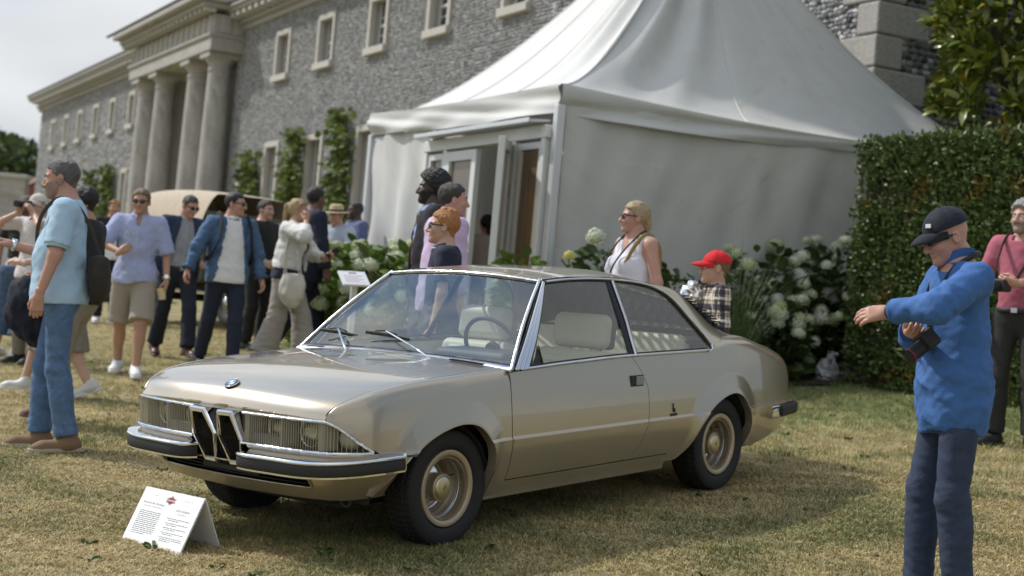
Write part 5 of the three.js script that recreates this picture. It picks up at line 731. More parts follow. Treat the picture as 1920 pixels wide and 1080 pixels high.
const SHOEWHITE = mat(0.72, 0.72, 0.72, 0.55), EYEW = mat(0.75, 0.72, 0.68, 0.25), IRIS = mat(0.06, 0.045, 0.03, 0.15), LIP = mat(0.38, 0.16, 0.13, 0.5);

// o: at [x, z], yaw, h; pose: lean, twist, headYaw, headPitch, hands {L: {p, pole, dir, palm, curl}, R}, feet {L: [x, z, lift, yaw], R}; looks: skin, hair, top, legs, shoes ...
function person(o) {
  const S = o.h / 1.78, G = base('person', onGround(o.at[0], o.at[1], 0), o.label, 'person'); G.quaternion.setFromEuler(new THREE.Euler((o.tiltX || 0) * D2R, 0, (o.tilt || 0) * D2R)).multiply(new THREE.Quaternion().setFromAxisAngle(V(0, 1, 0), (o.yaw || 0) * D2R));
  if (o.group) G.userData.group = o.group;
  const cell = o.cell || 0.016, fine = o.fine || 0.0065, W = (o.w ?? 1) * 0.95, F = o.fem ? 1 : 0, HS = o.hs ?? 1;
  // joints, in metres for a 1.78 m figure
  const hipY = 0.94 - (o.drop || 0), hip = V(0, hipY, 0), tq = new THREE.Quaternion().setFromEuler(new THREE.Euler((o.lean || 0) * D2R, (o.twist || 0) * D2R, (o.side || 0) * D2R, 'YXZ')), tqi = tq.clone().invert();
  const T = (x, y, z) => V(x, y, z).applyQuaternion(tq).add(hip);
  const feet = o.feet || { L: [0.11, 0.02, 0, 8], R: [-0.11, -0.02, 0, -8] };
  const leg = {}, arm = {};
  for (const [k, s] of [['L', 1], ['R', -1]]) {
    const [fx, fz, lift = 0, fy = 0, pitch = 0] = feet[k], hj = V(s * 0.093, hipY - 0.02, 0), an = V(fx, 0.085 + lift, fz);
    const [kn, ae] = ik(hj, an, 0.424, 0.416, V(s * 0.08 + 0.25 * Math.sin(fy * D2R), 0, 1)); leg[k] = { hj, kn, an: ae, fy: fy * D2R, pitch: pitch * D2R, s };
    const sj = T(s * (F ? 0.165 : 0.19) * (0.6 + 0.4 * W), 0.505, 0), hd = (o.hands || {})[k] || {}, tp = hd.p ? V(...hd.p) : V(s * 0.27, 0.83, 0.06).applyQuaternion(new THREE.Quaternion()).add(T(0, 0, 0).sub(hip));
    const [el, wr] = ik(sj, tp, 0.285, 0.255, hd.pole ? V(...hd.pole) : V(s * 0.6, 0, -1)); arm[k] = { sj, el, wr, hd, s };
  }
  const belly = o.belly || 0, bust = F ? (o.bust ?? 0.03) : 0;
  const tv = V(0, 0, 0), toT = (x, y, z) => tv.set(x - hip.x, y - hip.y, z - hip.z).applyQuaternion(tqi);
  const torso = (x, y, z, n) => { // n inflates
    const q = toT(x, y, z); const X = q.x, Y = q.y, Z = q.z;
    let d = ell(X, Y, Z, 0, 0.0, -0.005, (0.165 + 0.01 * F) * W + n, 0.14 + n, 0.115 * W + n);
    d = smin(d, ell(X, Y, Z, 0, 0.19, 0.008 + belly * 0.5, (F ? 0.128 : 0.148) * W + n, 0.19 + n, 0.105 * W + belly + n), 0.09);
    d = smin(d, ell(X, Y, Z, 0, 0.37, 0.0, (F ? 0.150 : 0.172) * W + n, 0.20 + n, (F ? 0.102 : 0.118) * W + n), 0.07);
    if (bust) { d = smin(d, ell(Math.abs(X), Y, Z, 0.07, 0.345, 0.075, 0.072 + n, 0.075 + n, 0.055 + bust + n), 0.04); }
    d = smin(d, cone(X, Y, Z, SHL, SHR, 0.058 + n, 0.058 + n), 0.08);
    d = smin(d, cone(X, Y, Z, NK0, NK1, 0.075 + n * 0.8, 0.052 + n * 0.6), 0.06);
    return d;
  };
  const sw = (F ? 0.135 : 0.155) * (0.6 + 0.4 * W), SHL = V(sw, 0.495, -0.01), SHR = V(-sw, 0.495, -0.01), NK0 = V(0, 0.50, -0.015), NK1 = V(0, 0.62, 0.012);
  const limb = (x, y, z, n, t1 = 1) => { let d = 1; for (const k of ['L', 'R']) { const a = arm[k]; let e = cone(x, y, z, a.sj, a.el, (F ? 0.047 : 0.055) * (0.4 + 0.6 * W) + n, 0.040 * (0.5 + 0.5 * W) + n); e = smin(e, cone(x, y, z, a.el, a.wr, 0.042 * (0.5 + 0.5 * W) + n, 0.027 + n), 0.03); d = Math.min(d, e); } return d; };
  const legs = (x, y, z, n, m) => { let d = 1; for (const k of ['L', 'R']) { const l = leg[k]; let e = cone(x, y, z, l.hj, l.kn, 0.086 * (0.4 + 0.6 * W) + n, 0.058 + n); const cm = l.kn.clone().lerp(l.an, 0.32); e = smin(e, cone(x, y, z, l.kn, l.an, 0.054 + n, (0.037 + m)), 0.04); if (m < 0.02) e = smin(e, ell(x, y, z, cm.x, cm.y, cm.z - 0.018, 0.05 + n, 0.11, 0.05 + n), 0.04); d = smin(d, e, 0.02); } return d; };
  // head
  const hq = new THREE.Quaternion().setFromEuler(new THREE.Euler((o.headPitch || 0) * D2R, ((o.headYaw || 0)) * D2R, (o.headRoll || 0) * D2R, 'YXZ')), hqi = hq.clone().invert();
  const neckTop = T(0, 0.60, 0.012), hc = neckTop.clone().add(V(0, 0.098 * HS, 0.02).applyQuaternion(hq)), hv = V(0, 0, 0), toH = (x, y, z) => hv.set(x - hc.x, y - hc.y, z - hc.z).applyQuaternion(hqi).multiplyScalar(1 / HS);
  const beardy = o.beard ? 0.004 : 0;
  const headSdf = (X, Y, Z) => {
    let d = ell(X, Y, Z, 0, 0.03, -0.014, 0.074, 0.086, 0.094);
    d = smin(d, ell(X, Y, Z, 0, -0.05, 0.026, 0.056 - 0.004 * F, 0.062, 0.058), 0.045);
    d = smin(d, ell(X, Y, Z, 0, -0.092, 0.070, 0.024, 0.018, 0.020), 0.03);
    const ax = Math.abs(X);
    d = smin(d, ell(ax, Y, Z, 0.034, -0.022, 0.062, 0.024, 0.020, 0.018), 0.03);
    d = smin(d, cone(ax, Y, Z, V(0.010, 0.026, 0.079), V(0.048, 0.026, 0.064), 0.008, 0.006), 0.018);
    d = smax(d, -ell(ax, Y, Z, 0.031, 0.006, 0.097, 0.017, 0.012, 0.016), 0.012);
    d = smin(d, cone(X, Y, Z, V(0, 0.016, 0.084), V(0, -0.028, 0.106), 0.008, 0.0125), 0.012);
    d = smin(d, ell(ax, Y, Z, 0.013, -0.032, 0.093, 0.009, 0.008, 0.010), 0.008);
    d = smin(d, ell(X, Y, Z, 0, -0.056, 0.082, 0.022, 0.006, 0.008), 0.006);
    d = smin(d, ell(X, Y, Z, 0, -0.067, 0.080, 0.018, 0.007, 0.008), 0.006);
    let e = ell(ax, Y, Z, 0.079, -0.004, -0.012, 0.010, 0.031, 0.019); e = smax(e, -ell(ax, Y, Z, 0.090, -0.002, -0.008, 0.008, 0.020, 0.010), 0.006); d = smin(d, e, 0.008);
    return d;
  };
  const HN = V(0, -0.20, -0.045), HN2 = V(0, -0.05, -0.02);
  const headFull = (x, y, z) => { const q = toH(x, y, z); const X = q.x, Y = q.y, Z = q.z; return HS * smin(headSdf(X, Y, Z), cone(X, Y, Z, HN, HN2, F ? 0.048 : 0.057, F ? 0.048 : 0.056), 0.03); };
  const neckCut = (x, y, z) => { const q = toH(x, y, z); return -0.15 - q.y; };
  // skin
  const neckBone = (x, y, z) => cone(x, y, z, T(0, 0.48, -0.02), hc.clone().add(V(0, -0.06, -0.02).applyQuaternion(hq)), F ? 0.052 : 0.062, F ? 0.046 : 0.054);
  const nkA = T(0, 0.48, -0.02), nkB = hc.clone().add(V(0, -0.06, -0.02).applyQuaternion(hq));
  const skinF = (x, y, z) => { let d = torso(x, y, z, 0); d = smin(d, limb(x, y, z, 0), 0.045); d = smin(d, legs(x, y, z, 0, 0), 0.05); d = smin(d, cone(x, y, z, nkA, nkB, F ? 0.052 : 0.062, F ? 0.046 : 0.054), 0.04); return d; };
  const box = (m, yl, yh) => { const b = new THREE.Box3(); for (const k of ['L', 'R']) { for (const p of [leg[k].hj, leg[k].kn, leg[k].an, arm[k].sj, arm[k].el, arm[k].wr]) b.expandByPoint(p); } b.expandByPoint(T(0, 0.62, 0)); b.expandByScalar(0.14 + m); b.min.z = Math.min(b.min.z, -0.22); b.max.z = Math.max(b.max.z, 0.28 + belly); if (yl !== undefined) b.min.y = yl; if (yh !== undefined) b.max.y = yh; return b; };
  const geos = [];
  const b0 = box(0, -0.02); if (o.hideLegs) b0.min.y = 0.75;
  geos.push(isoMesh(skinF, b0.min, b0.max, cell));
  geos.push(isoMesh((x, y, z) => Math.max(headFull(x, y, z), neckCut(x, y, z)), hc.clone().addScalar(-0.19 * HS), hc.clone().addScalar(0.17 * HS), fine));
  for (const k of ['L', 'R']) { if (arm[k].hd.none) continue; geos.push(handGeo(arm[k], o.handCell || 0.0055, S)); }
  const body = mesh('body', merge(geos), skinMat(o.skin || 'fair'), G);
  const put = (name, f, b, m, c = cell, parent = G) => mesh(name, isoMesh(f, b.min, b.max, c), m, parent);
  const headBox = (m) => new THREE.Box3(hc.clone().addScalar(-0.19 * HS - m), hc.clone().addScalar(0.19 * HS + m));
  const inHead = (g) => g.applyMatrix4(new THREE.Matrix4().compose(hc, hq, V(HS, HS, HS)));
  const seed = (o.seed || 1) * 7.13;
  const wr = (x, y, z, a, fx, fy) => a * (noise.noise(x * fx + seed, y * fy, z * fx) + 0.5 * noise.noise(x * fx * 2.1, y * fy * 2.3 + seed, z * fx * 2.1));
  // eyes
  if (!o.noEyes) for (const s of [1, -1]) { const e = mesh('eye', inHead(at(new THREE.SphereGeometry(0.0118, 12, 8), s * 0.031, 0.005, 0.0745)), EYEW, G); mesh('iris', inHead(at(new THREE.SphereGeometry(0.0062, 10, 6), s * 0.031, 0.005, 0.0815)), IRIS, e); }
  if (o.lips !== false) mesh('mouth', inHead(at(new THREE.SphereGeometry(1, 14, 8).scale(0.020, 0.0062, 0.006), 0, -0.0615, 0.0835)), LIP, G);
  // hair
  const hairC = o.hair || [0.05, 0.035, 0.025], st = o.hairStyle || 'short', hm = hairMat(...hairC);
  if (st !== 'bald') {
    const th = { short: 0.009, crop: 0.005, long: 0.018, pony: 0.014, curly: 0.026, locks: 0.034, quiff: 0.011 }[st] ?? 0.012;
    const hf = (x, y, z) => {
      const q = toH(x, y, z), X = q.x, Y = q.y, Z = q.z, ax = Math.abs(X);
      const nz = st === 'locks' || st === 'curly' ? 0.010 * noise.noise(X * 60 + seed, Y * 60, Z * 60) + 0.006 * noise.noise(X * 120, Y * 120, Z * 120) : 0.0045 * noise.noise(X * 100 + seed, Y * 34, Z * 66) + 0.006 * noise.noise(X * 28 + seed, Y * 18, Z * 25);
      let d = ell(X, Y, Z, 0, 0.03 + th * 0.4, -0.014 - th * 0.2, 0.074 + th, 0.086 + th, 0.094 + th) - nz;
      if (st === 'locks') d = smin(d, ell(X, Y, Z, 0, -0.03, -0.06, 0.085, 0.10, 0.06) - nz, 0.03);
      if (st === 'long') d = smin(d, ell(X, Y, Z, 0, -0.17, -0.075, 0.095, 0.24, 0.05) - nz, 0.05);
      // hairline: forehead, temples, behind the ear, nape
      const front = (Z - 0.058) * 0.8 + (0.055 - Y) * 0.85 - 0.0 + 0.0 * ax, side = st === 'long' || st === 'locks' ? -0.25 - Y : lerp(lerp(-0.078, -0.006, sstep(-0.038, -0.004, Z)), 0.06, sstep(0.018, 0.046, Z)) - Y + 0.006 * noise.noise(Z * 90, Y * 60, X * 40 + seed);
      if (st === 'short' || st === 'crop' || st === 'quiff') { d += 0.005 * sstep(0.035, -0.05, Y); d = smin(d, Math.max(cone(X, Y, Z, HN, HN2, 0.060, 0.062) - nz * 0.6, Z + 0.03, -0.085 - Y), 0.02); d = smax(d, Math.max(front, side), 0.012); }
      d = smax(d, Math.max(front, side), 0.012);
      if (st === 'quiff') d = smin(d, ell(X, Y, Z, 0, 0.118, -0.035, 0.045, 0.022, 0.05) - nz * 2, 0.03);
      if (st === 'pony') { d = smin(d, ell(X, Y, Z, 0, 0.055, -0.12, 0.028, 0.032, 0.03) - nz, 0.015); d = smin(d, cone(X, Y, Z, V(0, 0.04, -0.135), V(0.0, -0.16, -0.165), 0.030, 0.014) - nz, 0.02); if (o.bun) d = smin(d, ell(X, Y, Z, 0, 0.10, -0.06, 0.035, 0.03, 0.035) - nz, 0.02); }
      if (st === 'lowpony') { d = smin(d, cone(X, Y, Z, V(0, -0.03, -0.10), V(0, -0.13, -0.10), 0.034, 0.020) - nz, 0.03); }
      return d * HS;
    };
    const hb = headBox(0.03); if (st === 'long' || st === 'pony') hb.min.y -= 0.28;
    put('hair', hf, hb, hm, fine);
    if (!o.noBrows) for (const s of [1, -1]) mesh('eyebrow', inHead(at(new THREE.CapsuleGeometry(0.0042, 0.026, 4, 8), s * 0.031, 0.0265, 0.0845, 0, s * 0.32, Math.PI / 2 + s * 0.08)), hm, G);
  }
  if (o.beard) { const bf = (x, y, z) => { const q = toH(x, y, z), X = q.x, Y = q.y, Z = q.z; let d = headSdf(X, Y, Z) - 0.0045 - 0.003 * noise.noise(X * 140, Y * 140, Z * 140); d = Math.max(d, Y + 0.034 + 0.35 * Math.max(0, Math.abs(X) - 0.03) * -1.6, -0.02 - Z + 0.3 * (-0.05 - Y)); d = Math.max(d, -ell(X, Y, Z, 0, -0.061, 0.09, 0.02, 0.010, 0.03)); return Math.max(d, -0.125 - Y) * HS; }; put('beard', bf, headBox(0), hairMat(...o.beard), fine); }
  if (o.shades) {
    const fr = []; for (const s of [1, -1]) { fr.push(sweep([V(s * 0.058, 0.014, 0.078), V(s * 0.078, 0.013, 0.045), V(s * 0.082, 0.010, -0.01)], 0.005, 0.008)); }
    fr.push(at(rbox(0.016, 0.006, 0.006, 0.002), 0, 0.012, 0.099));
    const up = o.shades === 'up' ? 0.075 : 0, zz = o.shades === 'up' ? -0.02 : 0;
    const sg = mesh('sunglasses', inHead(at(merge(fr), 0, up, zz)), mat(...(o.frameCol || [0.01, 0.01, 0.01]), 0.3), G);
    for (const s of [1, -1]) mesh('lens', inHead(at(at(new THREE.SphereGeometry(1, 16, 10).scale(0.026, 0.019, 0.005), 0, 0, 0, 0, s * 0.28, 0), s * 0.033, 0.008 + up, 0.093 + zz)), o.lens || LENS, sg);
  }
  if (o.cap) { // baseball cap: crown, brim, button
    const cf = (x, y, z) => { const q = toH(x, y, z); let d = ell(q.x, q.y, q.z, 0, 0.036, -0.016, 0.087, 0.098, 0.107) - 0.0015 * noise.noise(q.x * 50, q.y * 50, q.z * 50) - 0.0015 * Math.cos(Math.atan2(q.x, q.z + 0.016) * 6); d = Math.max(d, 0.043 - q.y - (q.z + 0.016) * 0.02); return d * HS; };
    const C = put('cap', cf, headBox(0.02), o.cap, fine);
    const bw = o.brim || 0.085; mesh('cap_brim', inHead(surf((u, v) => { const a = lerp(-1, 1, u), zb = 0.085 * Math.sqrt(Math.max(0, 1 - a * a * 0.95)) , r = lerp(0, 1, Math.min(1, v * 2)); const z = zb - 0.0 + bw * r * Math.sqrt(Math.max(0, 1 - a * a)); return V(a * lerp(0.080, 0.078, r), 0.049 - 0.030 * r * r - 0.016 * a * a - (v > 0.5 ? 0.004 : 0), v > 0.5 ? zb + bw * (2 - 2 * v) * Math.sqrt(Math.max(0, 1 - a * a)) : z); }, 24, 10)), o.brimMat || o.cap, C);
    mesh('cap_button', inHead(at(new THREE.SphereGeometry(0.007, 10, 6), 0, 0.135, -0.016)), o.cap, C);
    if (o.capMark) mesh('cap_badge', inHead(at(rbox(...o.capMark.size, 0.002), ...o.capMark.pos, -0.35, o.capMark.ry || 0, 0)), o.capMark.m, C);
  }
  if (o.hat) { mesh('straw_hat', inHead(at(new THREE.LatheGeometry([[0.17, 0.0], [0.165, 0.004], [0.10, 0.008], [0.096, 0.02], [0.088, 0.085], [0.06, 0.105], [0.001, 0.10]].map(([a, b]) => new THREE.Vector2(a, b)), 32), 0, 0.045, -0.01, -0.1, 0, 0)), o.hat, G); mesh('hat_band', inHead(at(new THREE.CylinderGeometry(0.0965, 0.0985, 0.025, 32, 1, true), 0, 0.072, -0.01, -0.1, 0, 0)), mat(0.05, 0.04, 0.03, 0.8), G); }
  // trousers / shorts / skirt
  const L = o.legs, allTops = o.tops || (o.top ? [o.top] : []), lowHem = Math.min(9, ...allTops.map((t) => t.hem ?? 0.9)), waistY = o.waist ?? (lowHem < 0.93 && !(L && L.belt) ? lowHem + 0.035 : 0.99);
  const legAng = (x, y, z) => { let m = 1e9; for (const k of ['L', 'R']) { const l = leg[k], t = along(x, y, z, l.hj, l.kn), t2 = along(x, y, z, l.kn, l.an); m = Math.min(m, 0); } return m; };
  if (L) {
    const n = L.loose ?? 0.014, m = L.cuff ?? 0.035, cutY = L.cut; // cut: distance down the leg, 0..1 thigh, 1..2 calf
    const f = (x, y, z) => {
      let d = 1; const q = toT(x, y, z), qy = q.y, qx = q.x, qz = q.z;
      for (const k of ['L', 'R']) {
        const l = leg[k]; let a = cone(x, y, z, l.hj, l.kn, 0.088 * (0.4 + 0.6 * W) + n, 0.058 + n + (L.flare || 0) * 0.5), b = cone(x, y, z, l.kn, l.an, 0.058 + n + (L.flare || 0) * 0.5, 0.036 + m + (L.flare || 0));
        let e = smin(a, b, 0.03); { const c = l.kn.clone().lerp(l.an, 0.32); e = smin(e, ell(x, y, z, c.x, c.y, c.z - 0.018, 0.052 + n * 0.8, 0.13, 0.052 + n * 0.8), 0.04); }
        const ct = cutY ?? 1.97; if (ct <= 1) e = Math.max(e, (along(x, y, z, l.hj, l.kn) - ct) * 0.435); else e = Math.max(e, (along(x, y, z, l.kn, l.an) - (ct - 1)) * 0.425);
        d = smin(d, e, 0.018);
      }
      let p = ell(qx, qy, qz, 0, 0.0, -0.008, (0.168 + 0.01 * F) * W + n, 0.14 + n, 0.118 * W + n); p = smin(p, ell(qx, qy, qz, 0, 0.10, 0.004 + belly * 0.4, (F ? 0.14 : 0.155) * W + n, 0.12, 0.11 * W + belly * 0.7 + n), 0.06);
      d = smin(d, p, 0.05); d = Math.max(d, qy - (waistY - 0.94));
      if (d < 0.05) { const kneeK = Math.exp(-Math.pow((y - 0.5) / 0.16, 2)) + 0.9 * Math.exp(-Math.pow((y - 0.14) / 0.12, 2)) + 0.5 * Math.exp(-Math.pow((y - 0.86) / 0.08, 2)); d -= (L.fold ?? 0.006) * (0.25 * noise.noise(x * 9 + seed, y * 4, z * 9) + (0.12 + 0.8 * kneeK) * (noise.noise(x * 8 + seed, y * 26 + x * 14, z * 9) + 0.5 * noise.noise(x * 14, y * 48 - x * 20 + seed, z * 12))); }
      return d;
    };
    const b = box(0.03, L.cut && L.cut < 1.2 ? 0.35 : 0.03, waistY + 0.09); if (o.hideLegs) b.min.y = 0.7;
    put(L.name || 'trousers', f, b, L.m, o.clothCell || cell * 0.8);
    if (L.belt) { const pts = range(0, 31, 31).map((i) => { const a = i / 32 * 2 * Math.PI; return T(Math.cos(a) * ((F ? 0.14 : 0.158) * W + n + 0.004), waistY - 0.94 - 0.018, Math.sin(a) * (0.115 * W + belly * 0.7 + n + 0.004) + belly * 0.4); }); const be = mesh('belt', sweep(pts, 0.008, 0.034, V(0, 1, 0), true), L.belt, G); const bp = T(0, waistY - 0.94 - 0.018, 0.115 * W + belly * 1.1 + n + 0.01); mesh('buckle', at(rbox(0.045, 0.036, 0.01, 0.004), bp.x, bp.y, bp.z), M.brushed, be); }
  }
  if (o.skirt) { const f = (x, y, z) => { const t = clamp((waistY - y) / (waistY - o.skirt.hem)); const cx = (leg.L.kn.x + leg.R.kn.x) / 2 * t, cz = (leg.L.an.z + leg.R.an.z) / 2 * t; const a = Math.atan2(z - cz, x - cx); const rx = lerp(0.15, o.skirt.r || 0.25, Math.pow(t, 0.7)) + 0.012 * Math.sin(a * 9 + seed) * t, rz = lerp(0.12, (o.skirt.r || 0.25) * 0.95, Math.pow(t, 0.7)) + 0.012 * Math.sin(a * 9 + seed) * t; const dx = (x - cx) / rx, dz = (z - cz) / rz; const d = (Math.sqrt(dx * dx + dz * dz) - 1) * Math.min(rx, rz); return Math.max(d, y - waistY, o.skirt.hem - y); }; put('skirt', f, new THREE.Box3(V(-0.4, o.skirt.hem - 0.05, -0.45), V(0.4, waistY + 0.05, 0.45)), o.skirt.m, cell); }
  // tops
  const sleeve = (x, y, z, n, end, wide = 0) => { let d = 1; for (const k of ['L', 'R']) { const a = arm[k]; let u = cone(x, y, z, a.sj, a.el, (F ? 0.05 : 0.058) * (0.4 + 0.6 * W) + n, 0.044 * (0.5 + 0.5 * W) + n + wide), v = cone(x, y, z, a.el, a.wr, 0.046 * (0.5 + 0.5 * W) + n, 0.031 + n); let e = end <= 1 ? u : smin(u, v, 0.03); e = Math.max(e, end <= 1 ? (along(x, y, z, a.sj, a.el) - end) * 0.285 : (along(x, y, z, a.el, a.wr) - (end - 1)) * 0.255);
    if (e < 0.05 && end > 1) { const el = Math.exp(-Math.pow((x - a.el.x) ** 2 + (y - a.el.y) ** 2 + (z - a.el.z) ** 2, 1) / 0.012); const t = along(x, y, z, a.sj, a.wr); e -= (0.003 + 0.007 * el) * (0.5 - 2.2 * Math.abs(noise.noise(t * 13 + seed, x * 8 + y * 5, z * 8)) + 0.5 * noise.noise(t * 34, x * 16 + seed, y * 12 + z * 14)); } d = Math.min(d, e); } return d; };
  const tops = o.tops || (o.top ? [o.top] : []);
  tops.forEach((t) => {
    const n = t.loose ?? 0.012, hem = t.hem ?? 0.90, neck = t.neck ?? 0.062;
    const f = (x, y, z) => {
      let d = torso(x, y, z, n); const q = toT(x, y, z), X = q.x, Y = q.y, Z = q.z;
      const low = cone(x, y, z, hip, T(0, 0.2, 0), 0.02, 0.02); if (hem < 0.93) { const nn = Math.max(n * 1.2, L ? (L.loose ?? 0.014) + 0.016 : 0); d = smin(d, ell(X, Y, Z, 0, -0.05, 0.0 + belly * 0.3, (0.176 + 0.008 * F) * W + nn, 0.25, 0.128 * W + nn + belly * 0.6), 0.06); }
      if (t.boxy) d = smin(d, ell(X, Y, Z, 0, 0.14, 0.0 + belly * 0.5, 0.168 * W + n, 0.30, 0.118 * W + belly + n), 0.08);
      if (t.sleeve) d = smin(d, sleeve(x, y, z, t.sleeveLoose ?? n, t.sleeve, t.wide || 0), 0.035); else { for (const s of [1, -1]) d = Math.max(d, 0.0 - ell(X, Y, Z, s * 0.20, 0.47, 0, 0.055, 0.09, 0.11)); }
      d = Math.max(d, (hem - 0.94) - Y + (t.tail || 0) * Math.sin(Math.atan2(Z, X) * 2) );
      d = smax(d, -(Math.sqrt(X * X + (Z - 0.012) * (Z - 0.012)) - neck - 0.7 * Math.max(0, 0.58 - Y) + (t.vneck ? (Y - 0.56) * 0 : 0)) * (Y > 0.535 ? 1 : -9) - (Y > 0.535 ? 0 : 9), 0.008);
      d = Math.max(d, Y - 0.575);
      if (t.vneck) d = Math.max(d, -Math.max(Math.abs(X) - (Y - t.vneck) * 0.42, -Z));
      if (t.open !== undefined) { const hw = t.open[0] + (t.open[1] - t.open[0]) * clamp((0.55 - Y) / 0.7); d = Math.max(d, -Math.max(Math.abs(X - (t.open[2] || 0)) - hw, -Z + 0.02)); }
      if (d < 0.05) d -= wr(x, y, z, t.fold ?? 0.006, 11, 16) * 0.6 + (t.fold ?? 0.006) * (0.55 + 0.7 * Math.exp(-Math.pow((Y - 0.08) / 0.16, 2))) * (0.75 - 2.4 * Math.abs(noise.noise((X * 0.8 + Y) * 9 + seed, (Y - X * 0.6) * 4, Z * 7)) + 0.7 * noise.noise((Y - X) * 22 + seed, X * 7, Z * 14)) * 0.75;
      return d;
    };
    const b = box(0.03 + n, hem - 0.12, undefined); b.max.y = T(0, 0.6, 0).y + 0.08; for (const k of ['L', 'R']) if (t.sleeve) { b.max.y = Math.max(b.max.y, arm[k].el.y + 0.1, arm[k].wr.y + 0.08); b.min.y = Math.min(b.min.y, arm[k].el.y - 0.1, t.sleeve > 1 ? arm[k].wr.y - 0.1 : 9); }
    const P = put(t.name || 'shirt', f, b, t.m, t.cell || o.clothCell || cell * 0.8);
    if (t.collar) { const cl = surf((u, v) => { const a = lerp(0.28, Math.PI * 2 - 0.28, u) + Math.PI / 2, r = 0.066 + 0.012 * v + (t.collarUp ? 0.0 : 0.016 * v), y = 0.575 + (t.collarUp ? 0.065 * v : 0.022 - 0.045 * v * v) - 0.03 * Math.max(0, Math.sin(a)) ; return T(Math.cos(a) * r, y, Math.sin(a) * r * 1.0 + 0.014); }, 32, 6); const inner = surf((u, v) => { const a = lerp(0.25, Math.PI * 2 - 0.25, u) + Math.PI / 2, r = 0.063; return T(Math.cos(a) * r, lerp(0.535, 0.597, v) - 0.03 * Math.max(0, Math.sin(a)), Math.sin(a) * r + 0.014); }, 32, 3); mesh('collar', [cl, inner], t.collarM || t.m, P); }
    if (t.cuffs) for (const k of ['L', 'R']) { const a = arm[k], e = t.sleeve, c = e <= 1 ? a.sj.clone().lerp(a.el, e) : a.el.clone().lerp(a.wr, e - 1), dir = (e <= 1 ? a.el.clone().sub(a.sj) : a.wr.clone().sub(a.el)).normalize(), r = e <= 1 ? 0.046 + n : lerp(0.046, 0.031, e - 1) + n + 0.004; const gq = new THREE.TorusGeometry(r, t.cuffR ?? 0.008, 8, 24).scale(1, 1, 1.9); gq.applyQuaternion(new THREE.Quaternion().setFromUnitVectors(V(0, 0, 1), dir)); gq.translate(c.x, c.y, c.z); mesh('sleeve_cuff', gq, t.cuffM || t.m, P); }
    if (t.placket) mesh('placket', sweep(range(0.5, hem - 0.90, 12).map((y) => { let z = 0.4; for (let k = 0; k < 60 && z > 0; k++) { const w = T(t.open ? 0 : 0.0, y, z); if (f(w.x, w.y, w.z) < 0) break; z -= 0.006; } return T(0, y, z + 0.002); }), 0.03, 0.004, V(0, 0, 1)), t.placket, P);
    t.f = f;
  });
  // shoes
  if (!o.hideLegs) for (const k of ['L', 'R']) {
    const l = leg[k], sh = o.shoes || {}; const fq = new THREE.Quaternion().setFromEuler(new THREE.Euler(l.pitch, l.fy, 0, 'YXZ')), fqi = fq.clone().invert(); const an = l.an; const v3 = V(0, 0, 0);
    const f = (x, y, z) => { v3.set(x - an.x, y - an.y, z - an.z).applyQuaternion(fqi); const X = v3.x, Y = v3.y, Z = v3.z; let d = cone(X, Y, Z, V(0, -0.045, -0.045), V(0, -0.052, 0.13), 0.043, 0.042); d = smin(d, cone(X, Y, Z, V(0, 0.01 + (sh.high || 0), -0.018), V(0, -0.03, 0.0), 0.046, 0.05), 0.045); d = smin(d, ell(X, Y, Z, 0, -0.055, 0.16, 0.045, 0.03, 0.05), 0.03); d = Math.max(d, -0.078 - Y); d = Math.max(d, Y - 0.035 - (sh.high || 0)); return d; };
    const c = an.clone(), s = put('shoe', f, new THREE.Box3(c.clone().add(V(-0.27, -0.16, -0.27)), c.clone().add(V(0.27, 0.1, 0.27))), sh.m || M.black, 0.009);
    const sole = new THREE.Shape(); sole.moveTo(-0.036, -0.09); sole.quadraticCurveTo(0, -0.105, 0.036, -0.09); sole.quadraticCurveTo(0.05, 0.10, 0.045, 0.17); sole.quadraticCurveTo(0.02, 0.225, -0.02, 0.22); sole.quadraticCurveTo(-0.055, 0.17, -0.045, 0.1); sole.lineTo(-0.036, -0.09);
    const sg = new THREE.ExtrudeGeometry(sole, { depth: 0.018, bevelEnabled: true, bevelSize: 0.003, bevelThickness: 0.003, bevelSegments: 1, curveSegments: 10 }); sg.rotateX(Math.PI / 2); sg.translate(0, -0.062, 0); sg.applyQuaternion(fq); sg.translate(an.x, an.y, an.z); mesh('sole', sg, sh.sole || sh.m || M.black, s);
  }
  G.scale.setScalar(S);
  return { G, arm, leg, T, hc, hq, hip, inHead, put, W, S };
}
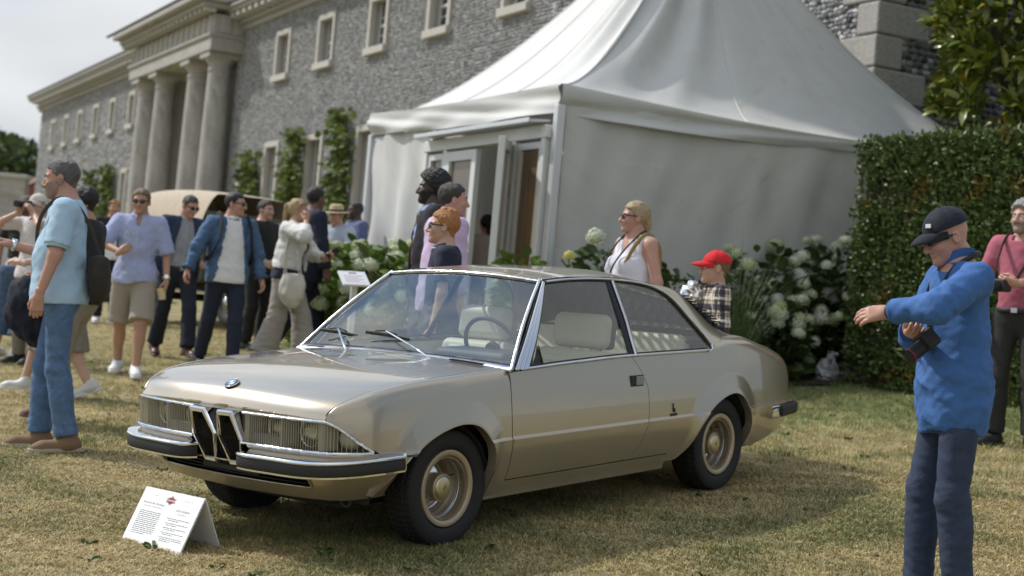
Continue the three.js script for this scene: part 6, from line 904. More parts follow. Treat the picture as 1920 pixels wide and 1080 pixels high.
// one hand: palm, four fingers of unequal length, thumb
function handGeo(a, cell, S) {
  const fw = a.hd.dir ? V(...a.hd.dir).normalize() : a.wr.clone().sub(a.el).normalize();
  let pn = a.hd.palm ? V(...a.hd.palm) : V(-a.s, 0, 0.15); pn.addScaledVector(fw, -pn.dot(fw)).normalize();   // palm faces this way
  const sd = pn.clone().cross(fw).multiplyScalar(a.s).normalize();    // towards the little finger is -sd * ... thumb side below
  const curl = a.hd.curl ?? 0.5, w = a.wr, P = (f, s, n) => w.clone().addScaledVector(fw, f).addScaledVector(sd, s).addScaledVector(pn, n);
  const bones = [[P(-0.03, 0, 0), P(0.02, 0, 0), 0.026, 0.024]];
  for (const s of [-0.027, -0.009, 0.009, 0.026]) bones.push([P(0.012, s * 0.6, 0), P(0.085 - Math.abs(s - 0.0) * 0.25, s, 0), 0.0155, 0.0125]);
  const Ls = [0.062, 0.075, 0.080, 0.072];
  [-0.029, -0.0095, 0.0095, 0.029].forEach((s, i) => {
    const len = Ls[i], b = a.hd.fan || 0.14; let p = P(0.083 - Math.abs(s) * 0.28, s, 0), ang = 0.12 + curl * 0.7;
    for (let k = 0; k < 3; k++) { const l = len * [0.48, 0.30, 0.24][k]; const d = fw.clone().multiplyScalar(Math.cos(ang)).addScaledVector(pn, Math.sin(ang)).addScaledVector(sd, s * b * 4 * (1 - curl * 0.8)).normalize(); const q = p.clone().addScaledVector(d, l); bones.push([p, q, 0.0098 - k * 0.0011, 0.0092 - k * 0.0012]); p = q; ang += 0.12 + curl * 0.95; }
  });
  const tb = P(0.022, 0.028, 0.008), t1 = P(0.058, 0.050 - curl * 0.012, 0.018 + curl * 0.022), t2 = P(0.084, 0.052 - curl * 0.026, 0.022 + curl * 0.036);
  bones.push([tb, t1, 0.015, 0.0115], [t1, t2, 0.0112, 0.0092]);
  const b = new THREE.Box3(); for (const q of bones) { b.expandByPoint(q[0]); b.expandByPoint(q[1]); } b.expandByScalar(0.03);
  const palmN = 5;
  return isoMesh((x, y, z) => { let d = 1; for (let i = 0; i < bones.length; i++) { const q = bones[i], e = cone(x, y, z, q[0], q[1], q[2], q[3]); d = i < palmN ? smin(d, e, 0.018) : smin(d, e, 0.004); } return d; }, b.min, b.max, cell);
}
// ---------- the people ----------
const DEN = cloth(0.085, 0.16, 0.29, { denim: 1, bump: 0.002 }), DEND = cloth(0.022, 0.038, 0.080, { denim: 1, bump: 0.002 });
const where = (px, py, d) => { const p = atDepth(px, py, d); return { at: [p.x, p.z], h: p.y - groundY(p.x, p.z) }; };
const foot = (px, py) => { const p = groundAt(px, py); return [p.x, p.z]; };
const navyW = cloth(0.012, 0.015, 0.030), navyD = cloth(0.010, 0.016, 0.040, { mottle: 0.4 }), whiteC = cloth(0.74, 0.75, 0.77);
const leatherB = mat(0.055, 0.03, 0.02, 0.5), WSOLE = mat(0.7, 0.7, 0.7, 0.6), BLK = mat(0.012, 0.012, 0.013, 0.6);
const world = (p, v) => { p.G.updateMatrixWorld(true); return p.G.localToWorld(v.clone()); };
const hold = (p, k, f = 0.08, s = 0, u = 0) => { const a = p.arm[k], d = a.hd.dir ? V(...a.hd.dir).normalize() : a.wr.clone().sub(a.el).normalize(); return world(p, a.wr.clone().addScaledVector(d, f).add(V(s, u, 0))); };
function watch(p, k, m, lab, t = 0.93, strap = M.brushed) { const a = p.arm[k], c = a.el.clone().lerp(a.wr, t), d = a.wr.clone().sub(a.el).normalize(); const w = base('wristwatch', world(p, c), lab, 'watch'); w.quaternion.copy(p.G.quaternion).multiply(new THREE.Quaternion().setFromUnitVectors(V(0, 0, 1), d)); w.scale.setScalar(p.S); mesh('strap', new THREE.TorusGeometry(0.031, 0.006, 8, 24).scale(1, 1, 2), strap, w); mesh('watch_case', at(new THREE.CylinderGeometry(0.02, 0.02, 0.012, 20), 0, 0.034, 0), m, w); return w; }
// a strap as a flat band through points in a person's frame
const bandG = (pts, w, n = 40) => sweep(spline(pts, n), w, 0.005, (i) => V(0, 0, 1));
{ // pale blue polo
  const p = person({ at: foot(108, 845), h: 1.925, yaw: -78, tilt: 3.8, label: 'grey-haired man in a pale blue polo shirt and jeans left of the car', skin: 'red', hair: [0.11, 0.10, 0.095], hairStyle: 'short', beard: [0.33, 0.225, 0.18], belly: 0.045, w: 0.99, cell: 0.013, fine: 0.005, clothCell: 0.011, seed: 3, headPitch: 6, headYaw: -6,
    feet: { L: [0.13, -0.06, 0, 12], R: [-0.12, 0.12, 0, -8] }, lean: -2,
    hands: { L: { p: [0.285, 0.84, 0.13], pole: [0.5, 0, -1], palm: [-1, 0, 0.1], curl: 0.42, dir: [-0.05, -1, 0.12] }, R: { p: [-0.20, 1.24, 0.32], pole: [-0.3, -1, -0.5], dir: [0.12, 0.35, 1], palm: [0.2, -1, 0.2], curl: 0.35 } },
    top: { m: cloth(0.42, 0.585, 0.74, { mottle: 0.10 }), sleeve: 0.8, wide: 0.026, hem: 0.885, loose: 0.012, collar: 1, cuffs: 1, fold: 0.007, placket: cloth(0.42, 0.585, 0.74) },
    legs: { m: DEN, loose: 0.006, cuff: 0.034, fold: 0.008 }, shoes: { m: mat(0.22, 0.14, 0.085, 0.9), sole: mat(0.42, 0.36, 0.29, 0.8), high: 0.03 } });
  watch(p, 'R', M.chrome, 'silver wristwatch on the raised arm of the man in the pale blue polo shirt');
  const bag = base('crossbody_bag', p.G.position.clone(), 'dark olive crossbody bag on the back of the grey-haired man in pale blue', 'bag'); bag.quaternion.copy(p.G.quaternion); bag.scale.setScalar(p.S);
  mesh('bag_body', p.put ? isoMesh((x, y, z) => smax(ell(x, y, z, 0.06, 1.06, -0.22, 0.14, 0.18, 0.07) - 0.008 * noise.noise(x * 14, y * 14, z * 14), (y - 1.17) - 0.15 * (x - 0.06), 0.03), V(-0.2, 0.8, -0.42), V(0.3, 1.35, -0.05), 0.012) : null, cloth(0.03, 0.028, 0.022), bag);
  mesh('shoulder_strap', [sweep(spline([V(-0.04, 1.16, -0.22), V(0.05, 1.36, -0.155), V(0.125, 1.495, -0.06), V(0.125, 1.512, 0.02), V(0.07, 1.42, 0.115), V(-0.06, 1.25, 0.155), V(-0.155, 1.10, 0.12), V(-0.185, 1.02, -0.05), V(-0.08, 1.0, -0.18)], 60), 0.005, 0.024, (i) => i < 22 ? V(0, 0.9, -0.4) : V(0, 0.6, 1))], cloth(0.05, 0.05, 0.045), bag);
  const jk = base('folded_jacket', p.G.position.clone(), 'dark navy jacket draped over the arm of the man in the pale blue polo', 'jacket'); jk.quaternion.copy(p.G.quaternion); jk.scale.setScalar(p.S);
  mesh('draped_cloth', isoMesh((x, y, z) => { const a = ell(x, y, z, -0.20, 0.86, 0.20, 0.10, 0.20, 0.15), b = ell(x, y, z, -0.20, 0.73, 0.12, 0.08, 0.13, 0.12); return smin(a, b, 0.06) - 0.022 * noise.noise(x * 12 + y * 9, y * 7, z * 16) - 0.01 * noise.noise(x * 30, y * 12, z * 34); }, V(-0.4, 0.5, -0.1), V(0.0, 1.15, 0.45), 0.012), cloth(0.010, 0.013, 0.028), jk);
}
{ // woman in the speckled skirt behind him
  const p = person({ at: foot(105, 745), h: 1.74, yaw: -82, tilt: 2, fem: 1, cell: 0.017, label: 'woman in a green cap and speckled skirt behind the pale blue polo man', skin: 'pale', hair: [0.16, 0.10, 0.05], hairStyle: 'lowpony', cap: cloth(0.08, 0.13, 0.09), seed: 5, feet: { L: [0.09, -0.28, 0.03, 0, 20], R: [-0.09, 0.30, 0, 0] },
    hands: { L: { p: [0.30, 1.14, 0.30], pole: [0.3, -1, -0.2], dir: [-0.4, 0.3, 1], palm: [-0.5, -0.8, 0] }, R: { p: [-0.2, 1.05, 0.26] } }, top: { m: cloth(0.52, 0.50, 0.48), sleeve: 0.75, wide: 0.02, hem: 0.95, loose: 0.02 }, skirt: { m: cloth(0.28, 0.25, 0.20, { speckle: 1 }), hem: 0.40, r: 0.27 }, legs: null, shoes: { m: mat(0.62, 0.61, 0.60, 0.6), sole: WSOLE } });
}
{ // dark-haired man mostly hidden behind the polo man
  person({ at: foot(124, 800), h: 1.78, yaw: -100, cell: 0.018, label: 'dark-haired man in dark clothes and brown boots half hidden behind the polo man', skin: 'tan', hair: [0.012, 0.010, 0.010], hairStyle: 'short', seed: 8, noEyes: 1, top: { m: cloth(0.02, 0.02, 0.024), sleeve: 0.85, hem: 0.90, loose: 0.02 }, legs: { m: cloth(0.30, 0.27, 0.22), loose: 0.016, cuff: 0.045 }, shoes: { m: mat(0.13, 0.07, 0.045, 0.7), high: 0.03 }, feet: { L: [0.12, 0.02, 0, 5], R: [-0.12, 0.22, 0, 0] } });
}
{ // girl at the edge, seen from behind
  person({ at: foot(14, 668), h: 1.76, yaw: 165, tilt: -2, fem: 1, cell: 0.018, label: 'woman with long brown hair, black cap and black crop top seen from behind', skin: 'fair', hair: [0.075, 0.035, 0.018], hairStyle: 'long', cap: BLK, seed: 11, noEyes: 1, waist: 0.99, w: 1.0,
    hands: { L: { p: [0.36, 0.98, 0.16] }, R: { p: [-0.30, 0.90, 0.05] } }, top: { m: cloth(0.012, 0.012, 0.013), sleeve: 0.7, hem: 1.07, loose: 0.014 }, legs: { m: cloth(0.055, 0.10, 0.19, { denim: 1 }), loose: 0.03, cuff: 0.075, flare: 0.03, cut: 1.66, fold: 0.006, name: 'jeans' }, shoes: { m: SHOEWHITE, sole: WSOLE }, feet: { L: [0.16, 0.0, 0, 10], R: [-0.12, -0.04, 0, -10] } });
}
{ // man taking a picture
  const w = where(76, 360, 15.8); const p = person({ ...w, yaw: -25, cell: 0.019, hs: 0.97, label: 'man in a white flat cap raising a black camera to his face', skin: 'fair', hair: [0.2, 0.17, 0.14], hairStyle: 'crop', seed: 13, noEyes: 1, cap: cloth(0.60, 0.55, 0.48), brim: 0.045, hands: { L: { p: [0.08, 1.56, 0.17], pole: [1, -0.8, 0], dir: [-0.3, 0.6, 0.4], curl: 0.9 }, R: { p: [-0.10, 1.55, 0.17], pole: [-1, -0.8, 0], dir: [0.3, 0.6, 0.4], curl: 0.9 } }, top: { m: cloth(0.62, 0.58, 0.60), sleeve: 0.8, hem: 0.88, loose: 0.016, collar: 1 }, legs: { m: cloth(0.20, 0.17, 0.13) }, shoes: { m: BLK } });
  const c = base('camera', world(p, V(-0.03, 1.63, 0.17)), 'small black camera held up by the man in the white cap', 'camera'); c.quaternion.copy(p.G.quaternion); mesh('camera_body', rbox(0.14, 0.09, 0.06, 0.012), BLK, c); mesh('camera_lens', at(new THREE.CylinderGeometry(0.034, 0.036, 0.11, 20), 0, 0, 0.08, Math.PI / 2), BLK, c);
}
{ // man in shirt and shorts with a glass
  const p = person({ at: foot(236, 708), h: 1.85, yaw: 8, tilt: 0, label: 'man in light blue shirt and grey shorts walking towards the car with a plastic glass', skin: 'tan', hair: [0.17, 0.10, 0.05], hairStyle: 'short', shades: 1, seed: 17, w: 0.96, cell: 0.014, clothCell: 0.012, fine: 0.006, headYaw: -6, headPitch: 6,
    feet: { L: [0.10, 0.20, 0, 8], R: [-0.12, -0.30, 0.0, -6, 6] }, hands: { R: { p: [-0.12, 1.15, 0.30], pole: [-1, -0.5, -0.2], dir: [0.7, 0.5, 0.4], palm: [0.2, 0, -1], curl: 0.85 }, L: { p: [0.29, 0.93, 0.06], pole: [0.6, 0, -1], dir: [0, -1, 0.15], palm: [-1, 0, 0], curl: 0.75 } },
    top: { m: cloth(0.37, 0.42, 0.64, { mottle: 0.1 }), sleeve: 0.96, wide: 0.02, hem: 0.88, tail: 0.02, loose: 0.022, sleeveLoose: 0.015, collar: 1, cuffs: 1, fold: 0.010, placket: cloth(0.42, 0.46, 0.66), vneck: 0.46 }, legs: { m: cloth(0.33, 0.29, 0.24), loose: 0.03, flare: 0.045, cut: 0.97, name: 'shorts', fold: 0.006 }, shoes: { m: SHOEWHITE, sole: WSOLE } });
  const c = base('plastic_glass', hold(p, 'R', 0.085, 0.0, 0.03), 'clear plastic glass in the raised hand of the man in the light blue shirt', 'glass'); mesh('glass_bowl', new THREE.LatheGeometry([[0.028, -0.05], [0.036, 0.02], [0.04, 0.09], [0.030, 0.12], [0.014, 0.14]].map(([a, b]) => new THREE.Vector2(a, b)), 20), M.glass, c); mesh('glass_foot', new THREE.CylinderGeometry(0.028, 0.028, 0.006, 16).translate(0, -0.052, 0), phys(0.9, 0.92, 0.95, 0.1, { transmission: 0.7, thickness: 0 }), c);
  const t = base('paper_cup', hold(p, 'L', 0.11, -0.03, -0.02), 'beige paper cup in the lowered hand of the man in the light blue shirt', 'cup'); t.rotation.z = 0.2; mesh('cup_wall', new THREE.CylinderGeometry(0.045, 0.033, 0.11, 20, 1, true), mat(0.62, 0.52, 0.30, 0.7), t); mesh('cup_base', new THREE.CylinderGeometry(0.034, 0.034, 0.006, 20).translate(0, -0.052, 0), mat(0.62, 0.52, 0.30, 0.7), t);
  watch(p, 'L', M.chrome, 'steel wristwatch on the lowered arm of the man in grey shorts', 0.9);
}
{ // passer-by with orange glasses further off
  person({ ...where(216, 372, 22.5), yaw: 20, cell: 0.022, fine: 0.009, label: 'distant passer-by with orange glasses pushed up, black top and white shoes', skin: 'tan', hair: [0.06, 0.03, 0.02], hairStyle: 'short', shades: 'up', lens: phys(0.75, 0.33, 0.03, 0.15), frameCol: [0.6, 0.25, 0.02], seed: 19, tops: [{ m: whiteC, sleeve: 0, hem: 0.9, loose: 0.012 }, { m: cloth(0.013, 0.013, 0.015), sleeve: 1.95, hem: 0.95, loose: 0.026, open: [0.05, 0.07], name: 'jacket' }], legs: { m: cloth(0.012, 0.012, 0.014) }, shoes: { m: SHOEWHITE, sole: WSOLE } });
}
{ // navy blazer, looking down
  const p = person({ at: foot(318, 672), h: 1.86, yaw: 28, tilt: -1, label: 'man in sunglasses, navy blazer and grey shirt looking down as he walks', skin: 'red', hair: [0.035, 0.025, 0.02], hairStyle: 'crop', shades: 1, seed: 23, cell: 0.016, headPitch: 20, headYaw: 22, lean: 3, feet: { L: [0.10, 0.30, 0, 8], R: [-0.10, -0.30, 0.03, -6, 15] },
    hands: { L: { p: [0.25, 1.02, 0.22], pole: [1, -0.5, -0.6], dir: [-0.6, 0, 0.8], curl: 0.7 }, R: { p: [-0.28, 0.86, 0.0] } }, tops: [{ m: cloth(0.30, 0.31, 0.35, { speckle: 0, mottle: 0.2 }), sleeve: 0, hem: 0.94, loose: 0.012, collar: 1, placket: cloth(0.34, 0.35, 0.38) }, { m: cloth(0.022, 0.035, 0.075), sleeve: 1.96, hem: 0.80, loose: 0.028, boxy: 1, open: [0.06, 0.20], name: 'blazer' }], legs: { m: navyW, loose: 0.016, cuff: 0.05, belt: leatherB }, shoes: { m: mat(0.075, 0.03, 0.02, 0.4) } });
}
{ // blue bomber jacket and rucksack
  const p = person({ at: foot(405, 695), h: 1.87, yaw: 28, tilt: -1, label: 'man in an open blue bomber jacket over a white T-shirt wearing a black rucksack', skin: 'red', hair: [0.010, 0.008, 0.008], hairStyle: 'short', shades: 1, seed: 29, cell: 0.014, clothCell: 0.012, headYaw: 48, w: 1.03, feet: { L: [0.10, 0.16, 0, 8], R: [-0.11, -0.25, 0.02, -6, 10] },
    hands: { R: { p: [-0.42, 0.91, 0.05], pole: [-0.7, 0, -1], curl: 0.55 }, L: { p: [0.34, 0.90, 0.10], pole: [0.8, 0, -1], curl: 0.45 } }, tops: [{ m: whiteC, sleeve: 0, hem: 0.87, loose: 0.018, boxy: 1, fold: 0.008 }, { m: cloth(0.062, 0.13, 0.24, { mottle: 0.35 }), sleeve: 1.93, hem: 0.86, loose: 0.028, boxy: 1, sleeveLoose: 0.018, wide: 0.012, open: [0.07, 0.17, -0.0], name: 'bomber_jacket', cuffs: 1, cuffM: cloth(0.04, 0.085, 0.17), fold: 0.012 }], legs: { m: navyD, loose: 0.012, cuff: 0.03, name: 'trousers' }, shoes: { m: BLK } });
  const b = base('rucksack', p.G.position.clone(), 'black rucksack on the back of the man in the blue bomber jacket', 'rucksack'); b.quaternion.copy(p.G.quaternion); b.scale.setScalar(p.S);
  mesh('rucksack_body', at(rbox(0.30, 0.44, 0.16, 0.06, 4), 0, 1.22, -0.23), cloth(0.012, 0.012, 0.013), b);
  for (const s of [1, -1]) mesh('shoulder_strap', sweep(spline([V(s * 0.11, 1.40, -0.20), V(s * 0.125, 1.515, -0.10), V(s * 0.135, 1.525, 0.03), V(s * 0.15, 1.42, 0.15), V(s * 0.17, 1.25, 0.17), V(s * 0.215, 1.10, 0.06), V(s * 0.16, 1.04, -0.18)], 50), 0.012, 0.055, (i) => i < 14 ? V(0, 1, -0.3) : i < 22 ? V(0, 1, 0.1) : V(0, 0.2, 1)), cloth(0.012, 0.012, 0.013), b);
}
{ // dark jacket between
  person({ ...where(497, 372, 18.6), yaw: 60, cell: 0.018, label: 'man in a charcoal jacket with white cuffs mostly hidden behind the blonde woman', skin: 'fair', hair: [0.02, 0.015, 0.012], seed: 31, noEyes: 1, hands: { R: { p: [-0.24, 1.02, 0.28], pole: [-1, -0.3, -0.6], curl: 0.5, dir: [0.1, -0.3, 1] } }, tops: [{ m: whiteC, sleeve: 1.99, hem: 0.95, loose: 0.010 }, { m: cloth(0.018, 0.017, 0.018), sleeve: 1.88, hem: 0.80, loose: 0.026, boxy: 1, name: 'jacket' }], legs: { m: cloth(0.014, 0.014, 0.016) }, shoes: { m: BLK } });
}
{ // blonde woman, white jacket
  const p = person({ at: foot(525, 683), h: 1.83, yaw: 76, tilt: 0, fem: 1, w: 1.06, label: 'blonde woman with a ponytail in a white jacket and grey trousers shading her eyes', skin: 'tan', hair: [0.36, 0.25, 0.12], hairStyle: 'pony', bun: 1, seed: 37, cell: 0.014, clothCell: 0.012, headYaw: 6, lean: 3, hs: 1.02, feet: { L: [0.12, 0.22, 0, 5], R: [-0.12, -0.16, 0, -5] },
    hands: { L: { p: [0.15, 1.16, 0.36], pole: [0.8, -1, 0], dir: [-0.2, 0.5, 0.8], curl: 0.7 }, R: { p: [-0.12, 1.54, 0.20], pole: [-0.5, -0.25, 1], dir: [0.25, 0.8, -0.1], palm: [0.6, 0, -0.7], curl: 0.6 } },
    tops: [{ m: cloth(0.018, 0.022, 0.045), sleeve: 0, hem: 0.90, loose: 0.012 }, { m: cloth(0.66, 0.65, 0.63), sleeve: 1.72, wide: 0.02, hem: 1.02, loose: 0.034, boxy: 1, open: [0.05, 0.08], name: 'jacket', sleeveLoose: 0.022, fold: 0.012, collar: 1 }], legs: { m: cloth(0.36, 0.33, 0.295), loose: 0.026, cuff: 0.075, flare: 0.035, fold: 0.012 }, shoes: { m: mat(0.5, 0.48, 0.45, 0.7) } });
  const b = base('tote_bag', world(p, V(-0.25, 0, 0.16)), 'off-white canvas tote bag hanging at the side of the blonde woman', 'bag'); b.quaternion.copy(p.G.quaternion); b.scale.setScalar(p.S);
  mesh('bag_body', isoMesh((x, y, z) => smax(ell(x, y, z, 0, 0.82, 0, 0.07, 0.22, 0.145) - 0.014 * noise.noise(x * 12, y * 9, z * 14) - 0.008 * noise.noise(x * 25, y * 6, z * 28), y - 0.97, 0.02), V(-0.15, 0.6, -0.22), V(0.15, 1.08, 0.22), 0.011), cloth(0.58, 0.55, 0.48), b);
  for (const s of [1, -1]) mesh('handle', sweep(spline([V(s * 0.03, 0.95, 0.08), V(s * 0.02, 1.18, 0.04), V(0.10, 1.45, -0.08), V(s * 0.02, 1.18, -0.10), V(s * 0.03, 0.95, -0.09)], 40), 0.006, 0.022, V(1, 0, 0.1)), cloth(0.58, 0.55, 0.48), b);
  const ph = base('phone', hold(p, 'L', 0.09, 0, 0.02), 'dark phone in the lowered hand of the blonde woman', 'phone'); ph.rotation.set(0.3, 0.4, -0.9); mesh('phone_body', rbox(0.075, 0.15, 0.009, 0.004), BLK, ph); mesh('screen', at(rbox(0.068, 0.14, 0.002, 0.0009), 0, 0, 0.0055), phys(0.02, 0.02, 0.025, 0.05), ph);
}
{ // navy suit walking away
  person({ ...where(586, 346, 17.6), yaw: 118, tilt: -1, label: 'dark-haired man in a navy suit walking away beside the flower bed', skin: 'brown', hair: [0.014, 0.010, 0.009], hairStyle: 'short', seed: 41, cell: 0.016, noEyes: 1, w: 1.08, headYaw: 20, feet: { L: [0.10, 0.30, 0, 0], R: [-0.10, -0.34, 0.05, 0, 25] }, hands: { L: { p: [0.28, 0.90, -0.1] }, R: { p: [-0.30, 0.9, 0.1] } }, tops: [{ m: cloth(0.35, 0.40, 0.60), sleeve: 0, hem: 0.95, loose: 0.01, collar: 1 }, { m: cloth(0.010, 0.014, 0.034), sleeve: 1.95, hem: 0.79, loose: 0.03, boxy: 1, name: 'suit_jacket', fold: 0.006 }], legs: { m: cloth(0.010, 0.012, 0.026), loose: 0.018, cuff: 0.05 }, shoes: { m: BLK } });
}
person({ ...where(637, 384, 19.8), yaw: -30, cell: 0.020, fine: 0.008, headPitch: 12, label: 'person in a straw hat and pale blue shirt beyond the hydrangeas', skin: 'red', hair: [0.2, 0.18, 0.15], hat: mat(0.50, 0.40, 0.25, 0.9, { bumpMap: weave, bumpScale: 0.003 }), seed: 43, noEyes: 1, hands: { L: { p: [0.1, 1.25, 0.25], pole: [1, -1, 0] } }, top: { m: cloth(0.40, 0.46, 0.56), sleeve: 0.9, hem: 0.88, loose: 0.02, collar: 1 }, legs: { m: cloth(0.2, 0.18, 0.14) }, shoes: { m: BLK } });
person({ ...where(672, 375, 20.6), yaw: -60, cell: 0.022, fine: 0.009, label: 'person in a navy top at the edge of the tent beside the straw hat', skin: 'dark', hair: [0.01, 0.01, 0.01], hairStyle: 'crop', seed: 47, noEyes: 1, top: { m: cloth(0.10, 0.12, 0.25), sleeve: 1.9, hem: 0.9, loose: 0.02 }, legs: { m: navyW }, shoes: { m: BLK } });
{ // three men by the tent door
  person({ ...where(822, 314, 11.8), hs: 0.92, yaw: -80, headYaw: -8, label: 'bearded man with black locks and a dark suit by the tent door', skin: 'dark', hair: [0.007, 0.006, 0.006], hairStyle: 'locks', beard: [0.006, 0.005, 0.005], shades: 0, seed: 53, cell: 0.017, tops: [{ m: cloth(0.28, 0.34, 0.58), sleeve: 0, hem: 0.95, loose: 0.014, collar: 1, placket: cloth(0.16, 0.012, 0.02) }, { m: cloth(0.012, 0.012, 0.018), sleeve: 1.94, hem: 0.8, loose: 0.026, neck: 0.10, open: [0.05, 0.12], boxy: 1, name: 'suit_jacket' }], legs: { m: navyW }, shoes: { m: BLK } });
  const p = person({ ...where(846, 334, 10.9), hs: 0.95, yaw: 112, headYaw: -8, label: 'man with short brown hair in glasses and a lilac shirt facing the tent', skin: 'red', hair: [0.035, 0.025, 0.02], hairStyle: 'short', seed: 59, cell: 0.016, w: 0.95, noEyes: 1, top: { m: cloth(0.56, 0.43, 0.62), sleeve: 1.6, hem: 0.88, loose: 0.026, collar: 1, boxy: 1, fold: 0.01 }, legs: { m: navyW }, shoes: { m: BLK } });
  const b = person({ ...where(842, 391, 10.2), hs: 1.04, yaw: -86, headYaw: -2, label: 'ginger-haired boy in sunglasses and a navy polo shirt with white collar trim', skin: 'fair', hair: [0.42, 0.17, 0.045], hairStyle: 'quiff', shades: 1, seed: 61, cell: 0.015, fine: 0.0055, w: 0.9, top: { m: cloth(0.013, 0.016, 0.04), sleeve: 0.7, hem: 0.88, loose: 0.014, collar: 1, collarM: cloth(0.02, 0.024, 0.055), wide: 0.015 }, legs: { m: navyW }, shoes: { m: BLK } });
  mesh('collar_trim', sweep(range(0, 24, 24).map((i) => { const a = lerp(0.3, Math.PI * 2 - 0.3, i / 24) + Math.PI / 2; return b.T(Math.cos(a) * 0.088, 0.552, Math.sin(a) * 0.088 + 0.014); }), 0.004, 0.006), whiteC, b.G);
  person({ ...where(916, 400, 18.7), hs: 1, yaw: 200, label: 'dark-haired person in a pale top standing just inside the tent door', skin: 'tan', hair: [0.012, 0.010, 0.01], hairStyle: 'lowpony', fem: 1, seed: 67, cell: 0.02, noEyes: 1, top: { m: cloth(0.5, 0.46, 0.46), sleeve: 1.9, hem: 0.95, loose: 0.02 }, legs: { m: BLK }, shoes: { m: BLK } });
}
{ // woman in the white vest
  const p = person({ ...where(1200, 373, 11.3), hs: 0.98, yaw: -58, headYaw: -24, fem: 1, w: 1.16, bust: 0.055, belly: 0.03, label: 'blonde woman in a white sleeveless top with a dark lanyard behind the car', skin: 'red', hair: [0.40, 0.30, 0.17], hairStyle: 'lowpony', shades: 1, lens: phys(0.06, 0.02, 0.015, 0.08), seed: 71, cell: 0.015, fine: 0.0055, clothCell: 0.012, top: { m: cloth(0.70, 0.69, 0.76), sleeve: 0, hem: 0.88, loose: 0.012, boxy: 1, fold: 0.008, neck: 0.085, vneck: 0.42 }, legs: { m: navyW }, shoes: { m: BLK }, hands: { L: { p: [0.34, 0.86, 0.02], pole: [0.8, 0, -1] }, R: { p: [-0.33, 0.86, 0.05] } } });
  const l = base('lanyard', p.G.position.clone(), 'dark lanyard round the neck of the woman in the white sleeveless top', 'lanyard'); l.quaternion.copy(p.G.quaternion); l.scale.setScalar(p.S);
  mesh('neck_cord', sweep(spline([V(0.012, 1.05, 0.23), V(0.05, 1.25, 0.235), V(0.075, 1.40, 0.15), V(0.082, 1.53, 0.02), V(0.0, 1.555, -0.085), V(-0.082, 1.53, 0.02), V(-0.075, 1.40, 0.15), V(-0.05, 1.25, 0.235), V(-0.012, 1.05, 0.23)], 60), 0.006, 0.014, (i) => V(0, 0.3, 1)), BLK, l); mesh('pass_card', at(rbox(0.08, 0.11, 0.004, 0.0015), 0, 0.99, 0.235), mat(0.6, 0.58, 0.5, 0.4), l);
  const s = base('bag_strap', p.G.position.clone(), 'mustard bag strap over the shoulder of the woman in the white sleeveless top', 'strap'); s.quaternion.copy(p.G.quaternion); s.scale.setScalar(p.S); mesh('strap_band', sweep(spline([V(0.12, 1.30, 0.17), V(0.135, 1.44, 0.10), V(0.135, 1.522, 0.0), V(0.12, 1.44, -0.12), V(0.1, 1.3, -0.155), V(0.08, 1.15, -0.165)], 40), 0.006, 0.03, (i) => i < 15 ? V(0, 1, 1) : V(0, 0.5, -1)), mat(0.32, 0.22, 0.05, 0.7), s); mesh('bag_pouch', at(rbox(0.08, 0.24, 0.26, 0.03, 3), 0.06, 1.02, -0.22), mat(0.32, 0.22, 0.05, 0.7), s);
}
{ // boy with the red cap
  const red = cloth(0.62, 0.012, 0.018);
  const p = person({ ...where(1349, 478, 10.7), hs: 1.2, yaw: -80, headYaw: -6, w: 0.86, label: 'young boy in a red cap and tartan shirt standing behind the boot of the car', skin: 'fair', hair: [0.22, 0.13, 0.06], hairStyle: 'crop', cap: red, seed: 73, cell: 0.014, fine: 0.0055, clothCell: 0.010, brim: 0.095, top: { m: cloth(0.5, 0.4, 0.3, { tartan: 1 }), sleeve: 1.95, hem: 0.82, loose: 0.022, collar: 1, boxy: 1 }, legs: { m: navyW }, shoes: { m: BLK }, hands: { L: { p: [0.30, 0.85, 0.05] }, R: { p: [-0.2, 1.1, 0.28] } } });
}
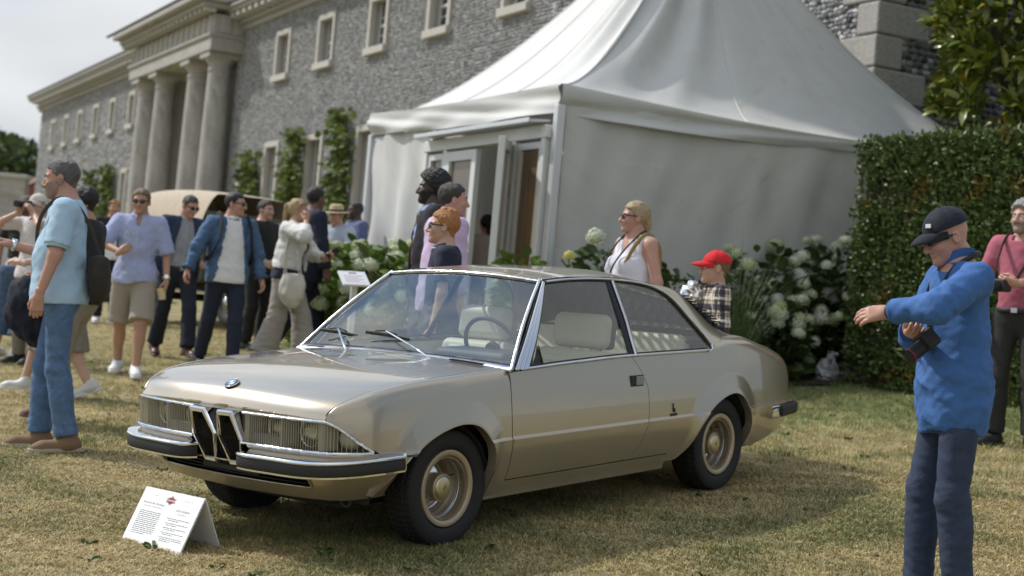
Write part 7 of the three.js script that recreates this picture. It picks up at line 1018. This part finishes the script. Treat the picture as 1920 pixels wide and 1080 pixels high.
{ // man in the blue shirt looking at his watch
  const blue = cloth(0.040, 0.130, 0.36, { mottle: 0.25, bump: 0.0018 });
  const p = person({ at: foot(1762, 1140), h: 1.715, yaw: -84, tilt: 0.8, label: 'man in a navy cap and blue shirt looking at the watch on his wrist', skin: 'red', hair: [0.3, 0.22, 0.18], hairStyle: 'bald', cap: cloth(0.010, 0.013, 0.024, { bump: 0.002 }), brim: 0.085, shades: 1, seed: 79, cell: 0.011, fine: 0.0042, clothCell: 0.0085, handCell: 0.0042, headPitch: 24, headYaw: 4, lean: 2, w: 0.95, belly: 0.012, capMark: { size: [0.03, 0.018, 0.004], pos: [0.035, 0.078, 0.076], m: whiteC, ry: 0.4 },
    feet: { L: [0.10, -0.04, 0, 10], R: [-0.12, 0.06, 0, -8] }, hands: { L: { p: [0.10, 1.275, 0.36], pole: [1, -0.25, 0.1], dir: [-0.30, -0.2, 1], palm: [-0.75, -0.55, -0.3], curl: 0.3 }, R: { p: [0.0, 1.20, 0.22], pole: [-1, -0.8, -0.2], dir: [0.9, -0.2, 0.2], curl: 0.75 } },
    top: { m: blue, sleeve: 1.86, wide: 0.012, sleeveLoose: 0.018, hem: 0.77, tail: 0.01, loose: 0.012, collar: 1, collarUp: 1, cuffs: 1, cuffR: 0.006, fold: 0.012, boxy: 1, cell: 0.0085 }, legs: { m: DEND, loose: 0.010, cuff: 0.032, fold: 0.008 }, shoes: { m: brownish() } });
  function brownish() { return mat(0.05, 0.03, 0.02, 0.6); }
  watch(p, 'L', BLK, 'black wristwatch on the raised wrist of the man in the blue shirt', 0.95, BLK);
  const c = base('camera', world(p, V(0.12, 1.165, 0.19)), 'black camera hanging in front of the man in the blue shirt', 'camera'); c.quaternion.copy(p.G.quaternion); c.rotateZ(0.3); c.rotateX(0.7); c.scale.setScalar(0.82); mesh('camera_body', rbox(0.13, 0.10, 0.08, 0.018), BLK, c); mesh('camera_lens', at(new THREE.CylinderGeometry(0.036, 0.038, 0.10, 24), 0, -0.01, 0.08, Math.PI / 2), BLK, c); mesh('lens_ring', at(new THREE.TorusGeometry(0.037, 0.003, 8, 24), 0, -0.01, 0.12), mat(0.3, 0.02, 0.06, 0.4), c);
  const st = base('camera_strap', p.G.position.clone(), 'black camera strap round the neck of the man in the blue shirt', 'strap'); st.quaternion.copy(p.G.quaternion); st.scale.setScalar(p.S); mesh('strap_band', sweep(spline([V(0.06, 1.12, 0.17), V(0.06, 1.3, 0.145), V(0.085, 1.48, 0.08), V(0.075, 1.55, -0.02), V(0, 1.565, -0.072), V(-0.075, 1.55, -0.02), V(-0.085, 1.48, 0.08), V(-0.05, 1.3, 0.145), V(0.02, 1.12, 0.17)], 60), 0.005, 0.022, (i) => V(0, 1, 0.4)), BLK, st);
}
{ // man in the pink T-shirt
  const p = person({ at: foot(1897, 838), h: 1.93, yaw: -35, tilt: 1, label: 'smiling grey-haired man in a pink T-shirt with a camera in front of the hedge', skin: 'red', hair: [0.30, 0.29, 0.28], hairStyle: 'curly', beard: [0.34, 0.26, 0.22], seed: 83, cell: 0.013, fine: 0.005, clothCell: 0.011, belly: 0.02, headYaw: -18, feet: { L: [0.14, 0.02, 0, 15], R: [-0.13, 0.02, 0, -15] },
    hands: { R: { p: [-0.30, 0.92, 0.10], pole: [-0.6, 0, -1], curl: 0.4 }, L: { p: [0.05, 1.16, 0.30], pole: [1, -0.6, -0.2], dir: [-0.9, 0.1, 0.4], palm: [0, 0.4, -1], curl: 0.7 } }, top: { m: cloth(0.42, 0.11, 0.16, { mottle: 0.12 }), sleeve: 0.62, wide: 0.02, hem: 0.95, loose: 0.012, neck: 0.07 }, legs: { m: cloth(0.018, 0.018, 0.019, { mottle: 0.3 }), loose: 0.014, cuff: 0.04, belt: BLK }, shoes: { m: mat(0.02, 0.02, 0.02, 0.8), high: 0.02 } });
  const c = base('camera', world(p, V(-0.05, 1.14, 0.30)), 'black camera with a long lens held by the man in the pink T-shirt', 'camera'); c.quaternion.copy(p.G.quaternion); c.rotateY(-0.6); mesh('camera_body', rbox(0.14, 0.10, 0.08, 0.018), BLK, c); mesh('camera_lens', at(new THREE.CylinderGeometry(0.04, 0.042, 0.15, 24), 0, -0.005, 0.11, Math.PI / 2), BLK, c); mesh('viewfinder_hump', at(rbox(0.06, 0.03, 0.06, 0.012), 0, 0.055, 0.0), BLK, c);
  const st = base('camera_strap', p.G.position.clone(), 'dark camera strap over the shoulders of the man in the pink T-shirt', 'strap'); st.quaternion.copy(p.G.quaternion); st.scale.setScalar(p.S); mesh('strap_band', sweep(spline([V(-0.12, 1.18, 0.26), V(-0.125, 1.36, 0.17), V(-0.115, 1.50, 0.05), V(-0.07, 1.54, -0.07), V(0.07, 1.54, -0.07), V(0.115, 1.50, 0.05), V(0.10, 1.36, 0.17), V(0.03, 1.18, 0.26)], 60), 0.005, 0.032, (i) => V(0, 1, 0.5)), cloth(0.05, 0.045, 0.035), st);
}
// ---------- the folded notice in front of the car ----------
{
  const L = groundAt(228, 1012), Rr = groundAt(338, 1040), B = groundAt(424, 1030), top = atDepth(272, 910, 0.5 * (depthOf(L) + depthOf(L)) + 0.10), topR = atDepth(376, 936, depthOf(Rr) + 0.13);
  const o = base('folded_notice', L.clone().lerp(Rr, 0.5), 'white folded notice card with printed text and a red crest standing on the grass', 'notice');
  const loc = (p) => p.clone().sub(o.position);
  const w = Rr.distanceTo(L), ux = Rr.clone().sub(L).normalize(), up = top.clone().add(topR).multiplyScalar(0.5).sub(L.clone().add(Rr).multiplyScalar(0.5)), h = up.length(); const un = ux.clone().cross(up).normalize(), uy = un.clone().cross(ux);
  const tex = canvasTex(1024, 1024, (c, W, H) => {
    c.fillStyle = '#f4f4f6'; c.fillRect(0, 0, W, H); c.fillStyle = '#22232a'; c.textAlign = 'center';
    c.save(); c.translate(512, 150); c.fillStyle = '#7d2733'; c.beginPath(); for (const [x, y] of [[0, -86], [30, -58], [78, -34], [84, 0], [78, 34], [30, 58], [0, 86], [-30, 58], [-78, 34], [-84, 0], [-78, -34], [-30, -58]]) c.lineTo(x, y); c.closePath(); c.fill(); c.strokeStyle = '#f1e4e4'; c.lineWidth = 6; c.beginPath(); for (const [x, y] of [[0, -72], [64, -30], [70, 0], [64, 30], [0, 72], [-64, 30], [-70, 0], [-64, -30]]) c.lineTo(x, y); c.closePath(); c.stroke(); c.fillStyle = '#f6ecec'; c.font = 'italic bold 50px serif'; c.fillText('Cartier', 0, 14); c.restore();
    c.fillStyle = '#55565c'; c.font = '26px sans-serif'; c.fillText('CLASS 4', 235, 120); c.fillText('CAR NO. 26', 800, 120);
    c.fillStyle = '#16171c'; c.font = 'bold 44px serif'; c.fillText('Boxed By Design', 260, 270); c.font = '36px serif'; c.fillText('Novelty Showcase', 260, 325);
    c.font = 'bold 46px serif'; c.fillText('1970 BMW', 780, 310); c.font = '34px serif'; c.fillText('Garmisch', 780, 362);
    const R = rng(9); c.fillStyle = '#3a3b42'; for (let i = 0; i < 13; i++) { let x = 80; const y = 400 + i * 33, end = i === 12 ? 330 : 455; while (x < end - 10) { const l = Math.min(10 + R() * 46, end - x); c.fillRect(x, y, l, 13); x += l + 9; } }
    let y = 440; for (const n of [2, 2, 2, 2, 3]) { for (let i = 0; i < n; i++) { let x = i ? 600 : 572; const end = i === n - 1 ? 780 : 960; while (x < end - 10) { const l = Math.min(10 + R() * 46, end - x); c.fillRect(x, y, l, 12); x += l + 9; } y += 31; } y += 20; }
    c.fillStyle = '#d9d9de'; c.fillRect(510, 420, 3, 440); c.fillStyle = '#55565c'; c.font = '22px sans-serif'; c.fillText('Goodwood', 520, 960);
  });
  tex.wrapS = tex.wrapT = THREE.ClampToEdgeWrapping;
  const paper = mat(0.80, 0.80, 0.82, 0.6);
  const slab = (O, ax, ay, an, W, H, m, print) => { const g = new THREE.BoxGeometry(W, H, 0.005); const mm = new THREE.Matrix4().makeBasis(ax, ay, an).setPosition(O.clone().addScaledVector(ax, W / 2).addScaledVector(ay, H / 2)); g.applyMatrix4(mm); const s = mesh('panel', g, m, o); if (print) { const q = new THREE.PlaneGeometry(W - 0.004, H - 0.004); q.applyMatrix4(mm); q.translate(an.x * 0.0045, an.y * 0.0045, an.z * 0.0045); mesh('print', q, print, s); } return s; };
  slab(loc(L).addScaledVector(uy, -0.015), ux, uy, un, w, h + 0.015, paper, new THREE.MeshStandardMaterial({ map: tex, roughness: 0.55 }));
  const T0 = loc(L).addScaledVector(uy, h), T1 = T0.clone().addScaledVector(ux, w), bEnd = loc(B); const dn = bEnd.clone().sub(T1); dn.addScaledVector(ux, -dn.dot(ux) ); const h2 = dn.length(); dn.normalize(); const n2 = ux.clone().cross(dn).normalize();
  slab(T0.clone().addScaledVector(n2, 0.0), ux, dn, n2, w, h2 + 0.01, paper);
}
// ---------- slanted information board on a post in the left bed ----------
{
  const p = atDepth(664, 523, 14.2), g = groundY(p.x, p.z), o = base('information_board', V(p.x, g, p.z), 'small white slanted information board on a post in front of the hydrangeas', 'sign'); const y = p.y - g; o.rotation.y = 0.5;
  mesh('post', at(rbox(0.06, y, 0.04, 0.006), 0.02, y / 2 - 0.02, -0.03), M.alu, o);
  const tx = canvasTex(256, 192, (c, W, H) => { c.fillStyle = '#e9eaee'; c.fillRect(0, 0, W, H); c.fillStyle = '#6b4a52'; c.fillRect(90, 18, 76, 18); c.fillStyle = '#a98a90'; for (let i = 0; i < 7; i++) c.fillRect(28, 60 + i * 16, 200 - (i % 3) * 30, 6); });
  const B = mesh('panel', at(rbox(0.27, 0.02, 0.22, 0.006), 0, y, 0, 0.62, 0, 0.05), M.frameW, o); const q = new THREE.PlaneGeometry(0.255, 0.205); q.rotateX(-Math.PI / 2); mesh('print', at(at(q, 0, 0.012, 0), 0, y, 0, 0.62, 0, 0.05), new THREE.MeshStandardMaterial({ map: tx, roughness: 0.5 }), B);
}
// ---------- white bags, foil parcel, marker post ----------
const crumple = (rx, ry, rz, amp, seed, top = 0) => isoMesh((x, y, z) => { const r = 1 - 0.0 * y; let d = ell(x, y, z, 0, 0, 0, rx, ry, rz); if (top) d = smin(d, cone(x, y, z, V(0, ry * 0.6, 0), V(0.03, ry * 1.6, 0), rx * 0.45, rx * 0.25), 0.08); const n = Math.abs(noise.noise(x * 14 + seed, y * 11, z * 14)) + 0.6 * Math.abs(noise.noise(x * 30, y * 26 + seed, z * 30)); return d + amp * n - amp * 0.4; }, V(-rx * 1.6, -ry * 1.4, -rz * 1.6), V(rx * 1.6, ry * 2.1, rz * 1.6), 0.009);
{ const wm = phys(0.72, 0.73, 0.76, 0.45, { transmission: 0.25, thickness: 0 }); const a = groundAt(1549, 716), b = groundAt(1580, 714);
  for (const [p, s, lab, k] of [[a, 1, 'larger crumpled white plastic bag lying under the hydrangeas', 3], [b, 0.75, 'smaller crumpled white plastic bag beside the larger one', 8]]) { const o = base('plastic_bag', p.clone().add(V(0, 0.10 * s, 0)), lab, 'bag', 'white bags under the hydrangeas'); mesh('bag_film', crumple(0.12 * s, 0.13 * s, 0.10 * s, 0.07, k, 1), wm, o); mesh('tied_top', tube([V(0.02 * s, 0.17 * s, 0), V(0.05 * s, 0.215 * s, 0.015), V(0.10 * s, 0.215 * s, 0.03)], 0.02 * s, 6), wm, o); } }
{ const o = base('foil_parcel', atDepth(1297, 552, 10.75), 'crumpled silver foil parcel held out in front of the boy in red', 'parcel'); mesh('foil_wrap', crumple(0.07, 0.09, 0.06, 0.05, 5), phys(0.82, 0.83, 0.85, 0.16, { metalness: 1 }), o); mesh('foil_twist', at(new THREE.ConeGeometry(0.04, 0.08, 9, 3), 0.03, -0.10, 0, Math.PI), phys(0.82, 0.83, 0.85, 0.2, { metalness: 1 }), o); }
{ const p = groundAt(576, 652), o = base('marker_post', p, 'thin white marker post on a black foot behind the blonde woman', 'post'); mesh('shaft', at(new THREE.CylinderGeometry(0.035, 0.035, 1.0, 12), 0, 0.5, 0), M.frameW, o); mesh('foot', at(new THREE.CylinderGeometry(0.2, 0.24, 0.05, 20), 0, 0.025, 0), BLK, o); }
// ---------- vintage canvas-topped field car ----------
{
  const p = atDepth(442, 600, 22.6), y0 = groundY(p.x, p.z); const o = base('field_car', V(p.x, y0, p.z), 'olive vintage field car with a tan canvas hood parked beyond the crowd', 'car'); o.rotation.y = 0.72; // nose towards +z
  const olive = mat(0.085, 0.082, 0.05, 0.55), tan = cloth(0.50, 0.42, 0.32, { mottle: 0.15 }), drk = mat(0.012, 0.012, 0.012, 0.8);
  mesh('body', [at(rbox(1.5, 0.5, 2.1, 0.06, 3), 0, 0.86, -0.9), at(rbox(0.95, 0.42, 1.25, 0.10, 4), 0, 0.90, 0.75), at(rbox(1.5, 0.06, 0.2, 0.02), 0, 0.55, 1.55)], olive, o);
  mesh('grille', range(-0.3, 0.3, 8).map((x) => at(rbox(0.03, 0.36, 0.02, 0.005), x, 0.88, 1.385)), drk, o);
  const hood = surf((u, v) => { const a = lerp(-1, 1, u); const x = 0.86 * Math.sign(a) * Math.pow(Math.abs(a), 0.75) , y = 1.98 - 0.60 * Math.pow(Math.max(0, Math.abs(a) - 0.55) / 0.45, 1.8) - 0.05 * a * a; return V(x, y - 0.06 * Math.pow(Math.abs(v - 0.5) * 2, 3), lerp(0.15, -1.95, v)); }, 40, 16);
  mesh('canvas_hood', [hood, surf((u, v) => { const x = lerp(-0.84, 0.84, u); return V(x, lerp(1.05, 1.90, v), -1.93); }, 10, 8), ...[1, -1].map((s) => surf((u, v) => V(s * 0.85, lerp(1.02, 1.5, v), lerp(-0.1, -1.93, u)), 8, 6))], tan, o);
  mesh('windscreen_frame', [at(rbox(1.45, 0.05, 0.04, 0.01), 0, 1.62, 0.16), at(rbox(1.45, 0.05, 0.04, 0.01), 0, 1.14, 0.16), ...[-0.71, 0, 0.71].map((x) => at(rbox(0.045, 0.5, 0.04, 0.01), x, 1.38, 0.16))], olive, o); mesh('windscreen_glass', at(new THREE.BoxGeometry(1.4, 0.45, 0.01), 0, 1.38, 0.16), M.glass, o);
  mesh('seat', [at(rbox(1.3, 0.5, 0.15, 0.05), 0, 1.2, -0.75), at(rbox(1.3, 0.5, 0.15, 0.05), 0, 1.2, -1.6)], mat(0.10, 0.065, 0.045, 0.7), o);
  for (const s of [1, -1]) { mesh('mudguard', surf((u, v) => { const a = lerp(0.0, Math.PI, u); return V(s * lerp(0.50, 0.82, v), 0.40 + Math.sin(a) * 0.46, 1.05 + Math.cos(a) * 0.52); }, 20, 2), olive, o); const hl = mesh('headlamp', at(new THREE.SphereGeometry(0.11, 16, 12), s * 0.56, 1.0, 1.36), M.chrome, o); mesh('lamp_glass', at(new THREE.CylinderGeometry(0.1, 0.1, 0.02, 20), s * 0.56, 1.0, 1.46, Math.PI / 2), M.glass, hl); for (const z of [1.05, -1.35]) { const w = mesh('wheel', at(new THREE.TorusGeometry(0.27, 0.11, 12, 32), s * 0.7, 0.38, z, 0, Math.PI / 2, 0), M.tyre, o); mesh('wheel_disc', at(new THREE.CylinderGeometry(0.2, 0.2, 0.1, 24), s * 0.72, 0.38, z, 0, 0, Math.PI / 2), olive, w); mesh('hub_cap', at(new THREE.SphereGeometry(0.075, 14, 8), s * 0.78, 0.38, z), M.chrome, w); } }
  mesh('axle', [1.05, -1.35].map((z) => at(new THREE.CylinderGeometry(0.06, 0.06, 1.3, 10), 0, 0.38, z, 0, 0, Math.PI / 2)), drk, o); mesh('chassis', at(rbox(0.9, 0.12, 3.2, 0.03), 0, 0.55, -0.2), drk, o); mesh('number_plate', at(rbox(0.45, 0.1, 0.02, 0.005), 0.0, 0.6, 1.66), drk, o);
}
// ---------- silver car behind the crowd ----------
{
  const p = atDepth(60, 560, 30), y0 = groundY(p.x, p.z), o = base('silver_car', V(p.x, y0, p.z), 'silver saloon car parked far off behind the crowd at the left', 'car'); o.rotation.y = 0.25; const sil = phys(0.45, 0.50, 0.55, 0.3, { metalness: 0.4, clearcoat: 1 });
  const side = new THREE.Shape(); [[-2.1, 0.35], [-2.15, 0.75], [-1.9, 0.9], [-0.95, 0.98], [0.95, 0.98], [1.9, 0.92], [2.15, 0.75], [2.1, 0.35]].forEach(([x, y], i) => (i ? side.lineTo(x, y) : side.moveTo(x, y)));
  mesh('body', new THREE.ExtrudeGeometry(side, { depth: 1.5, bevelEnabled: true, bevelSize: 0.1, bevelThickness: 0.1, bevelSegments: 3 }).translate(0, 0, -0.75), sil, o);
  mesh('roof', surf((u, v) => { const b = lerp(-1, 1, v); return V(lerp(-0.65, 0.65, u), 1.46 - 0.05 * b * b, b * 0.6); }, 8, 8), sil, o);
  for (const s of [1, -1]) { mesh('roof_pillar', [[-1.2, -0.65], [0.0, 0.0], [1.25, 0.65]].map(([a, b]) => sweep([V(a, 1.02, s * 0.74), V(b, 1.43, s * 0.6)], 0.06, 0.04)), sil, o); mesh('side_window', surf((u, v) => V(lerp(lerp(-1.15, -0.6, v), lerp(1.2, 0.6, v), u), lerp(1.03, 1.41, v), s * lerp(0.72, 0.59, v)), 4, 4), M.pane, o); mesh('windscreen', surf((u, v) => V(s * lerp(1.28, 0.66, v), lerp(1.03, 1.43, v), lerp(-1, 1, u) * lerp(0.72, 0.58, v)), 4, 4), M.pane, o); for (const x of [-1.35, 1.35]) mesh('wheel', at(new THREE.TorusGeometry(0.24, 0.09, 10, 28), x, 0.33, s * 0.78), M.tyre, o); }
}
// ---------- far left: barn, boundary wall, trees ----------
{
  const p = atDepth(52, 345, 92), y0 = -0.7; const o = base('barn', V(p.x, y0, p.z), 'distant barn with a red tiled roof beyond the end of the house', 'barn'); o.rotation.y = 0.5;
  mesh('wall', at(new THREE.BoxGeometry(5, 6.2, 9), 0, 2.6, 0), mat(0.30, 0.25, 0.21, 0.9), o); const rf = mat(0.20, 0.10, 0.075, 0.85, { bumpMap: weave, bumpScale: 0.02 }); mesh('roof', [surf((u, v) => V(-2.9 + 2.9 * v, 5.5 + 2.1 * v, lerp(-4.9, 4.9, u)), 2, 2), surf((u, v) => V(2.9 - 2.9 * v, 5.5 + 2.1 * v, lerp(-4.9, 4.9, u)), 2, 2)], rf, o); mesh('gable', surf((u, v) => V(lerp(-2.45, 2.45, u) * (1 - v), 5.6 + 1.95 * v, 4.51), 2, 2), mat(0.28, 0.12, 0.085, 0.9), o);
  const q = atDepth(10, 350, 70), w = base('boundary_wall', V(q.x - 6, 0.6, q.z), 'distant grey stone boundary wall at the left edge', 'wall'); mesh('stonework', at(rbox(26, 5.2, 0.6, 0.05), -6, 2.4, 0), M.stone, w); mesh('coping', at(rbox(26.2, 0.2, 0.8, 0.05), -6, 5.05, 0), M.stonePale, w);
  const far = leafMat(0.8, 0.2), fl = leafGeo(0.55, 0.42, 0.3, 0.2); [[-40, 290, 118, 6.5, 9.6], [8, 262, 122, 5.5, 11.4], [44, 268, 116, 4.6, 10.4], [82, 285, 120, 4.2, 9.8], [-110, 275, 116, 7, 10.8]].forEach(([px, py, d, r, h], i) => { const c = atDepth(px, py, d), t = base('far_tree', V(c.x, 0.6, c.z), ['leafy dark green tree at the far left edge of the skyline', 'tallest rounded dark green tree behind the barn', 'rounded green tree between the barn and the house end', 'green tree whose crown shows right beside the end of the house', 'broad green tree outside the frame at the far left'][i], 'tree'); mesh('trunk', tube([V(0, 0, 0), V(0.2, h * 0.5, 0), V(0, h * 0.85, 0.2)], 0.35, 8), mat(0.05, 0.04, 0.03, 0.95), t); const lob = []; const R0 = rng(i + 40); for (let k = 0; k < 11; k++) lob.push(V((R0() - 0.5) * r * 1.5, h * (0.35 + 0.52 * R0()), (R0() - 0.5) * r)); leaves('crown', t, fl, far, 3000, (R) => { const l = lob[Math.floor(R() * lob.length)], n = rdir(R); return [l.clone().addScaledVector(n, r * 0.36 * Math.pow(R(), 0.25)), n.clone().add(rdir(R)), 0.8 + R() * 0.7, green(R, [0.035, 0.06, 0.014], [0.10, 0.145, 0.035], 0.6)]; }, 400 + i); });
}
renderer.render(scene, camera);
